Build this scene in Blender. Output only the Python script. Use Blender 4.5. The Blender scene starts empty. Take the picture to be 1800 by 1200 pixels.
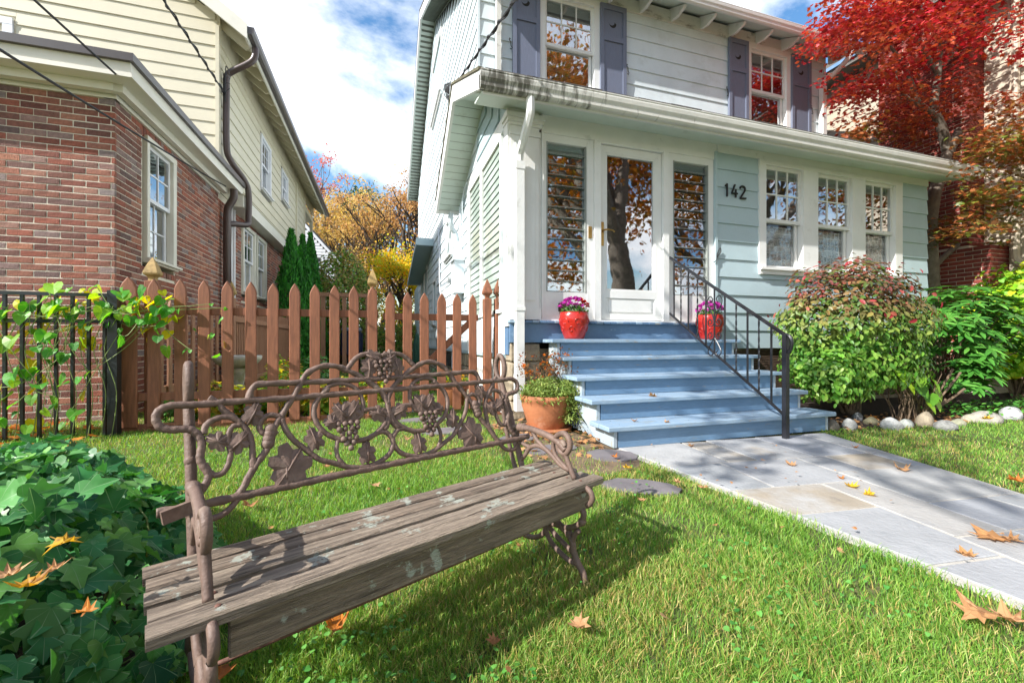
import bpy, math, random
import numpy as np
from mathutils import Vector, Matrix
random.seed(7); RNG = np.random.default_rng(11)
SC = bpy.context.scene
COL = SC.collection
R = math.radians
# ---------------------------------------------------------------- camera, sky, sun
YAW = R(17.27); EYE = 0.84; FPX = 740.0
cam_d = bpy.data.cameras.new('camera'); cam = bpy.data.objects.new('camera', cam_d); COL.objects.link(cam)
cam.location = (0, 0, EYE); cam.rotation_euler = (R(90), 0, -YAW)
cam_d.sensor_width = 36; cam_d.lens = 36 * FPX / 1800; cam_d.clip_start = .05; cam_d.clip_end = 2000
SC.camera = cam
SUN_AZ = 17.0; SUN_EL = 37.0      # light travels towards +X and a little +Y
sun_d = bpy.data.lights.new('sun', 'SUN'); sun_o = bpy.data.objects.new('sun', sun_d); COL.objects.link(sun_o)
ldir = Vector((math.cos(R(SUN_EL)) * math.cos(R(SUN_AZ)), math.cos(R(SUN_EL)) * math.sin(R(SUN_AZ)), -math.sin(R(SUN_EL))))
sun_o.rotation_euler = ldir.to_track_quat('-Z', 'Y').to_euler()
sun_d.energy = 3.2; sun_d.angle = R(.55); sun_d.color = (1, .965, .915)
wd = bpy.data.worlds.new('World'); SC.world = wd; wd.use_nodes = True
SKYSEED = 3.1
def world():
    nt = wd.node_tree; nt.nodes.clear(); N = nt.nodes.new; L = nt.links.new
    out = N('ShaderNodeOutputWorld'); bg = N('ShaderNodeBackground'); bg2 = N('ShaderNodeBackground'); mx = N('ShaderNodeMixShader')
    sky = N('ShaderNodeTexSky'); sky.sky_type = 'NISHITA'; sky.sun_disc = False
    sky.sun_elevation = R(SUN_EL)
    s = -ldir; sky.sun_rotation = math.atan2(s.x, s.y)
    sky.air_density = 1.3; sky.dust_density = .6; sky.ozone_density = 2.0
    hs = N('ShaderNodeHueSaturation'); hs.inputs['Saturation'].default_value = 1.25
    L(sky.outputs[0], hs.inputs['Color']); L(hs.outputs[0], bg.inputs[0]); bg.inputs[1].default_value = .085
    tc = N('ShaderNodeTexCoord'); sep = N('ShaderNodeSeparateXYZ'); L(tc.outputs['Generated'], sep.inputs[0])
    mz = N('ShaderNodeMath'); mz.operation = 'MAXIMUM'; L(sep.outputs[2], mz.inputs[0]); mz.inputs[1].default_value = 0
    az = N('ShaderNodeMath'); az.operation = 'ADD'; L(mz.outputs[0], az.inputs[0]); az.inputs[1].default_value = .28
    dx = N('ShaderNodeMath'); dx.operation = 'DIVIDE'; L(sep.outputs[0], dx.inputs[0]); L(az.outputs[0], dx.inputs[1])
    dy = N('ShaderNodeMath'); dy.operation = 'DIVIDE'; L(sep.outputs[1], dy.inputs[0]); L(az.outputs[0], dy.inputs[1])
    cm = N('ShaderNodeCombineXYZ'); L(dx.outputs[0], cm.inputs[0]); L(dy.outputs[0], cm.inputs[1]); cm.inputs[2].default_value = SKYSEED
    n1 = N('ShaderNodeTexNoise'); n1.inputs['Scale'].default_value = 1.35; n1.inputs['Detail'].default_value = 9; n1.inputs['Roughness'].default_value = .58
    n1.inputs['Distortion'].default_value = .25
    L(cm.outputs[0], n1.inputs['Vector'])
    rp = N('ShaderNodeValToRGB'); rp.color_ramp.elements[0].position = .455; rp.color_ramp.elements[1].position = .58
    L(n1.outputs[0], rp.inputs[0])
    n2 = N('ShaderNodeTexNoise'); n2.inputs['Scale'].default_value = 2.6; n2.inputs['Detail'].default_value = 6
    L(cm.outputs[0], n2.inputs['Vector'])
    r2 = N('ShaderNodeValToRGB'); r2.color_ramp.elements[0].position = .3; r2.color_ramp.elements[0].color = (.62, .68, .77, 1)
    r2.color_ramp.elements[1].position = .62; r2.color_ramp.elements[1].color = (1, 1, 1, 1)
    L(n2.outputs[0], r2.inputs[0]); L(r2.outputs[0], bg2.inputs[0]); bg2.inputs[1].default_value = .72
    L(rp.outputs[0], mx.inputs[0]); L(bg.outputs[0], mx.inputs[1]); L(bg2.outputs[0], mx.inputs[2]); L(mx.outputs[0], out.inputs[0])
world()
SC.view_settings.view_transform = 'Standard'; SC.view_settings.look = 'None'; SC.view_settings.gamma = 1
SC.view_settings.use_curve_mapping = False
SC.view_settings.exposure = 1.5
SC.render.engine = 'CYCLES'
# ---------------------------------------------------------------- pixel ray helpers (photo 1800 x 1200) to set real positions
_s, _c = math.sin(YAW), math.cos(YAW)
def ray(x, y):
    a = (x - 900) / FPX; b = -(y - 600) / FPX
    return (_s + a * _c, _c - a * _s, b)
def onY(x, y, Y): r = ray(x, y); t = Y / r[1]; return Vector((r[0] * t, Y, EYE + r[2] * t))
def onX(x, y, X): r = ray(x, y); t = X / r[0]; return Vector((X, r[1] * t, EYE + r[2] * t))
def onZ(x, y, Z=0.0): r = ray(x, y); t = (Z - EYE) / r[2]; return Vector((r[0] * t, r[1] * t, Z))
# ---------------------------------------------------------------- object helpers
def setp(o, label=None, cat=None, group=None, kind=None):
    if label: o['label'] = label
    if cat: o['category'] = cat
    if group: o['group'] = group
    if kind: o['kind'] = kind
    return o
def thing(name, label, cat, loc=(0, 0, 0), group=None):
    o = bpy.data.objects.new(name, None); COL.objects.link(o); o.location = loc; o.empty_display_size = .1
    return setp(o, label, cat, group)
def par(o, parent):
    o.parent = parent
    if parent is not None:
        if parent.type == 'EMPTY': o.matrix_parent_inverse = Matrix.Translation(-Vector(parent.location))
        # a part that is a mesh built in world coordinates needs no inverse
    return o
def link(name, me, parent=None, mw=None):
    o = bpy.data.objects.new(name, me); COL.objects.link(o)
    if mw is not None: o.matrix_basis = mw
    return par(o, parent)
class Fr:
    """wall frame: u along the wall, w outward, z up"""
    def __init__(s, kind, c): s.k = kind; s.c = c
    def W(s, u, w, z):
        if s.k == '-y': return (u, s.c - w, z)
        if s.k == '+y': return (u, s.c + w, z)
        if s.k == '-x': return (s.c - w, u, z)
        return (s.c + w, u, z)
    def flip(s): return s.k in ('+y', '-x')
    def mat(s, u, w, z):   # matrix with x=u, y=inward, z up  (object local: x length, y = inward depth, z height)
        p = s.W(u, w, z)
        a = Vector(s.W(1, 0, 0)) - Vector(s.W(0, 0, 0)); b = Vector(s.W(0, -1, 0)) - Vector(s.W(0, 0, 0))
        m = Matrix(((a.x, b.x, 0, p[0]), (a.y, b.y, 0, p[1]), (0, 0, 1, p[2]), (0, 0, 0, 1)))
        return m
BOXF = [(0, 3, 2, 1), (4, 5, 6, 7), (0, 1, 5, 4), (1, 2, 6, 5), (2, 3, 7, 6), (3, 0, 4, 7)]
class MB:
    def __init__(s): s.v = []; s.f = []
    def hexa(s, P):
        n = len(s.v); s.v += [tuple(p) for p in P]
        a = Vector(P[1]) - Vector(P[0]); b = Vector(P[3]) - Vector(P[0]); c = Vector(P[4]) - Vector(P[0])
        fl = a.cross(b).dot(c) < 0
        for f in BOXF:
            g = tuple(n + i for i in (f[::-1] if fl else f)); s.f.append(g)
        return s
    def box(s, x0, x1, y0, y1, z0, z1):
        return s.hexa([(x0, y0, z0), (x1, y0, z0), (x1, y1, z0), (x0, y1, z0), (x0, y0, z1), (x1, y0, z1), (x1, y1, z1), (x0, y1, z1)])
    def fbox(s, fr, u0, u1, w0, w1, z0, z1):
        return s.hexa([fr.W(*p) for p in ((u0, w1, z0), (u1, w1, z0), (u1, w0, z0), (u0, w0, z0), (u0, w1, z1), (u1, w1, z1), (u1, w0, z1), (u0, w0, z1))])
    def cbox(s, x0, x1, y0, y1, z0, z1, c=.004):
        """box with chamfered edges"""
        n = len(s.v); X = (x0, x1); Y = (y0, y1); Z = (z0, z1); idx = {}
        for i in (0, 1):
            for j in (0, 1):
                for k in (0, 1):
                    sx, sy, sz = (1 - 2 * i) * c, (1 - 2 * j) * c, (1 - 2 * k) * c
                    for a, d in (('x', (0, sy, sz)), ('y', (sx, 0, sz)), ('z', (sx, sy, 0))):
                        idx[i, j, k, a] = len(s.v); s.v.append((X[i] + d[0], Y[j] + d[1], Z[k] + d[2]))
        ctr = Vector(((x0 + x1) / 2, (y0 + y1) / 2, (z0 + z1) / 2))
        def face(ids):
            P = [Vector(s.v[i]) for i in ids]; nn = (P[1] - P[0]).cross(P[2] - P[0])
            if nn.dot(sum(P, Vector()) / len(P) - ctr) < 0: ids = ids[::-1]
            s.f.append(tuple(ids))
        for i in (0, 1):
            face([idx[i, 0, 0, 'x'], idx[i, 1, 0, 'x'], idx[i, 1, 1, 'x'], idx[i, 0, 1, 'x']])
            face([idx[0, i, 0, 'y'], idx[1, i, 0, 'y'], idx[1, i, 1, 'y'], idx[0, i, 1, 'y']])
            face([idx[0, 0, i, 'z'], idx[1, 0, i, 'z'], idx[1, 1, i, 'z'], idx[0, 1, i, 'z']])
            for j in (0, 1):
                face([idx[i, j, 0, 'x'], idx[i, j, 1, 'x'], idx[i, j, 1, 'y'], idx[i, j, 0, 'y']])
                face([idx[i, 0, j, 'x'], idx[i, 1, j, 'x'], idx[i, 1, j, 'z'], idx[i, 0, j, 'z']])
                face([idx[0, i, j, 'y'], idx[1, i, j, 'y'], idx[1, i, j, 'z'], idx[0, i, j, 'z']])
                for k in (0, 1): face([idx[i, j, k, 'x'], idx[i, j, k, 'y'], idx[i, j, k, 'z']])
        return s
    def prism(s, poly, d):
        """extrude a planar 3D polygon by vector d"""
        n = len(s.v); m = len(poly); d = Vector(d); P = [Vector(p) for p in poly]
        s.v += [tuple(p) for p in P] + [tuple(p + d) for p in P]
        nn = Vector()
        for i in range(m): nn += P[i].cross(P[(i + 1) % m])
        fl = nn.dot(d) > 0
        a = list(range(n, n + m)); b = list(range(n + m, n + 2 * m))
        if fl: s.f.append(tuple(a[::-1])); s.f.append(tuple(b))
        else: s.f.append(tuple(a)); s.f.append(tuple(b[::-1]))
        for i in range(m):
            j = (i + 1) % m
            q = (a[i], a[j], b[j], b[i]); s.f.append(q if fl else q[::-1])
        return s
    def bar(s, a, b, w, h, up=(0, 0, 1)):
        a = Vector(a); b = Vector(b); t = (b - a).normalized(); up = Vector(up)
        x = t.cross(up)
        if x.length < 1e-4: x = t.cross(Vector((0, 1, 0)))
        x.normalize(); y = x.cross(t).normalized(); x *= w / 2; y *= h / 2
        return s.hexa([a - x - y, a + x - y, a + x + y, a - x + y, b - x - y, b + x - y, b + x + y, b - x + y])
    def tube(s, pts, r, n=6, cap=True, twist=0.0, closed=False):
        P = [Vector(p) for p in pts]; m = len(P)
        if not hasattr(r, '__len__'): r = [r] * m
        T = []
        for i in range(m):
            if closed: T.append((P[(i + 1) % m] - P[i - 1]).normalized())
            else: T.append((P[min(i + 1, m - 1)] - P[max(i - 1, 0)]).normalized())
        up = Vector((0, 0, 1)) if abs(T[0].z) < .9 else Vector((1, 0, 0))
        x = T[0].cross(up).normalized(); base = len(s.v)
        for i in range(m):
            x = (x - T[i] * x.dot(T[i]))
            if x.length < 1e-6: x = T[i].cross(Vector((0.3, 1, 0.2)))
            x.normalize(); y = T[i].cross(x)
            for k in range(n):
                a = 2 * math.pi * k / n + twist * i
                s.v.append(tuple(P[i] + (x * math.cos(a) + y * math.sin(a)) * r[i]))
        rings = m if closed else m - 1
        for i in range(rings):
            j = (i + 1) % m
            for k in range(n):
                l = (k + 1) % n
                s.f.append((base + i * n + k, base + i * n + l, base + j * n + l, base + j * n + k))
        if cap and not closed:
            s.f.append(tuple(base + k for k in range(n))[::-1]); s.f.append(tuple(base + (m - 1) * n + k for k in range(n)))
        return s
    def rope(s, pts, r, n=8, turns=18.0, amp=.16, lobes=2):
        P = [Vector(p) for p in pts]; m = len(P); L = [0.0]
        for i in range(1, m): L.append(L[-1] + (P[i] - P[i - 1]).length)
        x = None; base = len(s.v); r = r if hasattr(r, '__len__') else [r] * m
        for i in range(m):
            t = (P[min(i + 1, m - 1)] - P[max(i - 1, 0)]).normalized()
            if x is None: x = t.cross(Vector((.1, .95, .2)))
            x = (x - t * x.dot(t)).normalized(); y = t.cross(x)
            for k in range(n):
                a = 2 * math.pi * k / n; rr = r[i] * (1 + amp * math.cos(lobes * (a + L[i] * turns)))
                s.v.append(tuple(P[i] + (x * math.cos(a) + y * math.sin(a)) * rr))
        for i in range(m - 1):
            for k in range(n):
                l = (k + 1) % n; s.f.append((base + i * n + k, base + i * n + l, base + (i + 1) * n + l, base + (i + 1) * n + k))
        s.f.append(tuple(base + k for k in range(n))[::-1]); s.f.append(tuple(base + (m - 1) * n + k for k in range(n)))
        return s
    def ball(s, c, r, n=8, m=5):
        return s.lathe([(max(.0005, r * math.sin(math.pi * i / m)), -r * math.cos(math.pi * i / m)) for i in range(m + 1)], c, n)
    def lathe(s, prof, c, n=24, cap0=True, cap1=True, fn=None):
        base = len(s.v); c = Vector(c)
        for i, (r, z) in enumerate(prof):
            for k in range(n):
                a = 2 * math.pi * k / n; rr = r * (fn(a, z) if fn else 1)
                s.v.append((c.x + rr * math.cos(a), c.y + rr * math.sin(a), c.z + z))
        for i in range(len(prof) - 1):
            for k in range(n):
                l = (k + 1) % n
                s.f.append((base + i * n + k, base + i * n + l, base + (i + 1) * n + l, base + (i + 1) * n + k))
        if cap0: s.f.append(tuple(base + k for k in range(n))[::-1])
        if cap1: s.f.append(tuple(base + (len(prof) - 1) * n + k for k in range(n)))
        return s
    def mesh(s, name, mat, smooth=False):
        me = bpy.data.meshes.new(name); me.from_pydata(s.v, [], s.f)
        for m in (mat if isinstance(mat, (list, tuple)) else [mat]): me.materials.append(m)
        if smooth: me.polygons.foreach_set('use_smooth', [True] * len(me.polygons))
        me.update(); return me
    def build(s, name, mat, parent=None, smooth=False):
        return link(name, s.mesh(name, mat, smooth), parent)
def smoothpath(P, k=4, closed=False):
    P = [Vector(p) for p in P]; n = len(P); out = []
    rng = range(n if closed else n - 1)
    for i in rng:
        if closed: p0, p1, p2, p3 = P[i - 1], P[i], P[(i + 1) % n], P[(i + 2) % n]
        else: p0, p1, p2, p3 = P[max(i - 1, 0)], P[i], P[i + 1], P[min(i + 2, n - 1)]
        for j in range(k):
            t = j / k
            out.append(.5 * ((2 * p1) + (-p0 + p2) * t + (2 * p0 - 5 * p1 + 4 * p2 - p3) * t * t + (-p0 + 3 * p1 - 3 * p2 + p3) * t ** 3))
    if not closed: out.append(P[-1])
    return out
# ---------------------------------------------------------------- materials
def lin(c):
    return tuple((x / 12.92 if x <= .04045 else ((x + .055) / 1.055) ** 2.4) for x in c)
MATS = {}
def M(name, col, rough=.6, var=.12, scale=6, bump=.0, bscale=40, stretch=None, rnd=None, rndamt=1.0, stains=None, metal=0, spec=.4,
      trans=0, transcol=None, coat=0, extra=None):
    """col: linear rgb; rnd: list of colours picked at random per object/island; stains: list of (colour, scale, lo, hi, stretch)"""
    m = bpy.data.materials.new(name); m.use_nodes = True; nt = m.node_tree; nt.nodes.clear(); N = nt.nodes.new; L = nt.links.new
    out = N('ShaderNodeOutputMaterial'); b = N('ShaderNodeBsdfPrincipled')
    b.inputs['Roughness'].default_value = rough; b.inputs['Metallic'].default_value = metal; b.inputs['Specular IOR Level'].default_value = spec
    if coat: b.inputs['Coat Weight'].default_value = coat; b.inputs['Coat Roughness'].default_value = .08
    tc = N('ShaderNodeTexCoord')
    def vec(st):
        mp = N('ShaderNodeMapping'); L(tc.outputs['Object'], mp.inputs[0])
        if st: mp.inputs['Scale'].default_value = st
        return mp.outputs[0]
    v0 = vec(stretch)
    if rnd:
        oi = N('ShaderNodeObjectInfo'); ge = N('ShaderNodeNewGeometry')
        ad = N('ShaderNodeMath'); ad.operation = 'ADD'; L(oi.outputs['Random'], ad.inputs[0]); L(ge.outputs['Random Per Island'], ad.inputs[1])
        fr = N('ShaderNodeMath'); fr.operation = 'FRACT'; L(ad.outputs[0], fr.inputs[0])
        rp = N('ShaderNodeValToRGB'); rp.color_ramp.interpolation = 'LINEAR'
        els = rp.color_ramp.elements
        for i, c in enumerate(rnd):
            p = i / max(1, len(rnd) - 1)
            e = els[i] if i < 2 else els.new(p)
            e.position = p; e.color = (*c, 1)
        # rewrite (new() re-sorts)
        for i, e in enumerate(sorted(els, key=lambda e: e.position)): e.color = (*rnd[i], 1)
        L(fr.outputs[0], rp.inputs[0]); cur = rp.outputs[0]
    else:
        rg = N('ShaderNodeRGB'); rg.outputs[0].default_value = (*col, 1); cur = rg.outputs[0]
    if var:
        ns = N('ShaderNodeTexNoise'); ns.inputs['Scale'].default_value = scale; ns.inputs['Detail'].default_value = 5; ns.inputs['Roughness'].default_value = .6; L(v0, ns.inputs['Vector'])
        mr = N('ShaderNodeMapRange'); mr.inputs[1].default_value = .3; mr.inputs[2].default_value = .7; mr.inputs[3].default_value = 1 - var; mr.inputs[4].default_value = 1 + var
        L(ns.outputs[0], mr.inputs[0])
        mu = N('ShaderNodeMix'); mu.data_type = 'RGBA'; mu.blend_type = 'MULTIPLY'; mu.inputs[0].default_value = 1
        L(cur, mu.inputs[6]); L(mr.outputs[0], mu.inputs[7]); cur = mu.outputs[2]
    for st in (stains or []):
        c2, sc, lo, hi = st[:4]; sv = vec(st[4] if len(st) > 4 else None)
        ns = N('ShaderNodeTexNoise'); ns.inputs['Scale'].default_value = sc; ns.inputs['Detail'].default_value = 7; ns.inputs['Roughness'].default_value = .65; L(sv, ns.inputs['Vector'])
        mr = N('ShaderNodeMapRange'); mr.inputs[1].default_value = lo; mr.inputs[2].default_value = hi; L(ns.outputs[0], mr.inputs[0])
        mx = N('ShaderNodeMix'); mx.data_type = 'RGBA'; L(mr.outputs[0], mx.inputs[0]); L(cur, mx.inputs[6]); mx.inputs[7].default_value = (*c2, 1); cur = mx.outputs[2]
    if extra: cur = extra(nt, cur, tc)
    L(cur, b.inputs['Base Color'])
    if bump:
        nb = N('ShaderNodeTexNoise'); nb.inputs['Scale'].default_value = bscale; nb.inputs['Detail'].default_value = 6; L(v0, nb.inputs['Vector'])
        bp = N('ShaderNodeBump'); bp.inputs['Strength'].default_value = bump; bp.inputs['Distance'].default_value = .01; L(nb.outputs[0], bp.inputs['Height']); L(bp.outputs[0], b.inputs['Normal'])
    if trans:
        tr = N('ShaderNodeBsdfTranslucent')
        tm = N('ShaderNodeMix'); tm.data_type = 'RGBA'; tm.blend_type = 'MULTIPLY'; tm.inputs[0].default_value = 1
        L(cur, tm.inputs[6]); tm.inputs[7].default_value = (*(transcol or (1.6, 1.5, .8)), 1); L(tm.outputs[2], tr.inputs[0])
        ms = N('ShaderNodeMixShader'); ms.inputs[0].default_value = trans; L(b.outputs[0], ms.inputs[1]); L(tr.outputs[0], ms.inputs[2]); L(ms.outputs[0], out.inputs[0])
    else: L(b.outputs[0], out.inputs[0])
    MATS[name] = m; return m
def h(s):   # '#rrggbb' -> linear
    s = s.lstrip('#'); return lin(tuple(int(s[i:i + 2], 16) / 255 for i in (0, 2, 4)))
m_white = M('white_paint', (.74, .74, .72), .45, .05, 3, .12, 30, stains=[((.42, .42, .38), 5, .62, .85)])
m_whitedirty = M('weathered_white_paint', (.66, .65, .60), .5, .08, 4, .15, 30, stains=[((.16, .15, .12), 3.2, .56, .72, (1, 1, 3)), ((.3, .29, .25), 9, .6, .8)])
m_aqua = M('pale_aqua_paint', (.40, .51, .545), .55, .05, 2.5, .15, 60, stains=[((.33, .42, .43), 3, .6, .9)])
m_aqua_hi = M('paler_aqua', (.62, .69, .72), .55, .06, 2.5, .15, 60, stains=[((.45, .5, .49), 3, .55, .85)])  # paler tone than the porch front, on upper and side walls
m_soffit = M('soffit_paint', (.60, .68, .62), .6, .05, 3, .1, 30, stains=[((.40, .43, .36), 4, .6, .85)])
m_roof = M('asphalt_shingle', (.09, .085, .08), .9, .3, 40, .5, 200, rnd=[(.07, .068, .065), (.13, .12, .11), (.09, .09, .085)])
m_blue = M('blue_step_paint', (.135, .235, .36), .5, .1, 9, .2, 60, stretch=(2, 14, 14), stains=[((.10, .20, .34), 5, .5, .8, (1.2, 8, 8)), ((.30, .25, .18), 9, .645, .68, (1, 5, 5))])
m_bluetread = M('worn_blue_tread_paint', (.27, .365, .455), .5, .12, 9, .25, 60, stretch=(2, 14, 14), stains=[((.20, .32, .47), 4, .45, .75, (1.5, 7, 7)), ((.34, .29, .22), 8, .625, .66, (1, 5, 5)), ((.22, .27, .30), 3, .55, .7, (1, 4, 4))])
m_bluedeck = M('blue_deck_rim_paint', (.105, .19, .31), .5, .12, 6, .2, 50, stains=[((.25, .36, .48), 6, .62, .75, (1, 3, 3))])
m_shutter = M('slate_blue_paint', (.15, .17, .235), .5, .08, 5, .2, 40, stretch=(20, 20, 2))
m_black = M('black_iron', (.018, .018, .022), .35, .2, 20, .2, 80, spec=.5)
m_blackfence = M('black_fence_enamel', (.012, .016, .018), .3, .1, 20, .05, 60, spec=.5)
m_bronze = M('bench_cast_iron', (.150, .098, .076), .58, .25, 30, .22, 140, stains=[((.235, .175, .135), 14, .55, .75), ((.085, .05, .04), 25, .6, .8), ((.20, .10, .055), 9, .66, .75)], spec=.35)
m_rust = M('rusty_rod', (.14, .065, .045), .7, .3, 60, .4, 150)
m_seat = M('weathered_bench_wood', (.21, .17, .145), .8, .3, 5, .9, 22, stretch=None, stains=[((.09, .07, .06), 7, .45, .72, None)])
m_dark = M('dark_interior', (.02, .018, .016), .8, .1)  # near-black; on inner volumes and openings it stands for shade
m_fence = M('stained_cedar', (.25, .095, .048), .6, .22, 4, .35, 30, stretch=(14, 14, 1.2), stains=[((.14, .052, .03), 4, .5, .8, (5, 5, .8)), ((.05, .02, .015), 9, .74, .78)])
m_fence2 = M('stained_cedar_old', (.33, .165, .095), .65, .2, 4, .3, 30, stretch=(14, 14, 1.2))
m_finial = M('weathered_finial', (.36, .24, .09), .7, .3, 20, .3, 60)
m_cream = M('cream_siding_paint', (.62, .57, .43), .5, .04, 2, .08, 50)
m_creamtrim = M('cream_white_trim', (.72, .69, .60), .5, .05, 3, .08, 40)
m_winwhite = M('white_vinyl', (.76, .77, .80), .35, .03, 3)
m_gutter = M('dark_bronze_gutter', (.075, .062, .058), .35, .1, 8, spec=.5)
m_brown = M('brown_downpipe', (.075, .05, .045), .35, .1, 10, spec=.5)
m_beige = M('beige_siding_paint', (.47, .40, .31), .55, .06, 2, .1, 50)
m_mortar = M('mortar', (.70, .64, .52), .9, .15, 40, .5, 120)
BR = [h('#8a5040'), h('#9c5c4a'), h('#6a423a'), h('#a26a56'), h('#6a5652'), h('#905846'), h('#827876'), h('#a87058'), h('#6e4a42'), h('#96604c')]
m_brick = M('brick_mixed', (.2, .08, .06), .85, .28, 30, .9, 90, rnd=BR, stains=[((.33, .27, .22), 45, .62, .8)])
m_brickr = M('brick_red', (.25, .07, .05), .85, .25, 30, .8, 90, rnd=[h('#7d3a34'), h('#8f4238'), h('#6d322f'), h('#a04c3c')])
m_stone = M('foundation_stone', (.33, .27, .19), .9, .3, 7, .9, 24, stains=[((.16, .13, .11), 6, .5, .7)])
m_flag = M('bluestone', (.30, .33, .36), .7, .14, 3, .5, 45, rnd=[(.345, .355, .355), (.26, .275, .305), (.385, .385, .375), (.35, .35, .335), (.30, .31, .325), (.385, .365, .33)], stains=[((.36, .29, .20), 1.3, .58, .75), ((.24, .25, .26), 5, .56, .8), ((.16, .16, .15), 18, .68, .75)])
m_flagbrown = M('brown_bluestone', (.32, .275, .215), .7, .15, 3, .45, 45, stains=[((.42, .42, .41), 1.6, .42, .62), ((.2, .18, .16), 9, .6, .75)])
m_grout = M('walk_mortar', (.45, .425, .375), .85, .15, 20, .4, 120)
m_slate = M('slate_stepping_stone', (.16, .145, .15), .75, .2, 5, .4, 40)
m_glassflat = None
def glass(name, refl=.38, tint=(.75, .8, .8), dark=0.0, rough=.02, top=1.0):
    m = bpy.data.materials.new(name); m.use_nodes = True; nt = m.node_tree; nt.nodes.clear(); N = nt.nodes.new; L = nt.links.new
    out = N('ShaderNodeOutputMaterial'); gl = N('ShaderNodeBsdfGlossy'); gl.inputs['Roughness'].default_value = rough; gl.inputs['Color'].default_value = (.95, .97, 1, 1)
    tr = N('ShaderNodeBsdfTransparent'); tr.inputs[0].default_value = (*tint, 1)
    lw = N('ShaderNodeLayerWeight'); lw.inputs[0].default_value = .35
    mr = N('ShaderNodeMapRange'); mr.inputs[3].default_value = refl; mr.inputs[4].default_value = top; L(lw.outputs['Fresnel'], mr.inputs[0])
    ns = N('ShaderNodeTexNoise'); ns.inputs['Scale'].default_value = 2.5; tc = N('ShaderNodeTexCoord'); L(tc.outputs['Object'], ns.inputs['Vector'])
    bp = N('ShaderNodeBump'); bp.inputs['Strength'].default_value = .08; bp.inputs['Distance'].default_value = .02; L(ns.outputs[0], bp.inputs['Height']); L(bp.outputs[0], gl.inputs['Normal'])
    mx = N('ShaderNodeMixShader'); L(mr.outputs[0], mx.inputs[0]); L(tr.outputs[0], mx.inputs[1]); L(gl.outputs[0], mx.inputs[2]); L(mx.outputs[0], out.inputs[0])
    return m
m_glass = glass('window_glass', .42)
m_glasslow = glass('lower_sash_glass', .07, (.9, .92, .92), top=.45)
m_louvre = glass('louvre_glass', .36, (.62, .74, .68))
m_leafg = {}
def leafmat(name, cols, trans=.35, rough=.5, tc=None, extra=None, var=.12, spec=.35):
    return M(name, cols[0], rough, var, 20, 0, rnd=cols, trans=trans, transcol=tc, extra=extra, spec=spec)
# ---------------------------------------------------------------- leaves
def tmpl(pts, fold=.0, droop=.0, fan=True):
    """leaf template: outline points (x across, y along), fan triangulated from a centre; z from fold/droop"""
    P = [(0, .38)] + list(pts); V = []
    for x, y in P: V.append((x, y, fold * abs(x) - droop * y * y))
    n = len(pts); F = [(0, 1 + i, 1 + (i + 1) % n) for i in range(n)]
    return np.array(V), np.array(F)
T_OVAL = tmpl([(0, 0), (.2, .2), (.27, .5), (.17, .8), (0, 1), (-.17, .8), (-.27, .5), (-.2, .2)], .25, .15)
def densetmpl(T):
    """the same outline with an inner ring so that the blade can curl"""
    V, F = T; n = len(V) - 1; c = V[0]; W = [c] + [c + (V[i] - c) * .5 for i in range(1, n + 1)] + [V[i] for i in range(1, n + 1)]; G = []
    for i in range(n):
        l = (i + 1) % n; G += [(0, 1 + i, 1 + l), (1 + i, 1 + n + i, 1 + n + l), (1 + i, 1 + n + l, 1 + l)]
    return np.array(W), np.array(G)
def roundtmpl(pts, k, **a):
    P = smoothpath([(x, y, 0) for x, y in pts], k, True); return densetmpl(tmpl([(p.x, p.y) for p in P], **a))
T_LONG = tmpl([(0, 0), (.1, .25), (.14, .55), (.08, .85), (0, 1), (-.08, .85), (-.14, .55), (-.1, .25)], .3, .2)
T_DIA = (np.array([(0, 0, 0), (.28, .45, .06), (0, 1, -.08), (-.28, .45, .06)]), np.array([(0, 1, 2), (0, 2, 3)]))
T_IVY = tmpl([(0, .0), (.2, -.1), (.46, .05), (.33, .34), (.52, .52), (.26, .62), (0, 1.0), (-.26, .62), (-.52, .52), (-.33, .34), (-.46, .05), (-.2, -.1)], .22, .12)
T_IVYR = roundtmpl([(0, .02), (.16, -.1), (.40, -.02), (.42, .2), (.30, .36), (.50, .50), (.40, .60), (.24, .62), (.12, .84), (0, 1.0), (-.12, .84), (-.24, .62), (-.40, .60), (-.50, .50), (-.30, .36), (-.42, .2), (-.40, -.02), (-.16, -.1)], 2, fold=.22, droop=.22)
T_HEART = tmpl([(0, .08), (.2, -.06), (.42, .03), (.5, .3), (.4, .6), (.18, .85), (0, 1), (-.18, .85), (-.4, .6), (-.5, .3), (-.42, .03), (-.2, -.06)], .2, .18)
T_MAPLE = tmpl([(0, 0), (.16, .08), (.34, -.02), (.26, .2), (.62, .3), (.36, .42), (.48, .72), (.2, .6), (0, 1.05), (-.2, .6), (-.48, .72), (-.36, .42), (-.62, .3), (-.26, .2), (-.34, -.02), (-.16, .08)], .12, .2)
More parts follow.
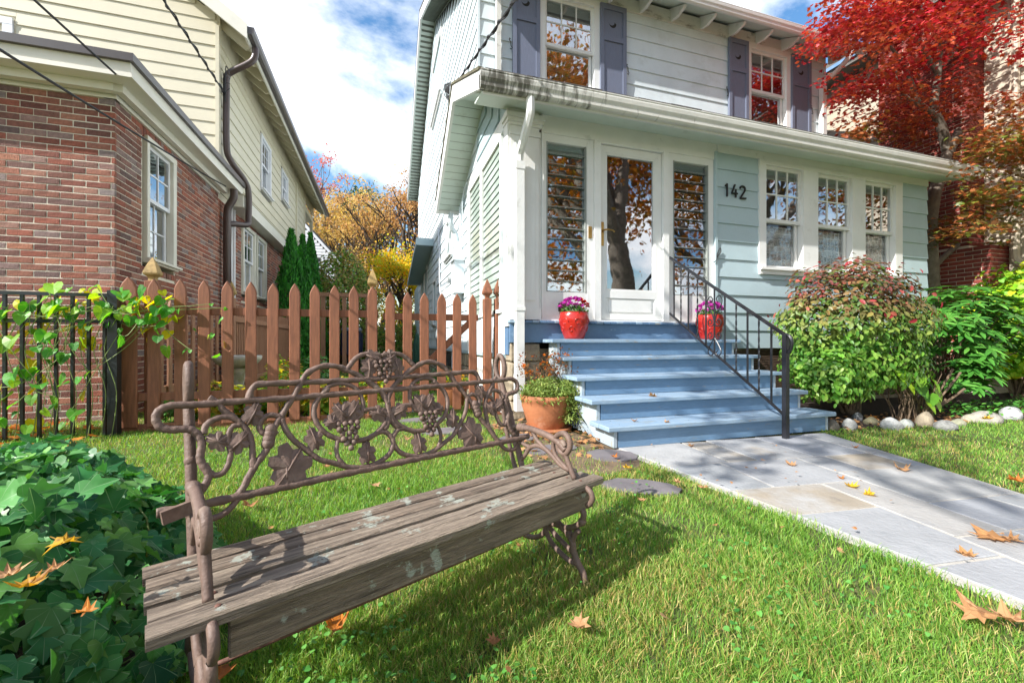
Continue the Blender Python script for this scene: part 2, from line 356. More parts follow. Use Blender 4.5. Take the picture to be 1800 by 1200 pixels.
def leafmesh(name, T, C, NRM, S, mat, parent=None, roll=None, dirv=None, smooth=False, tag=None):
    """one mesh of many leaves: C centres (n,3), NRM normals (n,3), S sizes (n)"""
    V, F = T; n = len(C); C = np.asarray(C, float); NRM = np.asarray(NRM, float)
    NRM = NRM / (np.linalg.norm(NRM, axis=1, keepdims=True) + 1e-9)
    if dirv is None: dirv = RNG.normal(size=(n, 3))
    Y = dirv - NRM * np.sum(dirv * NRM, axis=1, keepdims=True); Y /= np.linalg.norm(Y, axis=1, keepdims=True) + 1e-9
    X = np.cross(Y, NRM); S = np.asarray(S, float).reshape(-1, 1, 1)
    P = C[:, None, :] + S * (V[None, :, 0:1] * X[:, None, :] + V[None, :, 1:2] * Y[:, None, :] + V[None, :, 2:3] * NRM[:, None, :])
    k = len(V); P = P.reshape(-1, 3); FF = (F[None] + (np.arange(n) * k)[:, None, None]).reshape(-1, 3)
    o = npmesh(name, P, FF, mat, parent, smooth)
    uv = o.data.uv_layers.new(name='leaf'); co = np.tile(V[:, :2], (n, 1))[FF.ravel()]
    uv.data.foreach_set('uv', co.astype(np.float32).ravel())
    return o
def npmesh(name, P, F, mat, parent=None, smooth=False):
    me = bpy.data.meshes.new(name); nf = len(F); kk = F.shape[1]
    me.vertices.add(len(P)); me.vertices.foreach_set('co', np.asarray(P, np.float32).ravel())
    me.loops.add(nf * kk); me.loops.foreach_set('vertex_index', F.astype(np.int32).ravel())
    me.polygons.add(nf); me.polygons.foreach_set('loop_start', np.arange(0, nf * kk, kk, dtype=np.int32))
    try: me.polygons.foreach_set('loop_total', np.full(nf, kk, dtype=np.int32))
    except Exception: pass
    if smooth: me.polygons.foreach_set('use_smooth', np.ones(nf, bool))
    me.materials.append(mat); me.update(calc_edges=True); me.validate()
    return link(name, me, parent)
def rvec(n): v = RNG.normal(size=(n, 3)); return v / np.linalg.norm(v, axis=1, keepdims=True)
def inpoly(x, y, poly):
    x = np.asarray(x); y = np.asarray(y); c = np.zeros(x.shape, bool); n = len(poly)
    for i in range(n):
        x1, y1 = poly[i]; x2, y2 = poly[i - 1]
        t = ((y1 > y) != (y2 > y)) & (x < (x2 - x1) * (y - y1) / ((y2 - y1) + 1e-12) + x1); c ^= t
    return c
def hmix(*a): return a

# ================================================================ builders for walls
CAMP = Vector((0, 0, EYE))
def clap(parent, fr, u0, u1, z0, z1, ex, opens, mat, ulim=None, seg=3.6, name='clapboard', out=.024):
    z = z0
    while z < z1 - .01:
        zt = min(z + ex, z1)
        a, b = (u0, u1) if ulim is None else ulim((z + zt) / 2)
        if b - a > .05:
            cuts = []
            for (o0, o1, p0, p1) in opens:
                if p1 > z + .004 and p0 < zt - .004 and o1 > a and o0 < b: cuts.append((o0, o1, p0, p1))
            cuts.sort()
            pieces = []; x = a
            for (o0, o1, p0, p1) in cuts:
                if o0 > x + .01: pieces.append((x, o0, z, zt))
                if p0 > z + .02: pieces.append((o0, o1, z, p0))
                if p1 < zt - .02: pieces.append((o0, o1, p1, zt))
                x = max(x, o1)
            if b > x + .01: pieces.append((x, b, z, zt))
            for (p, q, r, s) in pieces:
                L = q - p; k = max(1, int(round(L / seg))) if L > seg * 1.2 else 1
                js = [p] + sorted(p + L * (i + random.uniform(-.25, .25)) / k for i in range(1, k)) + [q]
                for i in range(k):
                    g = .0012; e = random.uniform(-.0015, .0015); top = s + (.004 if s >= zt - .001 else 0)
                    fb = out + e; ft = out * .3 + e
                    fb_ = ft + (fb - ft) * (1 - (r - z) / ex); ft_ = ft + (fb - ft) * (1 - (s - z) / ex)
                    m = MB().hexa([fr.W(*t) for t in ((js[i] + g, fb_, r), (js[i + 1] - g, fb_, r), (js[i + 1] - g, 0, r), (js[i] + g, 0, r),
                                                     (js[i] + g, ft_, top), (js[i + 1] - g, ft_, top), (js[i + 1] - g, 0, top), (js[i] + g, 0, top))])
                    m.build(name, mat, parent)
        z = zt
BRICKM = {}
def brickmesh(L, h_, d, mat, v):
    k = (round(L, 3), round(h_, 3), mat.name, v)
    if k not in BRICKM:
        rs = random.Random(v + int(L * 1000)); m = MB().cbox(0, L, 0, d, 0, h_, .003)
        m.v = [(x + rs.uniform(-.0015, .0015), y + rs.uniform(-.002, .002), z + rs.uniform(-.0012, .0012)) for x, y, z in m.v]
        BRICKM[k] = m.mesh('brick', mat)
    return BRICKM[k]
def bricks(parent, fr, u0, u1, z0, z1, opens, mat, maxs=300, L=.2, ch=.0677, mj=.0095, soldier=(), ulim=None):
    hb = ch - mj; P = []; row = 0; z = z0
    while z < z1 - .03:
        off = (row % 2) * (L + mj) / 2; u = u0 - off
        while u < u1:
            a, b = max(u, u0), min(u + L, u1)
            cut = [(a, b)]
            for (o0, o1, p0, p1) in opens:
                if p1 > z + .02 and p0 < z + hb - .02:
                    nc = []
                    for (s, t) in cut:
                        if o1 <= s or o0 >= t: nc.append((s, t))
                        else:
                            if o0 - s > .02: nc.append((s, o0))
                            if t - o1 > .02: nc.append((o1, t))
                    cut = nc
            for (s, t) in cut:
                if t - s > .02: P.append((s, z, t - s, min(hb, z1 - z)))
            u += L + mj
        z += ch; row += 1
    for (s0, s1, q0, q1, w) in soldier:
        n = max(1, int(round((s1 - s0) / (w + mj)))); st = (s1 - s0) / n
        for i in range(n): P.append((s0 + i * st, q0, st - mj, q1 - q0))
    def dist(p): return (Vector(fr.W(p[0], 0, p[1])) - CAMP).length
    P.sort(key=dist)
    for i, (u, z, l, hh) in enumerate(P[:maxs]):
        me = brickmesh(l, hh, .03, mat, i % 4 if l > .15 else 0)
        link('brick', me, parent, fr.mat(u, .004 + random.uniform(-.0015, .002), z))
    if len(P) > maxs:
        m = MB()
        for (u, z, l, hh) in P[maxs:]: m.fbox(fr, u, u + l, -.02, .004 + random.uniform(-.0015, .002), z, z + hh)
        o = m.build('brick', mat, parent); o['kind'] = 'stuff'
def dh_window(parent, fr, u0, u1, z0, z1, zm, tl=.09, tr=.09, th=.1, sill=.06, cols=3, rows=2, curtain=None, mat=None, low_cols=1, low_rows=1, sillout=.06, casing=True, trimmat=None, proud=.035):
    """double-hung window: glass opening u0..u1, z0..z1, meeting rail zm; local outward w"""
    mat = mat or m_white; tm = trimmat or mat
    w = MB()
    if casing:
        if tl: w.fbox(fr, u0 - tl, u0, -.10, proud, z0, z1)
        if tr: w.fbox(fr, u1, u1 + tr, -.10, proud, z0, z1)
        w.fbox(fr, u0 - tl, u1 + tr, -.10, proud + .003, z1, z1 + th)
        w.fbox(fr, u0 - tl, u1 + tr, -.10, proud + .02, z0 - sill, z0)
    else:
        w.fbox(fr, u0 - .02, u0, -.10, .01, z0, z1); w.fbox(fr, u1, u1 + .02, -.10, .01, z0, z1); w.fbox(fr, u0 - .02, u1 + .02, -.1, .012, z1, z1 + .02); w.fbox(fr, u0 - .02, u1 + .02, -.1, .012, z0 - .02, z0)
    wf = w.build('window', tm, parent)
    if casing:
        MB().fbox(fr, u0 - tl - .02, u1 + tr + .02, proud + .021, proud + sillout, z0 - .035, z0 - .005).build('sill', tm, wf)
    def sash(a, b, w0, zc, zd, nc, nr, sw=.04, bot=.045, gm=None):
        gm = gm or m_glass
        s = MB(); s.fbox(fr, a, a + sw, w0 - .03, w0, zc, zd); s.fbox(fr, b - sw, b, w0 - .03, w0, zc, zd)
        s.fbox(fr, a + sw, b - sw, w0 - .03, w0, zd - sw, zd); s.fbox(fr, a + sw, b - sw, w0 - .03, w0, zc, zc + bot)
        s.build('sash', mat, wf)
        ga, gb, gc, gd = a + sw, b - sw, zc + bot, zd - sw
        for i in range(1, nc):
            u = ga + (gb - ga) * i / nc; MB().fbox(fr, u - .009, u + .009, w0 - .022, w0 - .004, gc, gd).build('muntin', mat, wf)
        for j in range(1, nr):
            z = gc + (gd - gc) * j / nr; MB().fbox(fr, ga, gb, w0 - .021, w0 - .005, z - .009, z + .009).build('muntin', mat, wf)
        for i in range(nc):
            for j in range(nr):
                a0 = ga + (gb - ga) * i / nc; a1 = ga + (gb - ga) * (i + 1) / nc; c0 = gc + (gd - gc) * j / nr; c1 = gc + (gd - gc) * (j + 1) / nr
                t = [random.uniform(-.0015, .0015) for _ in range(3)]
                P = [fr.W(a0, w0 - .013 + t[0], c0), fr.W(a1, w0 - .013 + t[1], c0), fr.W(a1, w0 - .013 + t[1] + t[2], c1), fr.W(a0, w0 - .013 + t[0] + t[2], c1)]
                m = MB(); m.v = P; m.f = [(0, 1, 2, 3)]; m.build('pane', gm, wf)
    sash(u0, u1, -.005, zm - .02, z1, cols, rows)
    sash(u0 + .015, u1 - .015, -.045, z0, zm + .02, low_cols, low_rows, gm=m_glasslow if (curtain and curtain[3] == 'lace') else m_glass)
    if curtain:
        cmat, c0, c1, kind = curtain
        n = 40 if kind == 'lace' else 2; m = MB()
        for i in range(n + 1):
            u = u0 + .02 + (u1 - u0 - .04) * i / n; ww = -.092 + (.006 * math.sin(i * 1.3) if kind == 'lace' else 0)
            m.v += [fr.W(u, ww, c0), fr.W(u, ww, c1)]
        m.f = [(2 * i, 2 * i + 2, 2 * i + 3, 2 * i + 1) for i in range(n)]
        m.build('curtain' if kind == 'lace' else 'blind_or_backing', cmat, wf)  # includes the dark sheets that stand for unlit rooms
    return wf
# ================================================================ ground, lawn sheet, beds and walk
def gmat_extra(nt, cur, tc): return cur
m_ground = M('lawn_soil', (.085, .10, .03), .95, .35, 3, .8, 60, stains=[((.14, .105, .05), 2.2, .5, .7), ((.05, .035, .02), 7, .6, .8)])
m_mulch = M('dark_mulch', (.035, .022, .018), .95, .4, 30, 1, 90, stains=[((.11, .065, .045), 40, .58, .7)])
m_dirt = M('path_dirt', (.16, .115, .07), .95, .3, 8, .8, 60, stains=[((.07, .045, .03), 6, .5, .7)])
def sheet(name, poly, z, mat, sub=None):
    m = MB(); m.v = [(x, y, z) for x, y in poly]; m.f = [tuple(range(len(poly)))]
    o = m.build(name, mat); o['kind'] = 'structure'; return o
g = MB(); g.v = [(-300, -300, 0), (300, -300, 0), (300, 300, 0), (-300, 300, 0)]; g.f = [(0, 1, 2, 3)]
gr = g.build('ground', m_ground); gr['kind'] = 'structure'
BED = [(4.0, 2.86), (4.35, 2.83), (5.1, 2.68), (5.9, 2.66), (6.6, 2.62), (8.2, 2.5), (9.75, 2.5), (9.75, 5.2), (8.0, 5.2), (7.98, 4.3), (4.0, 4.3)]
sheet('flower_bed', BED, .006, m_mulch)
sheet('garden_bed', [(-2.1, 4.85), (-.35, 4.85), (-.35, 5.7), (-.9, 6.3), (-.95, 8.5), (-1.9, 8.5), (-1.95, 5.2)], .005, m_mulch)
sheet('worn_path_edge', [(.98, 2.55), (1.35, 2.35), (1.75, 2.45), (1.8, 2.9), (1.72, 3.3), (1.62, 4.2), (1.25, 4.25), (1.0, 4.1), (1.15, 3.4), (1.05, 3.0)], .004, m_dirt)
def Lx(y): return 2.03 - .095 * y
def Bx(y): return 2.12 + .18 * y if y < 1.85 else 1.85 + .155 * y
def Ax(y): return 2.44 + .168 * y
def Rx(y): return 2.86 + .35 * y
walk = MB().prism([(Lx(y) - .045, y, -.05) for y in (-.4, 1, 2.86)] + [(Rx(y) + .01, y, -.05) for y in (2.80, 1, -.4)], (0, 0, .058)).build('walkway', m_grout)
walk['kind'] = 'structure'
def paver(P, mat=None):
    c = Vector((sum(p[0] for p in P) / len(P), sum(p[1] for p in P) / len(P), 0)); j = .009; Q = []
    n = len(P)
    for i in range(n):     # inset
        p = Vector((*P[i], 0)); a = (Vector((*P[i - 1], 0)) - p).normalized(); b = (Vector((*P[(i + 1) % n], 0)) - p).normalized()
        s = abs(a.cross(b).z); Q.append(p + (a + b) * j / max(.3, s))
    z0, z1 = .002, .0135 + random.uniform(-.0012, .0012); m = MB(); cc = []
    for q in Q: cc.append(q + (c - q).normalized() * .004)
    k = len(Q); m.v = [(q.x, q.y, z0) for q in Q] + [(q.x, q.y, z1 - .003) for q in Q] + [(q.x, q.y, z1) for q in cc]
    m.f = [tuple(range(2 * k, 3 * k))]
    for r in (0, 1):
        for i in range(k):
            l = (i + 1) % k; m.f.append((r * k + i, r * k + l, r * k + k + l, r * k + k + i))
    m.build('paving_stone', mat or m_flag, walk)
def yc(y, x): return y - .1 * (x - 1.9)
def band(xa, xb, ya, yb, mat=None):
    """stone between longitudinal lines xa(y), xb(y) and cross lines ya, yb (values at x=1.9)"""
    def cor(xf, y0):
        x = xf(y0)
        for _ in range(4): x = xf(yc(y0, x))
        return (x, yc(y0, x))
    paver([cor(xa, ya), cor(xb, ya), cor(xb, yb), cor(xa, yb)], mat)
K = lambda v, s=.0: (lambda y: v + s * y)
B1 = lambda y: 1.85 + .155 * y
B2 = lambda y: 2.12 + .18 * y
C1 = lambda y: 2.70 + .16 * y; C2 = lambda y: 2.86 + .158 * y
E1 = lambda y: 3.02 + .2 * y
# rows from the steps towards the street
band(Lx, K(2.08, .09), 2.36, 2.93); band(K(2.08, .09), K(2.24, .12), 2.36, 2.93, m_flagbrown); band(K(2.24, .12), K(2.62, .16), 2.36, 2.96); band(K(2.62, .16), E1, 2.36, 2.98); band(E1, Rx, 2.36, 3.0)
band(Lx, B1, 1.87, 2.36); band(B1, Ax, 1.87, 2.36); band(Ax, C1, 2.03, 2.36); band(C1, E1, 2.03, 2.36, m_flagbrown); band(E1, Rx, 2.03, 2.36)
band(Ax, Rx, 1.52, 2.03)
band(Lx, B2, 1.52, 1.87, m_flagbrown); band(B2, Ax, 1.19, 1.87)
band(Lx, B2, 1.03, 1.52)
band(Ax, C2, 1.19, 1.52); band(C2, Rx, 1.19, 1.52)
band(B2, Ax, .72, 1.19); band(Ax, Rx, .82, 1.19); band(Lx, B2, .55, 1.03)
band(B2, K(2.6, .18), .25, .72); band(K(2.6, .18), Rx, .25, .82); band(Lx, B2, .0, .55); band(B2, Rx, -.35, .25); band(Lx, B2, -.38, .0)
# stepping stones in the lawn
SS = [(1.42, 2.08, .24, .13, -.5), (1.62, 2.72, .2, .16, -.4), (1.25, 3.02, .22, .12, .1), (1.13, 3.45, .2, .13, .3), (.62, 3.92, .3, .14, .05), (.45, 4.55, .26, .13, 0), (.35, 5.2, .25, .16, 0)]
SSL = ['dark slate stepping stone in the lawn beside the bench end', 'grey stepping stone by the bottom stair tread', 'leaf-strewn stepping stone before the terracotta pot',
       'stepping stone behind the bench armrest', 'long flat stepping stone seen through the bench back', 'stepping stone just before the picket gate', 'stepping stone inside the picket gate']
for (x, y, a, b, rz), lb in zip(SS, SSL):
    n = 9; P = []
    for i in range(n):
        t = 2 * math.pi * i / n; rr = 1 + random.uniform(-.12, .12); u, v = a * rr * math.cos(t), b * rr * math.sin(t)
        P.append((x + u * math.cos(rz) - v * math.sin(rz), y + u * math.sin(rz) + v * math.cos(rz), -.02))
    o = MB().prism(P, (0, 0, .035)).build('stepping_stone', m_slate); setp(o, lb, 'stepping stone', 'stepping stones in the lawn')
# ================================================================ our house
house = thing('house', 'pale aqua two-storey clapboard house number 142 with glazed front porch', 'house', (4.6, 9, 0))
XL, XR, YP, YU, YB = 1.30, 7.97, 4.27, 5.78, 15.6
fP = Fr('-y', YP); fU = Fr('-y', YU); fS = Fr('-x', XL)
# black volumes inside the walls; their colour stands for the darkness of unlit rooms
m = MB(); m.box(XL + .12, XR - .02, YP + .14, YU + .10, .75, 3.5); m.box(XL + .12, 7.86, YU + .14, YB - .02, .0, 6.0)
m.build('dark_room_fill', m_dark, house)
core = MB()
core.fbox(fP, 3.98, XR - .004, -.11, -.001, .75, 1.70); core.fbox(fP, 7.38, XR - .004, -.11, -.001, 1.70, 3.26); core.fbox(fP, 3.98, 4.66, -.11, -.001, 1.70, 3.26)
core.fbox(fS, YP + .12, 4.5, -.11, -.001, .70, 3.4); core.fbox(fS, 6.32, YB, -.11, -.001, .70, 6.05); core.fbox(fS, 4.5, 6.32, -.11, -.001, 3.13, 3.5); core.fbox(fS, 4.5, 6.32, -.11, -.001, .70, 1.18)
core.fbox(fS, YU + .12, 6.32, -.112, -.003, 3.5, 6.05)
core.fbox(fU, XL + .004, 2.29, -.11, -.001, 4.2, 6.05); core.fbox(fU, 3.11, 6.13, -.11, -.001, 4.2, 6.05); core.fbox(fU, 6.96, 7.88, -.11, -.001, 4.2, 6.05); core.fbox(fU, 2.29, 3.11, -.11, -.002, 4.2, 4.54); core.fbox(fU, 6.13, 6.96, -.11, -.002, 4.2, 4.54)
core.box(7.86, 7.895, YU + .01, YB, 0, 6.05); core.box(XR - .05, XR - .01, YP + .02, YU, 0, 3.4)
core.prism([(XL + .003, YU + .3, 6.0), (XL + .003, YB - .2, 6.0), (XL + .003, 10.7, 8.75)], (.1, 0, 0)); core.prism([(7.79, YU + .3, 6.0), (7.79, YB - .2, 6.0), (7.79, 10.7, 8.75)], (.1, 0, 0))
core.prism([(XL + .003, YP + .12, 3.3), (XL + .003, 7.0, 3.2), (XL + .003, 5.4, 4.0)], (.1, 0, 0))
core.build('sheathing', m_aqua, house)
# --- siding
EX = .224
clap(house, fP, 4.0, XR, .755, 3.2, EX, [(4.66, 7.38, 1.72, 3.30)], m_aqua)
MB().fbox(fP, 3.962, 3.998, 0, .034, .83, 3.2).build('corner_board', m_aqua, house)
clap(house, fU, XL + .02, 7.87, 3.9, 6.0, .245, [(2.20, 3.19, 4.45, 6.03), (6.05, 7.04, 4.45, 6.03)], m_aqua_hi)
def gable(z):      # side wall limits along Y
    if z < 6.0: return (YU + .0, YB)
    k = (z - 6.0) / 2.75 * (10.7 - YU); return (YU + k, YB - k)
side_op = [(7.95, 8.62, 2.35, 3.2), (12.3, 13.1, 1.6, 2.6), (13.5, 14.3, 1.6, 3.0), (9.5, 11.0, 7.2, 8.3)]
side_op = [(7.85, 8.75, 2.42, 3.30), (12.35, 14.35, 1.5, 3.1), (10.3, 11.0, 1.2, 2.4), (9.3, 11.1, 6.3, 7.9)]
clap(house, fS, YU, YB, 3.13 + .0, 8.6, .21, side_op, m_aqua_hi, ulim=lambda z: gable(z))
clap(house, fS, 6.4, YB, .70, 3.13, .21, side_op, m_aqua_hi)
def pg(z): k = (z - 3.28) / .72 * 1.15; return (max(YP + .1, YP + .1 + k), YU)
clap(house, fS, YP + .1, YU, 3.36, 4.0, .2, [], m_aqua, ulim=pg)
MB().fbox(fU, XL - .012, XL + .02, 0, .03, 4.1, 6.0).build('corner_board', m_aqua_hi, house)
MB().fbox(fU, 7.87, 7.91, -.03, .03, 4.3, 6.0).build('corner_board', m_aqua_hi, house)
# --- porch trim: frieze, posts, pilaster
t = MB(); t.fbox(fP, XL, XR, -.03, .03, 3.30, 3.42); t.build('frieze', m_white, house)
t = MB(); t.fbox(fP, XL + .36, 3.998, -.03, .012, 3.105, 3.30); t.fbox(fP, 4.0, XR, -.03, .026, 3.2, 3.30); t.build('frieze_board', m_white, house)
pil = MB(); pil.fbox(fP, XL, 1.62, -.12, .035, 1.20, 3.02); pil.build('pilaster', m_white, house)
p2 = house.children[-1]
MB().fbox(fP, XL + .05, 1.57, .036, .05, 1.28, 2.94).build('pilaster_panel', m_white, p2)
MB().fbox(fP, XL - .012, 1.64, -.12, .055, 1.072, 1.198).build('pilaster_base', m_white, p2)
cp = MB()
for i, (o, z0, z1) in enumerate([(.012, 3.022, 3.05), (.0, 3.051, 3.12), (.022, 3.121, 3.15), (.04, 3.151, 3.19), (.055, 3.191, 3.235), (.0, 3.236, 3.299)]):
    cp.fbox(fP, XL - o, 1.62 + o, -.12, .036 + o, z0, z1)
cp.build('pilaster_capital', m_white, p2)
# --- entrance: louvred sidelights, storm door
def louvre(fr, u0, u1, z0, z1, n, tl, tr, th, bl, tilt=.35, wmat=m_white, casing=True):
    w = MB()
    w.fbox(fr, u0 - tl, u0, -.1, .0, z0 - bl, z1 + th); w.fbox(fr, u1, u1 + tr, -.1, .0, z0 - bl, z1 + th)
    w.fbox(fr, u0, u1, -.1, .0, z1, z1 + th); w.fbox(fr, u0, u1, -.1, .0, z0 - bl, z0)
    wf = w.build('louvre_window', wmat, house)
    hh = (z1 - z0) / n
    MB().fbox(fr, u0 + .004, u1 - .004, -.09, -.088, z0, z1).build('louvre_backing', m_dark, wf)  # dark sheet behind the slats stands for the unlit porch
    for i in range(n):
        zc = z0 + hh * (i + .5); a = tilt + random.uniform(-.02, .02); L = hh * .56; dw = math.sin(a) * L; dz = math.cos(a) * L
        m = MB(); P0 = (u0 + .012, -.035 + dw * .9, zc - dz); P1 = (u1 - .012, -.035 - dw * .9, zc + dz)
        g0 = [fr.W(P0[0], P0[1], P0[2]), fr.W(P1[0], P0[1], P0[2]), fr.W(P1[0], P1[1], P1[2]), fr.W(P0[0], P1[1], P1[2])]
        m.prism(g0, Vector(fr.W(0, .005, 0)) - Vector(fr.W(0, 0, 0))); m.build('glass_slat', m_louvre, wf)
    f = MB()
    for u in (u0 + .006, u1 - .006): f.fbox(fr, u - .006, u + .006, -.06, .006, z0, z1)
    for i in range(n):
        zc = z0 + hh * (i + .06)
        f.fbox(fr, u0 + .012, u1 - .012, -.012, -.005, zc - .003, zc + .003)
    f.build('louvre_clips', M_clip, wf)
    return wf
M_clip = M('aluminium_clip', (.25, .27, .25), .5, .1, 10)
louvre(fP, 1.72, 2.20, 1.385, 3.02, 14, .10, .008, .085, .312, .09)
louvre(fP, 3.36, 3.875, 1.40, 3.02, 14, .075, .085, .085, .327, .09)
t = MB(); t.fbox(fP, 2.209, 2.289, -.1, .006, 1.072, 3.104); t.build('door_post', m_white, house)
t = MB(); t.fbox(fP, 2.29, 2.372, -.1, .03, 1.072, 3.104); t.build('door_post', m_white, house)
t = MB(); t.fbox(fP, 3.205, 3.283, -.1, .03, 1.072, 3.104); t.build('door_post', m_white, house)
MB().fbox(fP, 1.66, 1.685, -.02, .02, 1.072, 3.104).build('casing_bead', m_white, house)
MB().fbox(fP, 2.374, 3.203, -.1, .022, 3.085, 3.104).build('door_head', m_white, house)
MB().fbox(fP, 1.62, 3.96, -.12, .05, 1.062, 1.082).build('door_sill', m_white, house)
dr = MB(); dr.fbox(fP, 2.378, 2.455, -.06, -.012, 1.09, 3.08); dr.fbox(fP, 3.115, 3.2, -.06, -.012, 1.09, 3.08); dr.fbox(fP, 2.455, 3.115, -.06, -.012, 3.0, 3.08); dr.fbox(fP, 2.455, 3.115, -.06, -.012, 1.09, 1.16); dr.fbox(fP, 2.455, 3.115, -.06, -.012, 1.34, 1.425)
door = dr.build('storm_door', m_white, house)
MB().fbox(fP, 2.455, 3.115, -.055, -.03, 1.16, 1.34).build('kick_panel', m_white, door)
MB().fbox(fP, 2.50, 3.07, -.03, -.02, 1.18, 1.32).build('kick_panel', m_white, door)
m = MB(); m.v = [fP.W(2.455, -.035, 1.425), fP.W(3.115, -.035, 1.425), fP.W(3.115, -.035, 3.0), fP.W(2.455, -.035, 3.0)]; m.f = [(0, 1, 2, 3)]; m.build('pane', m_glass, door)
m = MB()
for a, b, c_, d in ((2.455, 2.475, 1.425, 3.0), (3.095, 3.115, 1.425, 3.0), (2.475, 3.095, 2.98, 3.0), (2.475, 3.095, 1.425, 1.445)): m.fbox(fP, a, b, -.034, -.018, c_, d)
m.build('glazing_bead', m_white, door)
m_brass = M('brass', (.45, .28, .09), .28, .15, 20, metal=1)
hd = MB(); hd.fbox(fP, 2.392, 2.425, -.012, -.002, 1.93, 2.20); hd.tube([fP.W(2.41, -.002, 2.10), fP.W(2.41, .045, 2.10), fP.W(2.45, .055, 2.103), fP.W(2.51, .05, 2.10), fP.W(2.535, .045, 2.085)], [.011, .011, .01, .008, .009], 8); hd.build('handle', m_brass, door)
mb = MB(); mb.fbox(fP, 2.225, 2.265, .006, .018, 2.0, 2.13); mb.tube([fP.W(2.245, .018, 2.07), fP.W(2.245, .026, 2.07)], .01, 8); mb.build('door_bell', m_brass, house)
MB().fbox(fP, 1.86, 1.98, .0, .012, 1.17, 1.26).build('mail_slot', M('dark_bronze', (.06, .035, .03), .4, .2), house)
MB().fbox(fP, 1.72, 2.19, .0005, .005, 1.12, 1.13).build('panel_bead', m_white, house)
# interior door frame glimpsed through glass
# --- triple window with lace
def lace_extra(nt, cur, tc): return cur
def lacemat():
    m = bpy.data.materials.new('lace'); m.use_nodes = True; nt = m.node_tree; nt.nodes.clear(); N = nt.nodes.new; L = nt.links.new
    out = N('ShaderNodeOutputMaterial'); b = N('ShaderNodeBsdfDiffuse'); b.inputs[0].default_value = (.85, .84, .82, 1); tr = N('ShaderNodeBsdfTransparent'); mx = N('ShaderNodeMixShader')
    tc = N('ShaderNodeTexCoord'); mp = N('ShaderNodeMapping'); mp.inputs['Scale'].default_value = (9, 9, 7); L(tc.outputs['Object'], mp.inputs[0])
    sep = N('ShaderNodeSeparateXYZ'); L(mp.outputs[0], sep.inputs[0]); cb = N('ShaderNodeCombineXYZ'); L(sep.outputs[0], cb.inputs[0]); L(sep.outputs[2], cb.inputs[1])
    v = N('ShaderNodeTexVoronoi'); v.feature = 'DISTANCE_TO_EDGE'; v.inputs['Scale'].default_value = 1.6; v.inputs['Randomness'].default_value = .35; L(cb.outputs[0], v.inputs['Vector'])
    g1 = N('ShaderNodeMapRange'); g1.inputs[1].default_value = .02; g1.inputs[2].default_value = .09; g1.inputs[3].default_value = .95; g1.inputs[4].default_value = 0; L(v.outputs['Distance'], g1.inputs[0])
    v2 = N('ShaderNodeTexVoronoi'); v2.feature = 'DISTANCE_TO_EDGE'; v2.inputs['Scale'].default_value = 8; L(cb.outputs[0], v2.inputs['Vector'])
    g2 = N('ShaderNodeMapRange'); g2.inputs[1].default_value = .02; g2.inputs[2].default_value = .16; g2.inputs[3].default_value = .75; g2.inputs[4].default_value = .32; L(v2.outputs['Distance'], g2.inputs[0])
    # the scalloped bands of the lace: denser at two heights
    z = N('ShaderNodeSeparateXYZ'); L(tc.outputs['Object'], z.inputs[0])
    w = N('ShaderNodeTexWave'); w.wave_type = 'BANDS'; w.bands_direction = 'Z'; w.inputs['Scale'].default_value = 1.55; w.inputs['Distortion'].default_value = 0; w.inputs['Phase Offset'].default_value = 1.2; L(tc.outputs['Object'], w.inputs['Vector'])
    ad = N('ShaderNodeMath'); ad.operation = 'MAXIMUM'; L(g1.outputs[0], ad.inputs[0]); L(g2.outputs[0], ad.inputs[1])
    m2 = N('ShaderNodeMapRange'); m2.inputs[1].default_value = .3; m2.inputs[2].default_value = .9; m2.inputs[3].default_value = .75; m2.inputs[4].default_value = 1.1; L(w.outputs[1], m2.inputs[0])
    mu = N('ShaderNodeMath'); mu.operation = 'MULTIPLY'; mu.use_clamp = True; L(ad.outputs[0], mu.inputs[0]); L(m2.outputs[0], mu.inputs[1])
    L(mu.outputs[0], mx.inputs[0]); L(tr.outputs[0], mx.inputs[1]); L(b.outputs[0], mx.inputs[2]); L(mx.outputs[0], out.inputs[0]); return m
m_lace = lacemat()
def blindmat(name, c1, c2, sc):
    def ex(nt, cur, tc):
        N = nt.nodes.new; L = nt.links.new; w = N('ShaderNodeTexWave'); w.bands_direction = 'Z'; w.inputs['Scale'].default_value = sc; L(tc.outputs['Object'], w.inputs['Vector'])
        mx = N('ShaderNodeMix'); mx.data_type = 'RGBA'; L(w.outputs[1], mx.inputs[0]); mx.inputs[6].default_value = (*c1, 1); mx.inputs[7].default_value = (*c2, 1); return mx.outputs[2]
    return M(name, c1, .6, 0, extra=ex)
m_blind = blindmat('slat_blind', (.09, .085, .075), (.33, .31, .28), 12)
m_shade = M('grey_shade', (.16, .16, .17), .8, .1, 5)
for (u0, u1, tl, tr) in ((4.772, 5.414, .114, .135), (5.684, 6.336, .135, .131), (6.598, 7.228, .131, .148)):
    w = dh_window(house, fP, u0, u1, 1.80, 3.135, 2.43, tl, tr, .06, .09, curtain=(m_lace, 1.82, 2.38, 'lace'), sillout=.055)
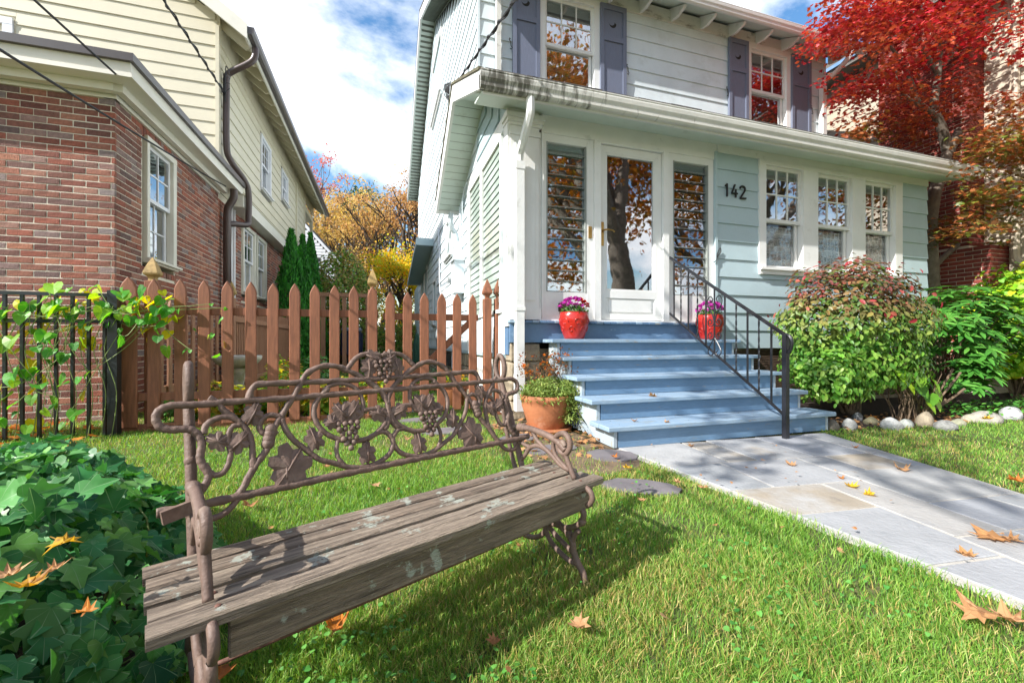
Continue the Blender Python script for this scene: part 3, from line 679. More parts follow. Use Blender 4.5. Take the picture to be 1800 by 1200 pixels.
# --- upper windows with shutters
for (u0, u1) in ((2.297, 3.10), (6.14, 6.947)):
    dh_window(house, fU, u0, u1, 4.56, 5.93, 5.235, .09, .09, .1, .08, curtain=(m_blind, 4.58, 5.3, 'blind_or_backing'))
m_hook = M('shutter_hook_iron', (.03, .03, .03), .5, .1)
SHU = [(1.79, 2.205), (3.19, 3.64), (5.634, 6.05), (7.04, 7.5)]
for i, (a, b) in enumerate(SHU):
    s = MB(); z0, z1 = 4.5, 6.0; zc = 5.48; sw = .06
    s.fbox(fU, a, a + sw, .03, .07, z0, z1); s.fbox(fU, b - sw, b, .03, .07, z0, z1)
    for c0, c1 in ((z0, z0 + .1), (zc - .04, zc + .04), (z1 - .08, z1)): s.fbox(fU, a + sw, b - sw, .03, .07, c0, c1)
    sh = s.build('shutter', m_shutter, house)
    # panels, the upper one bearing a flat black crescent for the shade of its cutout
    MB().fbox(fU, a + sw, b - sw, .035, .052, z0 + .1, zc - .04).build('shutter_panel', m_shutter, sh)
    MB().fbox(fU, a + sw, b - sw, .035, .052, zc + .04, z1 - .08).build('shutter_panel', m_shutter, sh)
    cx, cz, r = (a + b) / 2 - .01, zc + .24, .062; P = []
    for k in range(13):
        t_ = R(-150 + 175 * k / 12 - 20); P.append((cx + r * math.cos(t_), cz + r * math.sin(t_)))
    for k in range(12, -1, -1):
        t_ = R(-150 + 175 * k / 12 - 20); P.append((cx - .022 + r * .86 * math.cos(t_), cz + .026 + r * .86 * math.sin(t_)))
    q = MB(); n = 13
    q.v = [fU.W(x, .0535, z) for x, z in P]; q.f = [(k, k + 1, 24 - k, 25 - k) for k in range(12)]
    q.build('crescent_shade', m_dark, sh)
    hk = MB(); sx = a - .03 if i % 2 == 0 else b + .03; zz = 5.05
    hk.tube([fU.W(sx, .05, zz + .09), fU.W(sx - .015, .055, zz + .1), fU.W(sx - .02, .055, zz + .075), fU.W(sx, .055, zz + .05), fU.W(sx + .004, .055, zz), fU.W(sx + .02, .055, zz - .03), fU.W(sx + .01, .055, zz - .055), fU.W(sx - .01, .055, zz - .045)], .006, 6)
    hk.build('shutter_dog', m_hook, house)
# --- house number 142 as three metal figures
m_num = M('black_numeral', (.012, .012, .012), .4, .05)
def stroke(pts, u0, z0, s):
    m = MB(); m.tube(smoothpath([fP.W(u0 + x * s, .034, z0 + z * s) for x, z in pts], 3), .0125, 6); return m
nz = 2.655
n1 = stroke([(.25, .0), (.25, .5), (.25, 1.0)], 4.10, nz, .155); n1.tube([fP.W(4.112, .034, nz + .128), fP.W(4.139, .034, nz + .155)], .0115, 6); n1.build('number_one', m_num, house)
n4 = MB(); n4.tube([fP.W(4.262, .034, nz + .16), fP.W(4.215, .034, nz + .055)], .012, 6); n4.tube([fP.W(4.212, .034, nz + .05), fP.W(4.302, .034, nz + .05)], .012, 6); n4.tube([fP.W(4.275, .034, nz + .10), fP.W(4.275, .034, nz)], .012, 6); n4.build('number_four', m_num, house)
stroke([(0, .8), (.08, .97), (.3, 1.02), (.5, .9), (.5, .68), (.32, .42), (.05, .04), (.1, .0), (.35, .0), (.62, .03)], 4.345, nz, .15).build('number_two', m_num, house)
fly = MB(); fly.tube(smoothpath([fP.W(3.985, .03, 1.86), fP.W(3.99, .04, 1.9), fP.W(4.03, .045, 1.95), fP.W(4.02, .045, 2.0), fP.W(3.98, .04, 1.92), fP.W(3.97, .045, 1.85), fP.W(3.93, .04, 1.82)], 3), .006, 5)
fly.build('hummingbird_hook', m_hook, house)
# ================================================================ our house: roofs, gutters, side wall
def slab(P, th=.1): return MB().prism(P, (0, 0, -th))
# main roof
OV = .36; xl, xr = XL - OV, 7.9 + OV
s1 = (9.02 - 6.14) / (10.7 - 5.33)
mr = MB().prism([(xl, 5.36, 6.13), (xr, 5.36, 6.13), (xr, 10.7, 9.02), (xl, 10.7, 9.02)], (0, 0, .05)); mr.prism([(xl, 10.7, 9.02), (xr, 10.7, 9.02), (xr, 16.05, 6.13), (xl, 16.05, 6.13)], (0, 0, .05))
mainroof = mr.build('roof', m_roof, house)
sf = MB().prism([(xl + .02, 5.40, 6.05), (XL + .03, 5.40, 6.05), (XL + .03, 10.7, 8.9), (xl + .02, 10.7, 8.9)], (0, 0, .03)); sf.prism([(xl + .02, 16.0, 6.05), (XL + .03, 16.0, 6.05), (XL + .03, 10.7, 8.9), (xl + .02, 10.7, 8.9)], (0, 0, .03))
sf.prism([(XL, 5.40, 6.06), (xr - .02, 5.40, 6.06), (xr - .02, 5.85, 6.30), (XL, 5.85, 6.30)], (0, 0, .03))
sf.build('soffit', m_soffit, mainroof)
# soffit board joints on the left rake
m_gap = M('soffit_gap', (.2, .22, .19), .8, .1)
jm = MB()
for i in range(46):
    y = 10.8 + i * .115
    if y > 15.9: break
    z = 8.9 - (y - 10.7) * (2.85 / 5.3); jm.box(xl + .04, XL - .02, y, y + .006, z - .056, z - .0)
for i in range(46):
    y = 10.6 - i * .115
    if y < 5.5: break
    z = 8.9 - (10.7 - y) * (2.85 / 5.3); jm.box(xl + .04, XL - .02, y, y + .006, z - .056, z - .0)
o = jm.build('soffit_joint', m_gap, mainroof); o['kind'] = 'stuff'
for P, w in (([(xl - .02, 5.33, 6.0), (xl - .02, 5.33, 6.18), (xl - .02, 10.7, 9.06), (xl - .02, 10.7, 8.84)], .04), ([(xl - .02, 16.07, 6.0), (xl - .02, 16.07, 6.18), (xl - .02, 10.7, 9.06), (xl - .02, 10.7, 8.84)], .04), ([(xr - .02, 5.33, 6.0), (xr - .02, 5.33, 6.18), (xr - .02, 10.7, 9.06), (xr - .02, 10.7, 8.84)], .04)):
    MB().prism(P, (w, 0, 0)).build('rake_board', m_white, mainroof)
tb = MB(); tb.prism([(xl - .03, 5.33, 6.181), (xl - .03, 5.33, 6.21), (xl - .03, 10.7, 9.10), (xl - .03, 10.7, 9.061)], (.05, 0, 0)); tb.prism([(xl - .03, 16.07, 6.181), (xl - .03, 16.07, 6.21), (xl - .03, 10.7, 9.10), (xl - .03, 10.7, 9.061)], (.05, 0, 0)); tb.build('shingle_edge', m_roof, mainroof)
MB().fbox(Fr('-x', XL), 9.4, 15.4, .0, .02, 8.4, 8.41)
fr_u = MB(); fr_u.fbox(fU, XL, 7.9, -.02, .035, 6.0, 6.2); fr_u.build('frieze', m_whitedirty, house)
for i in range(12):    # rafter tails under the front eave
    x = 1.55 + i * .585
    MB().prism([(x, 5.77, 6.02), (x, 5.77, 6.24), (x, 5.42, 6.045), (x, 5.46, 6.01), (x, 5.60, 5.99)], (.045, 0, 0)).build('rafter_tail', m_white, mainroof)
def gutter(y, x0, x1, z0, z1, mat, parent, yback=.10, name='gutter'):
    """K-style gutter along X with its front at y"""
    hh = z1 - z0
    pr = [(y + yback, z0), (y + .035, z0), (y + .02, z0 + hh * .12), (y + .018, z0 + hh * .35), (y + .002, z0 + hh * .55), (y - .004, z0 + hh * .8), (y, z1 - .012), (y - .006, z1 - .01), (y - .006, z1), (y + .012, z1), (y + .012, z1 - .02), (y + yback, z1 - .02)]
    return MB().prism([(x0, a, b) for a, b in pr], (x1 - x0, 0, 0)).build(name, mat, parent)
gutter(5.31, xl - .02, xr + .05, 6.03, 6.15, m_white, mainroof, .07)
# downpipe at the right of the upper floor
dp = MB(); dp.tube(smoothpath([(8.0, 5.36, 6.03), (8.0, 5.40, 5.93), (7.90, 5.60, 5.72), (7.78, 5.69, 5.62), (7.765, 5.70, 5.5)], 3), .042, 8); dp.box(7.72, 7.81, 5.66, 5.745, 4.3, 5.52); dp.build('downspout', m_white, house)
dp = MB(); dp.box(1.535, 1.60, 5.655, 5.735, 4.15, 6.05); dp.build('downspout', m_whitedirty, house)
# chimney stub over the ridge
ch = MB(); ch.box(6.75, 7.35, 9.6, 10.2, 8.3, 10.6); chim = ch.build('chimney', m_mortar, house)
bricks(chim, Fr('-y', 9.6), 6.75, 7.35, 8.9, 10.6, [], m_brickr, 120); bricks(chim, Fr('-x', 6.75), 9.6, 10.2, 8.9, 10.6, [], m_brickr, 80)
# porch roof: front slope, little rear slope at the left end
pxl, pxr = .90, 8.30
rf = MB().prism([(pxl, 3.86, 3.34), (pxr, 3.86, 3.34), (pxr, 5.78, 4.30), (XL + .02, 5.78, 4.30), (XL + .02, 5.42, 4.12), (pxl, 5.42, 4.12)], (0, 0, .045))
rf.prism([(pxl, 5.42, 4.12), (XL, 5.42, 4.12), (XL, 7.12, 3.19), (pxl, 7.12, 3.19)], (0, 0, .045))
proof = rf.build('porch_roof', m_roof, house)
sf = MB(); sf.prism([(pxl + .03, 3.90, 3.235), (pxr - .03, 3.90, 3.235), (pxr - .03, 4.30, 3.305), (pxl + .03, 4.30, 3.305)], (0, 0, .02)); sf.build('soffit', m_soffit, proof)
sf = MB(); sf.prism([(pxl + .02, 3.95, 3.24), (XL + .0, 3.95, 3.24), (XL + .0, 5.42, 3.98), (pxl + .02, 5.42, 3.98)], (0, 0, .02)); sf.prism([(pxl + .02, 7.10, 3.05), (XL + .0, 7.10, 3.05), (XL + .0, 5.42, 3.98), (pxl + .02, 5.42, 3.98)], (0, 0, .02)); sf.build('rake_soffit', m_soffit, proof)
jm = MB()
for i in range(14):
    y = 5.5 + i * .115; z = 3.98 - (y - 5.42) * .5536; jm.box(pxl + .03, XL - .03, y, y + .005, z - .004, z + .005)
o = jm.build('soffit_joint', m_gap, proof); o['kind'] = 'stuff'
fb = MB(); fb.prism([(pxl - .02, 3.84, 3.20), (pxl - .02, 3.84, 3.375), (pxl - .02, 5.42, 4.15), (pxl - .02, 5.42, 3.93)], (.04, 0, 0)); fb.prism([(pxl - .02, 7.14, 2.99), (pxl - .02, 7.14, 3.20), (pxl - .02, 5.42, 4.15), (pxl - .02, 5.42, 3.93)], (.04, 0, 0))
fb.prism([(pxr - .02, 3.84, 3.22), (pxr - .02, 3.84, 3.375), (pxr - .02, 5.78, 4.33), (pxr - .02, 5.78, 4.12)], (.03, 0, 0)); fb.box(pxl + .02, pxr - .02, 3.875, 3.90, 3.19, 3.34)
fb.box(pxl + .02, XL, 7.115, 7.14, 2.99, 3.19)
fb.build('fascia', m_white, proof)
tb = MB()
for (a, b, c_, d) in ((3.84, 3.376, 5.42, 4.151), (7.14, 3.201, 5.42, 4.151)):
    tb.prism([(pxl - .035, a, b), (pxl - .035, a, b + .03), (pxl - .035, c_, d + .03), (pxl - .035, c_, d)], (.05, 0, 0))
tb.build('shingle_edge', M('mossy_shingle_edge', (.10, .09, .06), .95, .4, 30, .8, 90, stains=[((.20, .19, .10), 12, .5, .7)]), proof)
for i in range(18):    # front edge of the first shingle course
    x0 = pxl + .02 + i * (pxr - pxl - .04) / 18; MB().box(x0 + .004, x0 + (pxr - pxl - .04) / 18 - .004, 3.80, 4.0, 3.372 + (.004 * (i % 3)), 3.381 + (.004 * (i % 3))).build('shingle', m_roof, proof)
def dirt_ext(nt, cur, tc):
    N = nt.nodes.new; L = nt.links.new; sp = N('ShaderNodeSeparateXYZ'); L(tc.outputs['Object'], sp.inputs[0])
    mp = N('ShaderNodeMapping'); mp.inputs['Scale'].default_value = (9, 1, 2.2); L(tc.outputs['Object'], mp.inputs[0]); ns = N('ShaderNodeTexNoise'); ns.inputs['Scale'].default_value = 1.6; ns.inputs['Detail'].default_value = 8; ns.inputs['Roughness'].default_value = .7; L(mp.outputs[0], ns.inputs['Vector'])
    mr = N('ShaderNodeMapRange'); mr.inputs[1].default_value = 2.6; mr.inputs[2].default_value = 1.5; mr.inputs[3].default_value = -.12; mr.inputs[4].default_value = .10; L(sp.outputs[0], mr.inputs[0])
    ad = N('ShaderNodeMath'); ad.operation = 'ADD'; L(ns.outputs[0], ad.inputs[0]); L(mr.outputs[0], ad.inputs[1]); m2 = N('ShaderNodeMapRange'); m2.inputs[1].default_value = .5; m2.inputs[2].default_value = .68; m2.inputs[4].default_value = .9; L(ad.outputs[0], m2.inputs[0])
    mx = N('ShaderNodeMix'); mx.data_type = 'RGBA'; L(m2.outputs[0], mx.inputs[0]); L(cur, mx.inputs[6]); mx.inputs[7].default_value = (.075, .07, .052, 1); return mx.outputs[2]
gutter(3.79, pxl - .02, pxr + .03, 3.205, 3.362, M('mildewed_gutter', (.66, .65, .60), .45, .08, 4, .15, 30, extra=dirt_ext), proof, .09)
# side rake frieze board below the porch gable, siding trim
t = MB(); t.fbox(fS, YP + .03, 6.4, 0, .03, 3.14, 3.30); t.fbox(fS, YP - .03, YP + .12, -.1, .032, 1.0, 3.30); t.fbox(fS, 6.33, 6.41, 0, .034, .70, 3.139); t.build('side_frieze', m_white, house)
# side louvres: two bays
def side_louvre(y0, y1):
    w = MB(); w.fbox(fS, y0 - .05, y0, -.1, .03, 1.16, 3.139); w.fbox(fS, y1, y1 + .05, -.1, .03, 1.16, 3.139); w.fbox(fS, y0, y1, -.1, .03, 3.10, 3.139); w.fbox(fS, y0, y1, -.1, .045, 1.16, 1.20)
    wf = w.build('louvre_window', m_white, house); n = 21; hh = 1.9 / n
    MB().fbox(fS, y0 + .004, y1 - .004, -.095, -.093, 1.2, 3.1).build('louvre_backing', m_dark, wf)  # black sheet in place of the dark room behind the louvres
    for i in range(n):
        zc = 1.2 + hh * (i + .5)
        P = [fS.W(y0 + .01, .006, zc - hh * .54), fS.W(y1 - .01, .006, zc - hh * .54), fS.W(y1 - .01, -.003, zc + hh * .54), fS.W(y0 + .01, -.003, zc + hh * .54)]
        MB().prism(P, Vector((-.005, 0, 0))).build('glass_slat', M_sl, wf)
        MB().fbox(fS, y0 + .01, y1 - .01, .0062, .012, zc - hh * .54, zc - hh * .47).build('slat_edge', M_edge, wf)
M_sl = M('frosted_louvre', (.36, .43, .38), .12, .05, 3, spec=.8, stains=[((.55, .62, .58), 1.5, .5, .7)])
M_edge = M('louvre_green_edge', (.10, .16, .13), .3, .1, 5)
side_louvre(4.56, 5.44); side_louvre(5.55, 6.27)
# water table, blue deck rim, foundation
t = MB(); t.fbox(fS, 4.4, YB, 0, .03, .655, .698); t.build('water_table', m_aqua, house)
t = MB(); t.fbox(fS, 4.402, 5.9, .0, .012, .70, 1.159); t.fbox(fS, 5.9, 6.33, 0, .012, .70, 1.159); t.build('side_panel', m_aqua_hi, house)
rim = MB(); rim.box(XL - .01, 4.02, 4.21, 4.268, .83, 1.036); rim.box(XL - .016, XL + .02, 4.269, 4.4, .701, 1.036); rimo = rim.build('deck_rim', m_bluedeck, house)
nb = 33
for i in range(nb):
    x0 = XL - .03 + i * (4.04 - XL + .03) / nb; dz = random.uniform(-.002, .002)
    MB().cbox(x0 + .002, x0 + (4.04 - XL + .03) / nb - .002, 4.165 + random.uniform(-.004, .004), 4.30, 1.037 + dz, 1.062 + dz, .003).build('deck_board', m_bluedeck if i % 3 else m_bluetread, rimo)
fo = MB(); fo.box(XL + .05, XR - .05, 4.33, 4.6, 0, .76); fo.box(XL + .04, 7.8, 5.9, YB, 0, .66); fo.build('foundation', m_stone, house)
def stoneblock(x0, x1, y0, y1, z0, z1, parent, name='foundation_block', mat=None):
    m = MB().cbox(x0, x1, y0, y1, z0, z1, .018); m.v = [(x + random.uniform(-.008, .008), y + random.uniform(-.01, .01), z + random.uniform(-.006, .006)) for x, y, z in m.v]; m.build(name, mat or m_stone, parent)
for (z0, z1) in ((.0, .2), (.205, .42), (.425, .62), (.625, .826)):
    stoneblock(XL, XL + .34, 4.24, 4.6, z0, z1, house)
for i, (z0, z1) in enumerate(((.0, .22), (.225, .44), (.445, .652))):
    y = 5.95 - .15 * (i % 2)
    while y < 12:
        l = random.uniform(.38, .55)
        if not (z1 > .3 and y < 8.9 and y + l > 8.0): stoneblock(XL - .01, XL + .08, y, y + l - .008, z0, z1, house)
        y += l
MB().box(XL + .0, XL + .03, 8.05, 8.85, .35, .62).build('basement_window', m_dark, house); MB().box(XL - .012, XL + .028, 8.0, 8.049, .33, .65).build('basement_frame', m_winwhite, house)
for i in range(13):    # white skirt boards under the porch side
    y0 = 4.62 + i * .098; MB().box(XL + .01, XL + .03, y0 + .004, y0 + .09, .03, .653).build('skirt_board', m_white, house)
for i in range(22):    # dark slatted skirting below the right half
    z0 = .06 + i * .032
    if z0 > .72: break
    MB().box(4.03, 7.9, 4.285, 4.30, z0, z0 + .022).build('skirt_slat', M('brown_skirting', (.10, .065, .045), .8, .3, 12, .4) if i == 0 else MATS['brown_skirting'], house)
# side windows
dh_window(house, fS, 7.93, 8.66, 2.50, 3.22, 2.86, .07, .07, .07, .07, cols=2, rows=1, mat=m_white)
t = MB(); c0 = Vector((XL - .045, 8.66, 2.5)); t.bar(fS.W(7.93, .02, 2.5), fS.W(8.66, .02, 3.22), .03, .03); t.bar(fS.W(8.66, .018, 2.5), fS.W(7.93, .018, 3.22), .03, .03); t.build('window_lattice', m_white, house)
dh_window(house, fS, 12.45, 13.25, 1.6, 3.0, 2.3, .07, .07, .07, .07, cols=1, rows=1); dh_window(house, fS, 13.45, 14.25, 1.6, 3.0, 2.3, .07, .07, .07, .07, cols=1, rows=1)
dh_window(house, fS, 10.38, 10.92, 1.28, 2.32, 1.8, .07, .07, .07, .07, cols=1, rows=1)
dh_window(house, fS, 9.42, 10.98, 6.42, 7.78, 7.1, .08, .08, .08, .1, cols=1, rows=1)
# little lean-to roof on the side towards the back
t = MB().prism([(.86, 10.9, 3.42), (XL, 10.9, 3.42), (XL, 14.5, 2.82), (.86, 14.5, 2.82)], (0, 0, .05)); hd = t.build('side_hood_roof', m_roof, house)
t = MB().prism([(.84, 10.9, 3.28), (.84, 10.9, 3.41), (.84, 14.52, 2.81), (.84, 14.52, 2.68)], (.03, 0, 0)); t.prism([(.88, 10.92, 3.33), (XL, 10.92, 3.33), (XL, 14.5, 2.73), (.88, 14.5, 2.73)], (0, 0, .02)); t.box(.84, XL, 10.87, 10.899, 3.28, 3.46); t.build('hood_fascia', m_aqua, hd)
t = MB(); t.box(XL + .0, 5, YB, 17.6, 0, 2.9); t.build('rear_addition', m_aqua, house)
# front downspout with its elbow
d = MB(); d.tube(smoothpath([(1.385, 3.86, 3.21), (1.39, 3.87, 3.10), (1.39, 3.90, 3.04), (1.375, 4.05, 2.86), (1.37, 4.14, 2.78), (1.37, 4.155, 2.68)], 3), .045, 8, twist=0)
d.box(1.328, 1.415, 4.115, 4.20, .50, 2.70); dsp = d.build('downspout', m_white, house)
MB().box(1.32, 1.423, 4.108, 4.205, 1.16, 1.20).build('downspout_band', m_white, dsp); MB().box(1.322, 1.421, 4.11, 4.203, 2.62, 2.70).build('downspout_band', m_white, dsp)
MB().box(1.325, 1.418, 4.112, 4.203, .12, .50).build('downspout_foot', m_white, dsp)
# downspout elbow at the small rear slope, pipes and meter box on the side
d = MB(); d.tube(smoothpath([(1.12, 7.06, 3.0), (1.12, 7.1, 2.85), (1.16, 7.15, 2.75), (1.22, 7.18, 2.68), (1.235, 7.18, 2.5)], 3), .04, 8); d.box(1.20, 1.275, 7.14, 7.22, .2, 2.55); d.build('downspout', m_aqua_hi, house)
mbx = MB(); mbx.box(1.12, 1.28, 6.70, 7.02, 1.62, 2.14); bx = mbx.build('meter_box', m_aqua_hi, house)
MB().box(1.10, 1.285, 6.68, 7.04, 2.141, 2.17).build('meter_box_lid', m_aqua_hi, bx)
d = MB(); d.tube([(1.24, 6.85, 2.15), (1.24, 6.86, 3.0), (1.25, 6.7, 3.1)], .022, 6); d.tube([(1.24, 6.86, 1.62), (1.24, 6.88, .3)], .025, 6); d.tube(smoothpath([(1.235, 6.75, 2.15), (1.23, 6.6, 2.5), (1.235, 6.62, 3.1), (1.235, 6.3, 3.25)], 3), .008, 5); d.build('conduit', m_aqua_hi, house)
d = MB(); d.lathe([(.0, 0), (.06, 0), (.06, .08), (.0, .08)], (0, 0, 0), 12); d.v = [(1.2 - z * .9, 7.45 + x, 1.93 + y) for x, y, z in d.v]; d.build('meter_dial', M('meter_glass', (.4, .42, .42), .2, .05), house)
d = MB(); d.tube(smoothpath([(1.27, 9.9, 3.5), (1.26, 9.6, 2.9), (1.25, 9.5, 2.2), (1.24, 9.2, 1.85), (1.25, 8.9, 1.8), (1.26, 8.75, 1.95)], 4), .012, 5); d.build('white_cable', m_winwhite, house)
d = MB(); d.lathe([(.05, 0), (.07, .2), (.06, .35), (.03, .4)], (1.22, 9.4, .72), 8); d.box(1.2, 1.27, 9.33, 9.47, .3, .8); d.build('utility_conduit', M('grey_metal_box', (.25, .27, .27), .5, .1), house)
# ================================================================ front steps
steps = thing('front_steps', 'five wide blue painted wooden steps with worn treads below the front door', 'steps', (2.85, 3.5, 0))
NOSE = [2.842, 3.115, 3.39, 3.665, 3.94]; TZ = [.183, .353, .522, .690, .863]; X0, X1 = 1.65, 4.05
for k in range(5):
    yb = (NOSE[k + 1] + .034) if k < 4 else 4.205
    zb = TZ[k] - .037; mid = NOSE[k] + (yb - NOSE[k]) * .52
    for a, b in ((NOSE[k], mid - .002), (mid + .002, yb)):
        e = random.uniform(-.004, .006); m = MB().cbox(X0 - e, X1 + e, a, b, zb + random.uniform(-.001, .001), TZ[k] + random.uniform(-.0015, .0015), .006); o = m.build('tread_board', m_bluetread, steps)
        for xx in (1.80, 2.45, 3.15, 3.92): MB().lathe([(.0045, 0), (.004, .0012), (.0, .0014)], (xx + random.uniform(-.01, .01), (a + b) / 2 + random.uniform(-.02, .02), TZ[k] + .0005), 6).build('nail', m_hook, o)
    z0 = (TZ[k - 1] if k else .014) + .001
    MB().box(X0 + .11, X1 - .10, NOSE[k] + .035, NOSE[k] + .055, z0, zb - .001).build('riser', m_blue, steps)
for x in (X0 + .07, X1 - .095):
    P = []
    for k in range(5):
        z0 = TZ[k - 1] - .037 if k else .0
        P += [(x, NOSE[k] + .036, z0 if k else .015), (x, NOSE[k] + .036, TZ[k] - .038)]
    P += [(x, 4.2, TZ[4] - .038), (x, 4.2, .62), (x, 3.15, .015)]
    MB().prism(P, (.03, 0, 0)).build('stringer', M('worn_stringer_paint', (.36, .42, .46), .6, .15, 5, .3, 40, stains=[((.33, .30, .2), 6, .56, .66, (3, 3, 1)), ((.2, .3, .42), 3, .55, .75)]) if x < 3 else MATS['worn_stringer_paint'], steps)
t = MB()    # diagonal lattice under the stair side
for i in range(12):
    y = 3.2 + i * .1; zt = min(.62, (y - 3.1) * .55)
    if y < 4.15: t.bar((X0 + .085, y, .03), (X0 + .085, max(3.12, y - .55), min(.58, .58)) if False else (X0 + .085, min(4.18, y + .35), min(zt + .1, .55)), .006, .022, (1, 0, 0)); t.bar((X0 + .095, min(4.18, y + .3), .03), (X0 + .095, y, min(.5, max(.1, zt))), .006, .022, (1, 0, 0))
t.build('lattice', MATS['worn_stringer_paint'], steps)
# ================================================================ iron handrail
rail = thing('handrail', 'black wrought iron stair railing with scrolls and twisted balusters', 'railing', (3.3, 3.5, 0))
XRL = 3.30
def rtop(y): return .885 + (y - 2.74) * (1.84 - .885) / (4.26 - 2.74)
def rlow(y): return .215 + (y - 2.76) * (1.18 - .215) / (4.26 - 2.76)
MB().box(XRL - .02, XRL + .02, 2.72, 2.76, .012, .90).build('newel_post', m_black, rail)
m = MB(); m.bar((XRL, 2.735, rtop(2.735) + .012), (XRL, 4.262, rtop(4.262) + .012), .036, .012); m.bar((XRL, 2.74, rtop(2.74)), (XRL, 4.262, rtop(4.262)), .026, .012)
m.tube(smoothpath([(XRL, 2.74, .90), (XRL, 2.705, .885), (XRL, 2.685, .85), (XRL, 2.685, .80), (XRL, 2.70, .76), (XRL, 2.72, .75)], 3), .014, 6); m.build('top_rail', m_black, rail)
MB().bar((XRL, 2.76, rlow(2.76)), (XRL, 4.262, rlow(4.262)), .026, .014).build('bottom_rail', m_black, rail)
for i, (y, tw) in enumerate([(4.174, 0), (4.055, 1), (3.933, 0), (3.79, 1), (3.664, 0), (3.544, 0), (3.407, 0), (3.265, 1), (3.132, 0), (3.007, 1), (2.878, 0)]):
    m = MB(); z0, z1 = rlow(y), rtop(y)
    if tw:
        n = 26; m.tube([(XRL, y, z0 + (z1 - z0) * k / n) for k in range(n + 1)], .0085, 4, twist=.55 if True else 0)
    else: m.box(XRL - .0065, XRL + .0065, y - .0065, y + .0065, z0, z1)
    m.build('baluster', m_black, rail)
sc = MB(); yc_, zc_ = 3.544, 1.0
def spiral(cy, cz, r, a0, turns, sy=1, n=18):
    return [(XRL, cy + sy * r * (1 - .75 * k / n) * math.cos(a0 + turns * 2 * math.pi * k / n), cz + r * (1 - .75 * k / n) * math.sin(a0 + turns * 2 * math.pi * k / n)) for k in range(n + 1)]
for sy in (-1, 1):
    sc.tube(smoothpath([(XRL, yc_, zc_ + .02), (XRL, yc_ + sy * .03, zc_ + .12), (XRL, yc_ + sy * .085, zc_ + .2), (XRL, yc_ + sy * .10, zc_ + .27), (XRL, yc_ + sy * .06, zc_ + .31), (XRL, yc_ + sy * .025, zc_ + .28), (XRL, yc_ + sy * .045, zc_ + .245)], 4), .006, 5)
    sc.tube(smoothpath([(XRL, yc_, zc_ - .12), (XRL, yc_ + sy * .06, zc_ - .2), (XRL, yc_ + sy * .09, zc_ - .27), (XRL, yc_ + sy * .05, zc_ - .31), (XRL, yc_ + sy * .02, zc_ - .28), (XRL, yc_ + sy * .045, zc_ - .255)], 4), .006, 5)
    for cz in (zc_ + .04, zc_ - .1): sc.tube(spiral(yc_ + sy * .055, cz, .05, math.pi if sy > 0 else math.pi, 1.3, sy), .0055, 5)
sc.build('scroll_ornament', m_black, rail)
# ================================================================ red pots with mums
m_red = M('red_glaze', (.40, .018, .012), .28, .12, 14, .12, 20, spec=.5, coat=.3, stains=[((.22, .008, .006), 9, .5, .7)])
m_mumleaf = leafmat('mum_leaf', [h('#2f5a1a'), h('#4d7d25'), h('#1f4314'), h('#5d8f33')], .25)
def flowermat(n, cs): return leafmat(n, cs, .3, .6, (1.2, .9, 1.2))
m_mag = flowermat('magenta_petal', [h('#b0208f'), h('#c93bb0'), h('#8e1a78'), h('#d457bb')]); m_redp = flowermat('red_petal', [h('#c01818'), h('#d83020'), h('#a01014'), h('#e04a30')])
def blossoms(name, C, rad, mat, parent, k=16):
    C = np.asarray(C); n = len(C); cc = np.repeat(C, k, 0); d = rvec(n * k); d[:, 2] = np.abs(d[:, 2]) * .9 + .15
    o = leafmesh(name, T_DIA, cc + d * rad * .15, rvec(n * k) * .4 + d[:, [1, 0, 2]] * .3, np.full(n * k, rad), mat, parent, dirv=d); o['kind'] = 'stuff'
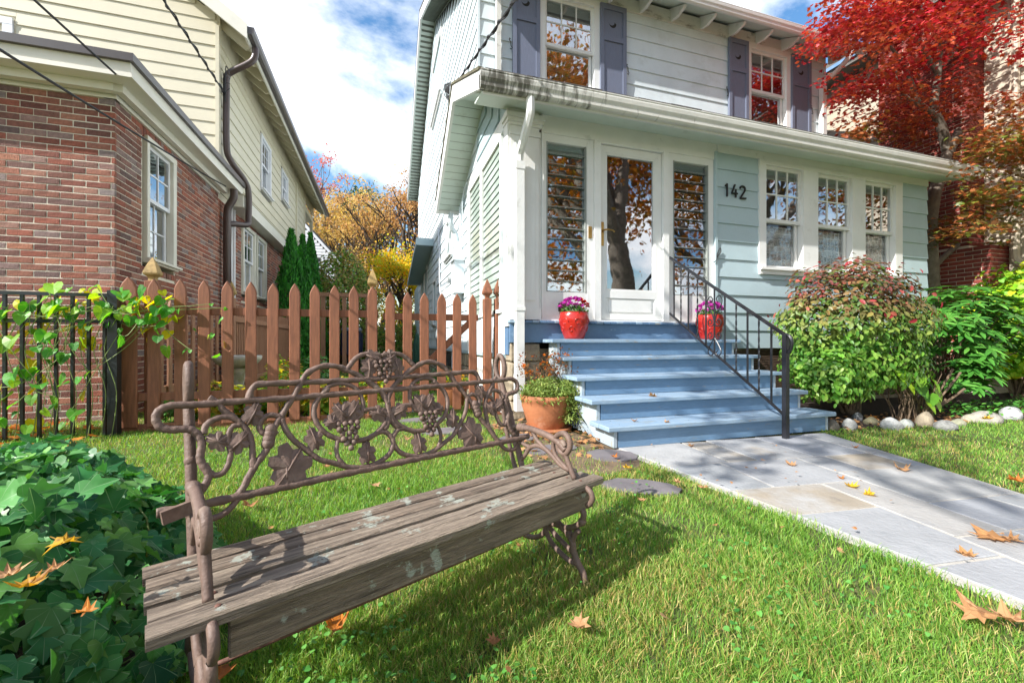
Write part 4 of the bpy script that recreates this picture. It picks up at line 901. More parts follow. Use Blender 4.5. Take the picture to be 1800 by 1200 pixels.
def redpot(x, y, z, R_, H_, lab, redmix):
    p = thing('flower_pot', lab, 'flower pot', (x, y, z), 'red glazed pots on the top step')
    prof = [(.60, 0), (.66, .02), (.80, .25), (.93, .5), (1.0, .72), (.985, .88), (.93, .97), (.95, 1.0), (.90, 1.0), (.86, .93), (.86, .86)]
    fn = lambda a, zz: 1 + (.022 * math.sin(6 * a + 9 * zz / H_) * math.sin(11 * zz / H_ + 2 * a) if .1 * H_ < zz < .9 * H_ else 0)
    pr = []
    for i in range(len(prof) - 1):
        for k in range(3): pr.append((prof[i][0] + (prof[i + 1][0] - prof[i][0]) * k / 3, prof[i][1] + (prof[i + 1][1] - prof[i][1]) * k / 3))
    pr.append(prof[-1])
    MB().lathe([(r * R_, t * H_) for r, t in pr], (x, y, z), 60, True, False, fn).build('glazed_pot', m_red, p, smooth=True)
    # raised swirls
    sw = MB()
    for a0 in [i * .9 for i in range(7)]:
        for zz, r0 in ((.62, .3), (.35, .26)):
            a = a0 + (.45 if zz < .5 else 0); pts = []
            for k in range(14):
                t_ = k / 13; th = t_ * 5.6; rr = r0 * H_ * .55 * (1 - t_ * .72); aa = a + rr * math.cos(th) / R_; z_ = zz * H_ + rr * math.sin(th)
                rad = np.interp(z_ / H_, [0, .25, .5, .72, .88, 1], [.6, .8, .93, 1.0, .985, .95]) * R_
                pts.append((x + rad * math.cos(aa), y + rad * math.sin(aa), z + z_))
            sw.tube(pts, .006, 5)
    sw.build('raised_swirls', m_red, p, smooth=True)
    MB().lathe([(.0, 0), (R_ * .85, 0)], (x, y, z + H_ * .9), 20, False, False).build('soil', m_mulch, p)
    n = 420; d = rvec(n); d[:, 2] = np.abs(d[:, 2]); C = np.array([x, y, z + H_ * .93]) + d * np.array([R_ * .98, R_ * .98, H_ * .42]) * RNG.uniform(.6, 1, (n, 1))
    leafmesh('foliage', T_OVAL, C, d + rvec(n) * .6, RNG.uniform(.02, .034, n), m_mumleaf, p)
    n = 60; d = rvec(n); d[:, 2] = np.abs(d[:, 2]) * 1.1 + .25; C = np.array([x, y, z + H_ * 1.0]) + d / np.linalg.norm(d, axis=1, keepdims=True) * np.array([R_ * 1.05, R_ * 1.0, H_ * .52])
    if redmix: msk = C[:, 0] > x + .04; 
    else: msk = np.zeros(n, bool)
    blossoms('blossoms', C[~msk], .026, m_mag, p)
    if msk.any(): blossoms('blossoms', C[msk], .026, m_redp, p)
redpot(1.955, 4.07, .864, .158, .285, 'red glazed pot of pink and red mums left of the door', True)
redpot(3.72, 4.07, .864, .152, .29, 'red glazed pot of pink mums right of the door behind the railing', False)
# ================================================================ left neighbour: brick sun porch and cream siding
lh = thing('neighbour_house', 'brick and cream clapboard neighbour house with dark brown gutters on the left', 'house', (-6, 10, 0))
XW, Y1, Y2, Y3 = -2.68, 5.47, 8.41, 16.83
fL = Fr('-y', Y1); fR = Fr('+x', XW); fG = Fr('-y', Y2)
m = MB(); m.box(-7.5, XW - .002, Y1 + .002, Y2, 0, 3.5); m.build('mortar_wall', m_mortar, lh)
WO = (6.06, 6.75, 1.80, 3.265)
m = MB(); m.box(-10.2, XW - .12, Y2 + .01, Y3, 0, 6.0); m.build('dark_room_fill', m_dark, lh)  # black fill, coloured for the darkness inside the neighbour house
# remake the porch core with an opening on the side wall
lh.children[0].name = 'mortar_wall'
bpy.data.objects.remove(lh.children[0])
m = MB(); m.box(-7.5, XW - .12, Y1 + .12, Y2, 0, 3.5); m.build('dark_room_fill', m_dark, lh)
m = MB(); m.fbox(fL, -7.5, XW - .001, -.12, .0, 0, 3.47)
m.fbox(fR, Y1 + .01, WO[0] - .05, -.12, -.0005, 0, 3.47); m.fbox(fR, WO[1] + .05, Y2, -.12, -.0005, 0, 3.47); m.fbox(fR, WO[0] - .05, WO[1] + .05, -.12, -.0005, 0, WO[2] - .12); m.fbox(fR, WO[0] - .05, WO[1] + .05, -.12, -.0005, WO[3] + .05, 3.47)
W2 = [(9.78, 10.50, 1.85, 3.16), (10.78, 11.42, 1.85, 3.16)]
m.fbox(fR, Y2 + .001, 9.68, -.12, -.0005, 0, 3.5); m.fbox(fR, 11.52, Y3, -.12, -.0005, 0, 3.5); m.fbox(fR, 9.68, 11.52, -.12, -.0005, 0, 1.72); m.fbox(fR, 9.68, 11.52, -.12, -.0005, 3.24, 3.5)
m.build('mortar_wall', m_mortar, lh)
bricks(lh, fL, -3.75, XW + .008, .0, 3.40, [], m_brick, 260)
bricks(lh, fR, Y1 + .002, Y2, .0, 3.40, [(WO[0] - .07, WO[1] + .07, WO[2] - .14, 3.6)], m_brick, 180, soldier=[(WO[0] - .10, WO[1] + .12, 3.262, 3.455, .058), (WO[0] - .10, WO[1] + .12, WO[2] - .145, WO[2] - .07, .058)])
bricks(lh, fR, Y2, Y3, .0, 3.3, [(9.66, 11.54, 1.66, 3.5)], m_brick, 60, soldier=[(9.64, 11.56, 3.225, 3.33, .058), (9.64, 11.56, 1.66, 1.74, .058)])
def backingmat():
    return M('dark_backing', (.035, .04, .055), .7, .05, 10)  # dark sheet behind the panes, its colour standing for unlit rooms
m_backing = backingmat(); m_sheer = M('sheer_curtain', (.30, .32, .33), .8, .3, 8, stretch=(14, 14, 1))
dh_window(lh, fR, WO[0] + .05, WO[1] - .04, WO[2] + .04, WO[3] - .05, 2.56, .06, .09, .07, .06, cols=2, rows=2, low_cols=2, low_rows=2, mat=m_winwhite, curtain=(m_backing, 1.8, 3.2, 'blind_or_backing'), trimmat=m_creamtrim)
for (a, b, c_, d) in W2:
    dh_window(lh, fR, a, b, c_, d, 2.52, .08, .10, .07, .06, cols=2, rows=2, low_cols=2, low_rows=1, mat=m_winwhite, curtain=(m_sheer, 1.86, 3.1, 'blind_or_backing'), trimmat=m_creamtrim)
# cornice of the sun porch
c = MB(); c.prism([(-7.8, Y1 - .02, 3.38), (XW + .02, Y1 - .02, 3.38), (XW + .02, Y1 - .02, 3.50), (-7.8, Y1 - .02, 3.50)], (0, .1, 0)); c.box(XW - .08, XW + .03, Y1 - .021, Y2, 3.38, 3.499); cor = c.build('frieze', m_creamtrim, lh)
c = MB(); c.box(-7.8, XW + .28, Y1 - .28, Y2 + .3, 3.50, 3.54); c.build('soffit', m_creamtrim, lh)
c = MB(); c.box(XW + .05, XW + .12, Y1 - .1, Y2 + .1, 3.42, 3.499); c.box(-7.8, XW + .05, Y1 - .12, Y1 - .04, 3.42, 3.499); c.build('crown_moulding', m_creamtrim, lh)
c = MB(); c.box(-7.8, XW + .26, Y1 - .26, Y1 - .22, 3.541, 3.655); c.box(XW + .22, XW + .26, Y1 - .22, Y2 + .45, 3.541, 3.655); c.build('fascia', m_creamtrim, lh)
c = MB(); c.box(-7.8, XW + .30, Y1 - .30, Y1 - .2, 3.656, 3.735); c.box(XW + .2, XW + .30, Y1 - .2, Y2 + .46, 3.656, 3.735); c.build('roof_edge_flashing', m_gutter, lh)
MB().box(-7.8, XW + .2, Y1 - .2, Y2, 3.60, 3.70).build('porch_roof', m_roof, lh)
# cream siding: front gable and long side
def lg(z):
    k = max(0, (z - 6.42)) / .74; return (-9.8 + k, XW - k)
clap(lh, fG, -9.8, XW, 3.72, 8.8, .218, [(-6.5, -5.33, 4.85, 5.80)], m_cream, ulim=lg)
clap(lh, fR, Y2, Y3, 3.42, 6.0, .218, [(11.0, 12.02, 4.28, 5.72), (13.1, 14.08, 4.72, 5.76)], m_cream)
m = MB(); m.prism([(-10.2, Y2 + .002, 3.6), (XW - .004, Y2 + .002, 3.6), (XW - .004, Y2 + .002, 6.42), (-6.44, Y2 + .002, 9.1), (-10.2, Y2 + .002, 5.55)], (0, .06, 0))
m.fbox(fR, Y2 + .07, 11.02, -.12, -.001, 3.5, 6.05); m.fbox(fR, 12.0, 13.12, -.12, -.001, 3.5, 6.05); m.fbox(fR, 14.06, Y3, -.12, -.001, 3.5, 6.05); m.fbox(fR, 11.02, 12.0, -.12, -.001, 3.5, 4.3); m.fbox(fR, 13.12, 14.06, -.12, -.001, 3.5, 4.75)
m.build('sheathing', m_cream, lh)
MB().fbox(fG, XW - .03, XW + .028, .0, .034, 3.7, 6.25).build('corner_board', m_cream, lh); MB().fbox(fR, Y2 - .03, Y2 + .03, .0, .036, 3.5, 6.0).build('corner_board', m_cream, lh)
dh_window(lh, fR, 11.12, 11.88, 4.42, 5.60, 5.05, .07, .09, .07, .06, cols=2, rows=2, mat=m_winwhite, curtain=(m_backing, 4.4, 5.6, 'blind_or_backing'), trimmat=m_winwhite)
dh_window(lh, fR, 13.24, 13.92, 4.86, 5.62, 5.26, .07, .09, .07, .06, cols=2, rows=1, mat=m_winwhite, curtain=(m_backing, 4.8, 5.6, 'blind_or_backing'), trimmat=m_winwhite)
dh_window(lh, fG, -6.35, -5.48, 5.0, 5.66, 5.34, .1, .12, .1, .1, cols=3, rows=1, mat=m_winwhite, curtain=(m_backing, 5.0, 5.6, 'blind_or_backing'), trimmat=m_winwhite)
# white belt box
c = MB(); c.box(XW, XW + .26, 8.86, 15.1, 3.31, 3.53); c.build('belt_box', m_creamtrim, lh); MB().box(XW, XW + .27, 8.85, 15.11, 3.531, 3.55).build('belt_cap', m_cream, lh)
MB().fbox(fR, 15.2, 15.34, .0, .06, 3.3, 6.0).build('corner_post', m_cream, lh); MB().fbox(fR, Y3 - .1, Y3, .0, .05, 0, 6.0).build('corner_board', m_cream, lh)
# main roof with open rafters along the eave
s = .74; xe, ze = XW + .50, 5.98
def rz(x): return 6.28 - .0 + (xe - x) * s - .28
rp = MB().prism([(xe, 8.15, rz(xe) + .16), (xe, 19.1, rz(xe) + .16), (-6.44, 19.1, rz(-6.44) + .16), (-6.44, 8.15, rz(-6.44) + .16)], (0, 0, .06))
rp.prism([(-10.7, 8.15, rz(xe) + .16), (-10.7, 19.1, rz(xe) + .16), (-6.44, 19.1, rz(-6.44) + .16), (-6.44, 8.15, rz(-6.44) + .16)], (0, 0, .06)); lroof = rp.build('roof', m_roof, lh)
c = MB(); c.prism([(xe - .01, 8.18, rz(xe) + .12), (xe - .01, 19.05, rz(xe) + .12), (XW - .1, 19.05, rz(XW - .1) + .12), (XW - .1, 8.18, rz(XW - .1) + .12)], (0, 0, .035)); c.build('eave_deck', m_cream, lroof)
for i in range(23):
    y = 8.5 + i * .46; MB().prism([(XW - .05, y, rz(XW) - .04), (XW - .05, y, rz(XW - .05) + .118), (xe - .03, y, rz(xe - .03) + .118), (xe - .03, y, rz(xe) + .02), (xe - .12, y, rz(xe) - .0)], (0, .05, 0)).build('rafter', m_cream, lroof)
MB().fbox(fR, Y2, 19.0, -.02, .03, 5.98, 6.44).build('frieze', m_cream, lh)
MB().box(-6, XW, Y3, 19.0, 5.7, 5.9).build('rear_porch_beam', m_cream, lroof)
MB().box(XW - .1, XW, 18.8, 18.95, 0, 5.7).build('rear_post', m_cream, lroof)
MB().box(xe - .03, xe, 8.12, 19.1, rz(xe) - .02, rz(xe) + .15).build('eave_fascia', m_creamtrim, lroof)
c = MB(); c.prism([(xe + .02, 8.10, rz(xe) - .06), (xe + .02, 8.10, rz(xe) + .20), (-6.44, 8.10, rz(-6.44) + .20), (-6.44, 8.10, rz(-6.44) - .10)], (0, .04, 0)); c.build('rake_board', m_creamtrim, lroof)
c = MB(); c.prism([(xe, 8.14, rz(xe) + .1), (XW - .2, 8.14, rz(XW - .2) + .1), (-6.44, 8.14, rz(-6.44) + .1), (-6.44, 8.14, rz(-6.44) + .06), (xe, 8.14, rz(xe) + .06)], (0, .27, 0)); c.build('rake_soffit', m_cream, lroof)
pr = [(.0, .0), (.03, -.02), (.08, -.02), (.115, .02), (.12, .10), (.105, .10), (.0, .10)]
MB().prism([(xe + .002 + a, 8.12, rz(xe) + .06 + b) for a, b in pr], (0, 11.0, 0)).build('gutter', m_gutter, lroof)
# downpipes
dp = MB(); dp.tube(smoothpath([(xe + .06, 8.42, 6.0), (xe + .06, 8.42, 5.86), (xe - .02, 8.44, 5.74), (-2.50, 8.50, 5.56), (-2.58, 8.52, 5.46), (-2.585, 8.52, 5.2), (-2.585, 8.52, 4.3), (-2.55, 8.60, 4.05), (-2.40, 8.85, 3.80), (-2.36, 8.95, 3.6), (-2.36, 8.95, 3.15), (-2.37, 8.9, 3.0), (-2.5, 8.62, 2.93), (-2.56, 8.55, 2.9)], 4), .052, 10); dp.build('downpipe', m_brown, lh, smooth=True)
dp = MB(); dp.tube(smoothpath([(-2.47, 8.5, 3.52), (-2.47, 8.5, 3.36), (-2.56, 8.52, 3.18), (-2.575, 8.52, 3.0)], 4) + [Vector((-2.575, 8.52, .1))], .06, 10); dp.build('downpipe', m_brown, lh, smooth=True)
for y, x in ((8.95, -2.63), (9.12, -2.64)):
    c = MB(); c.tube([(x, y, .9), (x, y, 3.4)], .022, 6); c.build('conduit', m_winwhite, lh)
c = MB(); c.tube(smoothpath([(-2.6, 8.8, .8), (-2.62, 8.78, 1.6), (-2.60, 8.8, 2.4), (-2.62, 8.75, 3.3)], 4), .012, 5); c.build('cable_run', m_winwhite, lh)
MB().box(-2.66, -2.55, 9.2, 9.36, 1.05, 1.42).build('electric_box', MATS['grey_metal_box'], lh)
c = MB(); c.lathe([(.0, 0), (.075, 0), (.075, .09), (0, .09)], (0, 0, 0), 14); c.v = [(-2.66 + z * 1.2, 9.55 + x, 1.25 + y) for x, y, z in c.v]; c.build('meter_dial', MATS['meter_glass'], lh)
c = MB()
for i in range(4): c.tube(smoothpath([(-2.62, 8.47, 5.5 - .1 * i), (-2.58, 8.44, 5.35 - .12 * i), (-2.56, 8.42, 5.6 - .15 * i), (-2.5, 8.40, 5.45 - .08 * i)], 4), .008, 5)
c.build('wire_bundle', m_hook, lh)
# ---- far white house and a garage roof
fh = thing('white_house', 'white clapboard gable house far behind the evergreens', 'house', (-5, 25, 0))
fF = Fr('-y', 25)
def fg(z): k = max(0, z - 5.3) * .9; return (-8.2 + k, -2.45 - k)
m = MB(); m.prism([(-8.1, 25.06, 0), (-2.5, 25.06, 0), (-2.5, 25.06, 5.3), (-5.3, 25.06, 8.4), (-8.1, 25.06, 5.3)], (0, 6, 0)); m.build('wall', m_winwhite, fh)
clap(fh, fF, -8.2, -2.45, 3.0, 8.2, .16, [(-3.95, -3.0, 4.2, 5.55)], m_winwhite, ulim=fg, seg=9)
dh_window(fh, fF, -3.85, -3.1, 4.3, 5.42, 4.9, .1, .1, .1, .1, cols=3, rows=2, mat=m_winwhite, curtain=(m_sheer, 4.3, 5.4, 'blind_or_backing'))
c = MB(); c.prism([(-2.1, 24.8, 4.98), (-2.1, 24.8, 5.15), (-5.3, 24.8, 8.75), (-5.3, 24.8, 8.5)], (0, .06, 0)); c.build('rake_board', m_winwhite, fh)
c = MB(); c.prism([(-2.05, 24.8, 5.16), (-5.3, 24.8, 8.76), (-5.3, 31, 8.76), (-2.05, 31, 5.16)], (0, 0, .08)); c.build('roof', m_roof, fh)
MB().box(-2.5, -2.08, 24.82, 31, 4.9, 4.96).build('soffit', m_winwhite, fh)
gh = thing('garage', 'low garage roof with cream fascia behind the evergreens', 'garage', (-3, 19, 0))
c = MB(); c.prism([(-1.55, 18, 2.98), (-3.4, 18, 4.55), (-3.4, 22, 4.55), (-1.55, 22, 2.98)], (0, 0, .07)); c.build('roof', m_roof, gh)
MB().prism([(-1.57, 17.97, 2.83), (-1.57, 17.97, 2.98), (-3.4, 17.97, 4.54), (-3.4, 17.97, 4.36)], (0, .03, 0)).build('fascia', m_cream, gh); MB().prism([(-5.2, 18.3, 0), (-1.8, 18.3, 0), (-1.8, 18.3, 3.05), (-3.4, 18.3, 4.4), (-5.2, 18.3, 3.0)], (0, 3.5, 0)).build('wall', m_cream, gh)
# ================================================================ right neighbour
rh = thing('neighbour_house', 'beige clapboard neighbour house with red brick chimney behind the red maple', 'house', (13, 8, 0))
fN = Fr('-x', 9.8)
m = MB(); m.fbox(fN, 2.3, 13, -3, -.001, 0, 6.6); m.build('wall', m_beige, rh)
clap(rh, fN, 2.3, 12.5, .5, 6.6, .205, [(4.45, 5.85, .0, 7), (4.15, 5.95, 0, 2.42), (6.6, 7.5, 3.6, 5.0)], m_beige, seg=4.5)
dh_window(rh, fN, 6.7, 7.4, 3.7, 4.9, 4.3, .1, .1, .1, .1, cols=1, rows=1, mat=m_creamtrim)
m = MB(); m.box(9.405, 9.8, 4.465, 5.795, 0, 8.5); m.box(9.305, 9.8, 4.165, 5.945, 0, 2.38); m.box(10.2, 10.6, 4.47, 5.8, 8, 10); chm = m.build('chimney', m_mortar, rh)
bricks(chm, Fr('-x', 9.4), 4.46, 5.8, 2.45, 8.4, [], m_brickr, 180); bricks(chm, Fr('-y', 4.46), 9.40, 9.8, 2.45, 8.4, [], m_brickr, 60)
bricks(chm, Fr('-x', 9.3), 4.16, 5.95, 0.3, 2.4, [], m_brickr, 100); bricks(chm, Fr('-y', 4.16), 9.30, 9.8, .3, 2.4, [], m_brickr, 60)
d = MB(); d.tube([(9.72, 4.05, 6.5), (9.72, 4.05, 2.4)], .05, 8); d.tube(smoothpath([(9.72, 4.05, 2.4), (9.72, 4.04, 2.15), (9.7, 3.9, 2.0), (9.7, 3.7, 1.85), (9.7, 3.62, 1.6), (9.7, 3.62, .1)], 4), .055, 8); d.build('downspout', m_beige, rh)
MB().fbox(fN, 4.06, 4.14, 0, .03, .5, 6.6).build('corner_board', m_beige, rh)
m = MB(); m.box(9.3, 14, 2.0, 13, 6.6, 6.72); m.prism([(9.2, 2.0, 6.73), (9.2, 13, 6.73), (13, 13, 9.2), (13, 2.0, 9.2)], (0, 0, .1)); m.build('roof', m_roof, rh)
# ================================================================ overhead cables
def cable(lab, a, b, sag, r, twist=False):
    a = Vector(a); b = Vector(b); n = 26; P = [a.lerp(b, i / n) - Vector((0, 0, sag * 4 * (i / n) * (1 - i / n))) for i in range(n + 1)]
    m = MB(); m.tube(P, r, 6)
    if twist:
        Q = []; d = (b - a).normalized(); x = d.cross(Vector((0, 0, 1))).normalized(); y = d.cross(x); L = (b - a).length; k = int(L / .05)
        for i in range(k):
            t = i / k; p = a.lerp(b, t) - Vector((0, 0, sag * 4 * t * (1 - t))); Q.append(p + (x * math.cos(i * .9) + y * math.sin(i * .9)) * r * 1.6)
        m.tube(Q, r * .8, 4)
    o = m.build('overhead_cable', M('cable_black', (.02, .02, .022), .5, .1) if 'cable_black' not in MATS else MATS['cable_black']); setp(o, lab, 'cable', 'overhead service cables')
def ext(end, px, py, Y, k):      # straight on past the frame edge
    q = onY(px, py, Y); e = Vector(end); return e + (q - e) * k
e1 = (-2.6, 8.45, 5.15); cable('thick twisted black cable running to the cream house corner', e1, ext(e1, 287, 0, 6.2, 2.2), 0, .013, True)
e2 = (-2.45, 8.5, 3.62); cable('thin cable crossing the cream gable from upper left', e2, ext(e2, 60, 0, 4.2, 2.0), .0, .010)
e3 = (-2.5, 8.2, 3.45); cable('lowest cable slanting past the brick wall at far left', e3, ext(e3, 0, 75, 3.6, 1.6), .05, .010)
e4 = onX(798, 152, .93); cable('black cable dropping to the porch roof edge of the pale house', e4, ext(e4, 906, 0, 3.2, 2.2), 0, .010, True)
c = MB()
for i in range(5):
    q = onX(782 + 2 * i, 158 + i, .90); c.tube([q + Vector((0, .09 * math.cos(t), .09 * math.sin(t))) * (.8 + .12 * i) for t in np.linspace(.3, 5.2 + .3 * i, 16)], .007, 5)
c.build('cable_coil', MATS['cable_black'], house)
# ================================================================ brown picket fence and gate
fence = thing('picket_fence', 'reddish brown stained picket fence with pointed pickets behind the bench', 'fence', (-1.1, 4.75, 0))
YF = 4.75
def picket(x, w, z0, z1, y, th=.022, parent=None, mat=None, name='picket', arch=.11):
    hw = w / 2; P = [(x - hw, z0), (x + hw, z0), (x + hw, z1 - arch)]
    for k in range(1, 6): t = k / 5; P.append((x + hw * (1 - t ** 1.7) , z1 - arch * (1 - t)))
    for k in range(4, -1, -1): t = k / 5; P.append((x - hw * (1 - t ** 1.7), z1 - arch * (1 - t)))
    P = [P[0], P[1]] + P[2:]
    # chamfered front face
    cx, cz = x, (z0 + z1) / 2; n = len(P); m = MB(); c = .006
    def ins(p): return (p[0] - math.copysign(c, p[0] - cx) if abs(p[0] - cx) > c else p[0], p[1] - (c if p[1] > cz + .3 else -c))
    m.v = [(a, y, b) for a, b in P] + [(a, y - th + c, b) for a, b in P] + [(ins(p)[0], y - th, ins(p)[1]) for p in P]
    m.f = [tuple(range(n))[::-1] if False else tuple(range(n)), tuple(range(2 * n, 3 * n))[::-1]]
    for r in (0, 1):
        for i in range(n):
            l = (i + 1) % n; m.f.append((r * n + i, r * n + n + i, r * n + n + l, r * n + l))
    lean = random.uniform(-.004, .004); m.v = [(a + lean * (b / 1.4), yy, b) for a, yy, b in m.v]
    return m.build(name, mat or m_fence, parent)
PX = [-2.212, -2.026, -1.815, -1.622, -1.427, -1.227, -1.036, -0.84, -0.65, -0.465, -0.276, -0.087]
for i, x in enumerate(PX):
    w = .125 if i == 0 else .098
    picket(x, w, .045, 1.43 + random.uniform(-.006, .006), YF, parent=fence)
MB().cbox(-2.27, -.03, YF + .004, YF + .044, 1.095, 1.17, .004).build('top_rail', m_fence, fence); MB().cbox(-2.27, -.03, YF + .004, YF + .044, .285, .36, .004).build('bottom_rail', m_fence, fence)
MB().cbox(-2.3, -.05, YF - .0, YF + .04, -.02, .07, .004).build('kick_board', m_fence, fence)
def finial(x, y, z, r, mat, parent):
    m = MB(); m.lathe([(r * .55, 0), (r * .5, .02), (r * .62, .04), (r * 1.05, .06), (r * 1.12, .075), (r * 1.0, .10), (r * .7, .15), (r * .35, .195), (.004, .23)], (x, y, z), 4, True, True)
    m.v = [(x + (a - x) * .707 - (b - y) * .707, y + (a - x) * .707 + (b - y) * .707, c_) for a, b, c_ in m.v]; m.build('finial', mat, parent)
def post(x, y, s, z1, parent, fz=True, mat=None, fm=None):
    p = MB().cbox(x - s / 2, x + s / 2, y - s / 2, y + s / 2, -.1, z1, .006).build('post', mat or m_fence, parent)
    if fz: finial(x, y, z1, s * .52 * 1.414, fm or mat or m_fence, p)
post(-2.10, 4.90, .10, 1.42, fence, True, m_fence, m_finial); post(-.09, 4.83, .09, 1.40, fence, True, m_fence, m_finial)
post(-2.27, 4.86, .09, 1.30, fence, False)
gate = thing('picket_gate', 'reddish brown picket gate with a diagonal brace beside the house corner', 'gate', (.55, 4.75, 0))
for x in (0.095, 0.274, 0.459, 0.647, 0.821, 1.005): picket(x, .098 if x < .9 else .09, .07, 1.385 + random.uniform(-.005, .005), YF, parent=gate)
MB().cbox(.02, 1.07, YF + .004, YF + .044, 1.075, 1.148, .004).build('top_rail', m_fence, gate); MB().cbox(.02, 1.07, YF + .004, YF + .044, .295, .37, .004).build('bottom_rail', m_fence, gate)
MB().bar((.30, YF + .025, .42), (.99, YF + .025, 1.07), .032, .07, (0, 0, 1)).build('diagonal_brace', m_fence, gate)
post(1.17, 4.73, .088, 1.33, gate); post(1.299, 4.71, .088, 1.335, gate)
# black metal fence
bf = thing('metal_fence', 'black metal picket fence overgrown with vine at far left', 'fence', (-3, 4.62, 0))
for i in range(26):
    x = -2.332 - i * .112
    if i > 18: break
    MB().box(x - .011, x + .011, 4.609, 4.631, -.04, 1.24).build('picket', m_blackfence, bf)
MB().box(-4.6, -2.21, 4.60, 4.64, 1.232, 1.262).build('top_rail', m_blackfence, bf); MB().box(-4.6, -2.21, 4.602, 4.638, 1.0, 1.032).build('middle_rail', m_blackfence, bf); MB().box(-2.30, -2.228, 4.585, 4.655, -.05, 1.29).build('post', m_blackfence, bf)
# inner fences on the left side of the yard
sf_ = thing('side_fence', 'low weathered side picket fence running back beyond the front fence corner', 'fence', (-2.1, 6, 0))
for i in range(9):
    y = 5.1 + i * .19; p = MB().cbox(-2.13, -2.11, y - .04, y + .04, .05, 1.18, .003); p.prism([(-2.13, y - .04, 1.18), (-2.13, y + .04, 1.18), (-2.13, y, 1.27)], (.02, 0, 0)); p.build('picket', m_fence2, sf_)
MB().box(-2.16, -2.132, 5.0, 6.8, .95, 1.03).build('rail', m_fence2, sf_); MB().box(-2.16, -2.132, 5.0, 6.8, .3, .38).build('rail', m_fence2, sf_)
lf = thing('slat_screen', 'brown slatted wooden screen fence left of the bird bath', 'fence', (-2, 8.5, 0))
for i in range(46):
    y = 6.85 + i * .08; MB().box(-2.015, -1.995, y, y + .045, .12, 1.36).build('slat', m_fence2, lf)
for z in (1.12, .22): MB().box(-1.99, -1.96, 6.8, 10.55, z, z + .075).build('rail', m_fence2, lf)
post(-2.0, 6.8, .09, 1.45, lf, True, m_fence2, m_finial); post(-2.0, 10.6, .09, 1.4, lf, False, m_fence2)
pf = thing('board_fence', 'solid brown board fence panel beyond the evergreens', 'fence', (-2, 12, 0))
for i in range(16):
    y = 10.8 + i * .2; MB().box(-2.02, -1.995, y, y + .19, .05, 1.25).build('board', m_fence2, pf)
for z in (.35, .98): MB().box(-1.99, -1.95, 10.8, 14.0, z, z + .08).build('rail', m_fence2, pf)
ar = thing('garden_pergola', 'brown post and beam garden frame at the back of the yard', 'pergola', (-.9, 12, 0))
for x in (-1.45, -.93, -.35): MB().box(x - .05, x + .05, 11.95, 12.05, 0, 2.02).build('post', m_fence2, ar)
MB().box(-1.55, -.2, 11.93, 12.07, 2.021, 2.12).build('beam', m_fence2, ar)
# covered grill and closed green umbrella, hanging things
gr_ = thing('covered_grill', 'dark navy covered grill on the back lawn', 'grill', (-.85, 13.2, 0))
c = MB().cbox(-1.12, -.52, 13, 13.5, .42, 1.12, .05); c.v = [(x * (1 if z > .8 else 1.0), y, z) for x, y, z in c.v]; c.build('grill_cover', M('navy_cover', (.012, .018, .05), .5, .3, 6, .5, 12), gr_); MB().cbox(-1.1, -.54, 13.0, 13.45, 1.121, 1.24, .04).build('grill_lid', M('grey_cover', (.2, .22, .27), .5, .2), gr_); MB().box(-1.05, -.6, 13.1, 13.4, .02, .42).build('cart_base', m_dark, gr_)
um = thing('garden_umbrella', 'closed dark green garden umbrella standing by the house wall', 'umbrella', (.68, 8.5, 0))
MB().lathe([(.015, 0), (.015, .5), (.02, .5)], (.68, 8.5, 0), 8).build('pole', m_winwhite, um)
MB().lathe([(.05, .42), (.085, .46), (.075, .7), (.06, .85), (.03, .97), (.01, 1.0)], (.68, 8.5, 0), 24, True, True, lambda a, z: 1 + .18 * math.sin(8 * a)).build('canopy', M('dark_green_canvas', (.008, .05, .03), .7, .2, 10), um)
# bird bath
bb = thing('bird_bath', 'pale stone bird bath with fluted pedestal behind the picket fence', 'bird bath', (-1.78, 6.2, 0))
m_bb = M('bird_bath_stone', (.50, .48, .42), .8, .2, 12, .6, 50, stains=[((.30, .32, .12), 5, .5, .7)])
MB().lathe([(.08, .50), (.12, .505), (.22, .55), (.27, .61), (.275, .655), (.26, .66), (.235, .63), (.15, .59), (.0, .58)], (-1.76, 6.2, 0), 32, True, False).build('basin', m_bb, bb, smooth=True)
MB().lathe([(.16, 0), (.16, .05), (.11, .08), (.075, .16), (.07, .3), (.085, .42), (.11, .46), (.10, .498)], (-1.76, 6.2, 0), 32, True, True, lambda a, z: 1 + .05 * math.sin(12 * a)).build('pedestal', m_bb, bb, smooth=True)
# ================================================================ cast iron park bench
bench = thing('park_bench', 'weathered wood slat bench with brown cast iron grapevine back', 'bench', (-.362, .821, 0))
bench.rotation_euler = (0, 0, math.atan2(.413, .911))
def bp(mb, name, mat, parent=None, smooth=True):
    o = mb.build(name, mat, parent or bench, smooth); o.matrix_parent_inverse = Matrix.Identity(4); return o
def bn(z): return .33 + .326 * (z - .453)
def B(s, z, off=0): return Vector((s, bn(z) + off, z))
def wood_local(name, stretch):
    return M(name, (.35, .275, .20), .85, .35, 5, 1.0, 26, stretch=stretch, stains=[((.15, .115, .088), 4, .44, .68, stretch), ((.045, .035, .028), 6, .58, .66, stretch), ((.46, .48, .40), 12, .585, .62), ((.46, .37, .28), 3, .56, .7, stretch)], rnd=[(.29, .22, .16), (.40, .32, .24), (.34, .27, .20)])
m_slat = wood_local('weathered_slat_wood', (1.0, 22, 22))
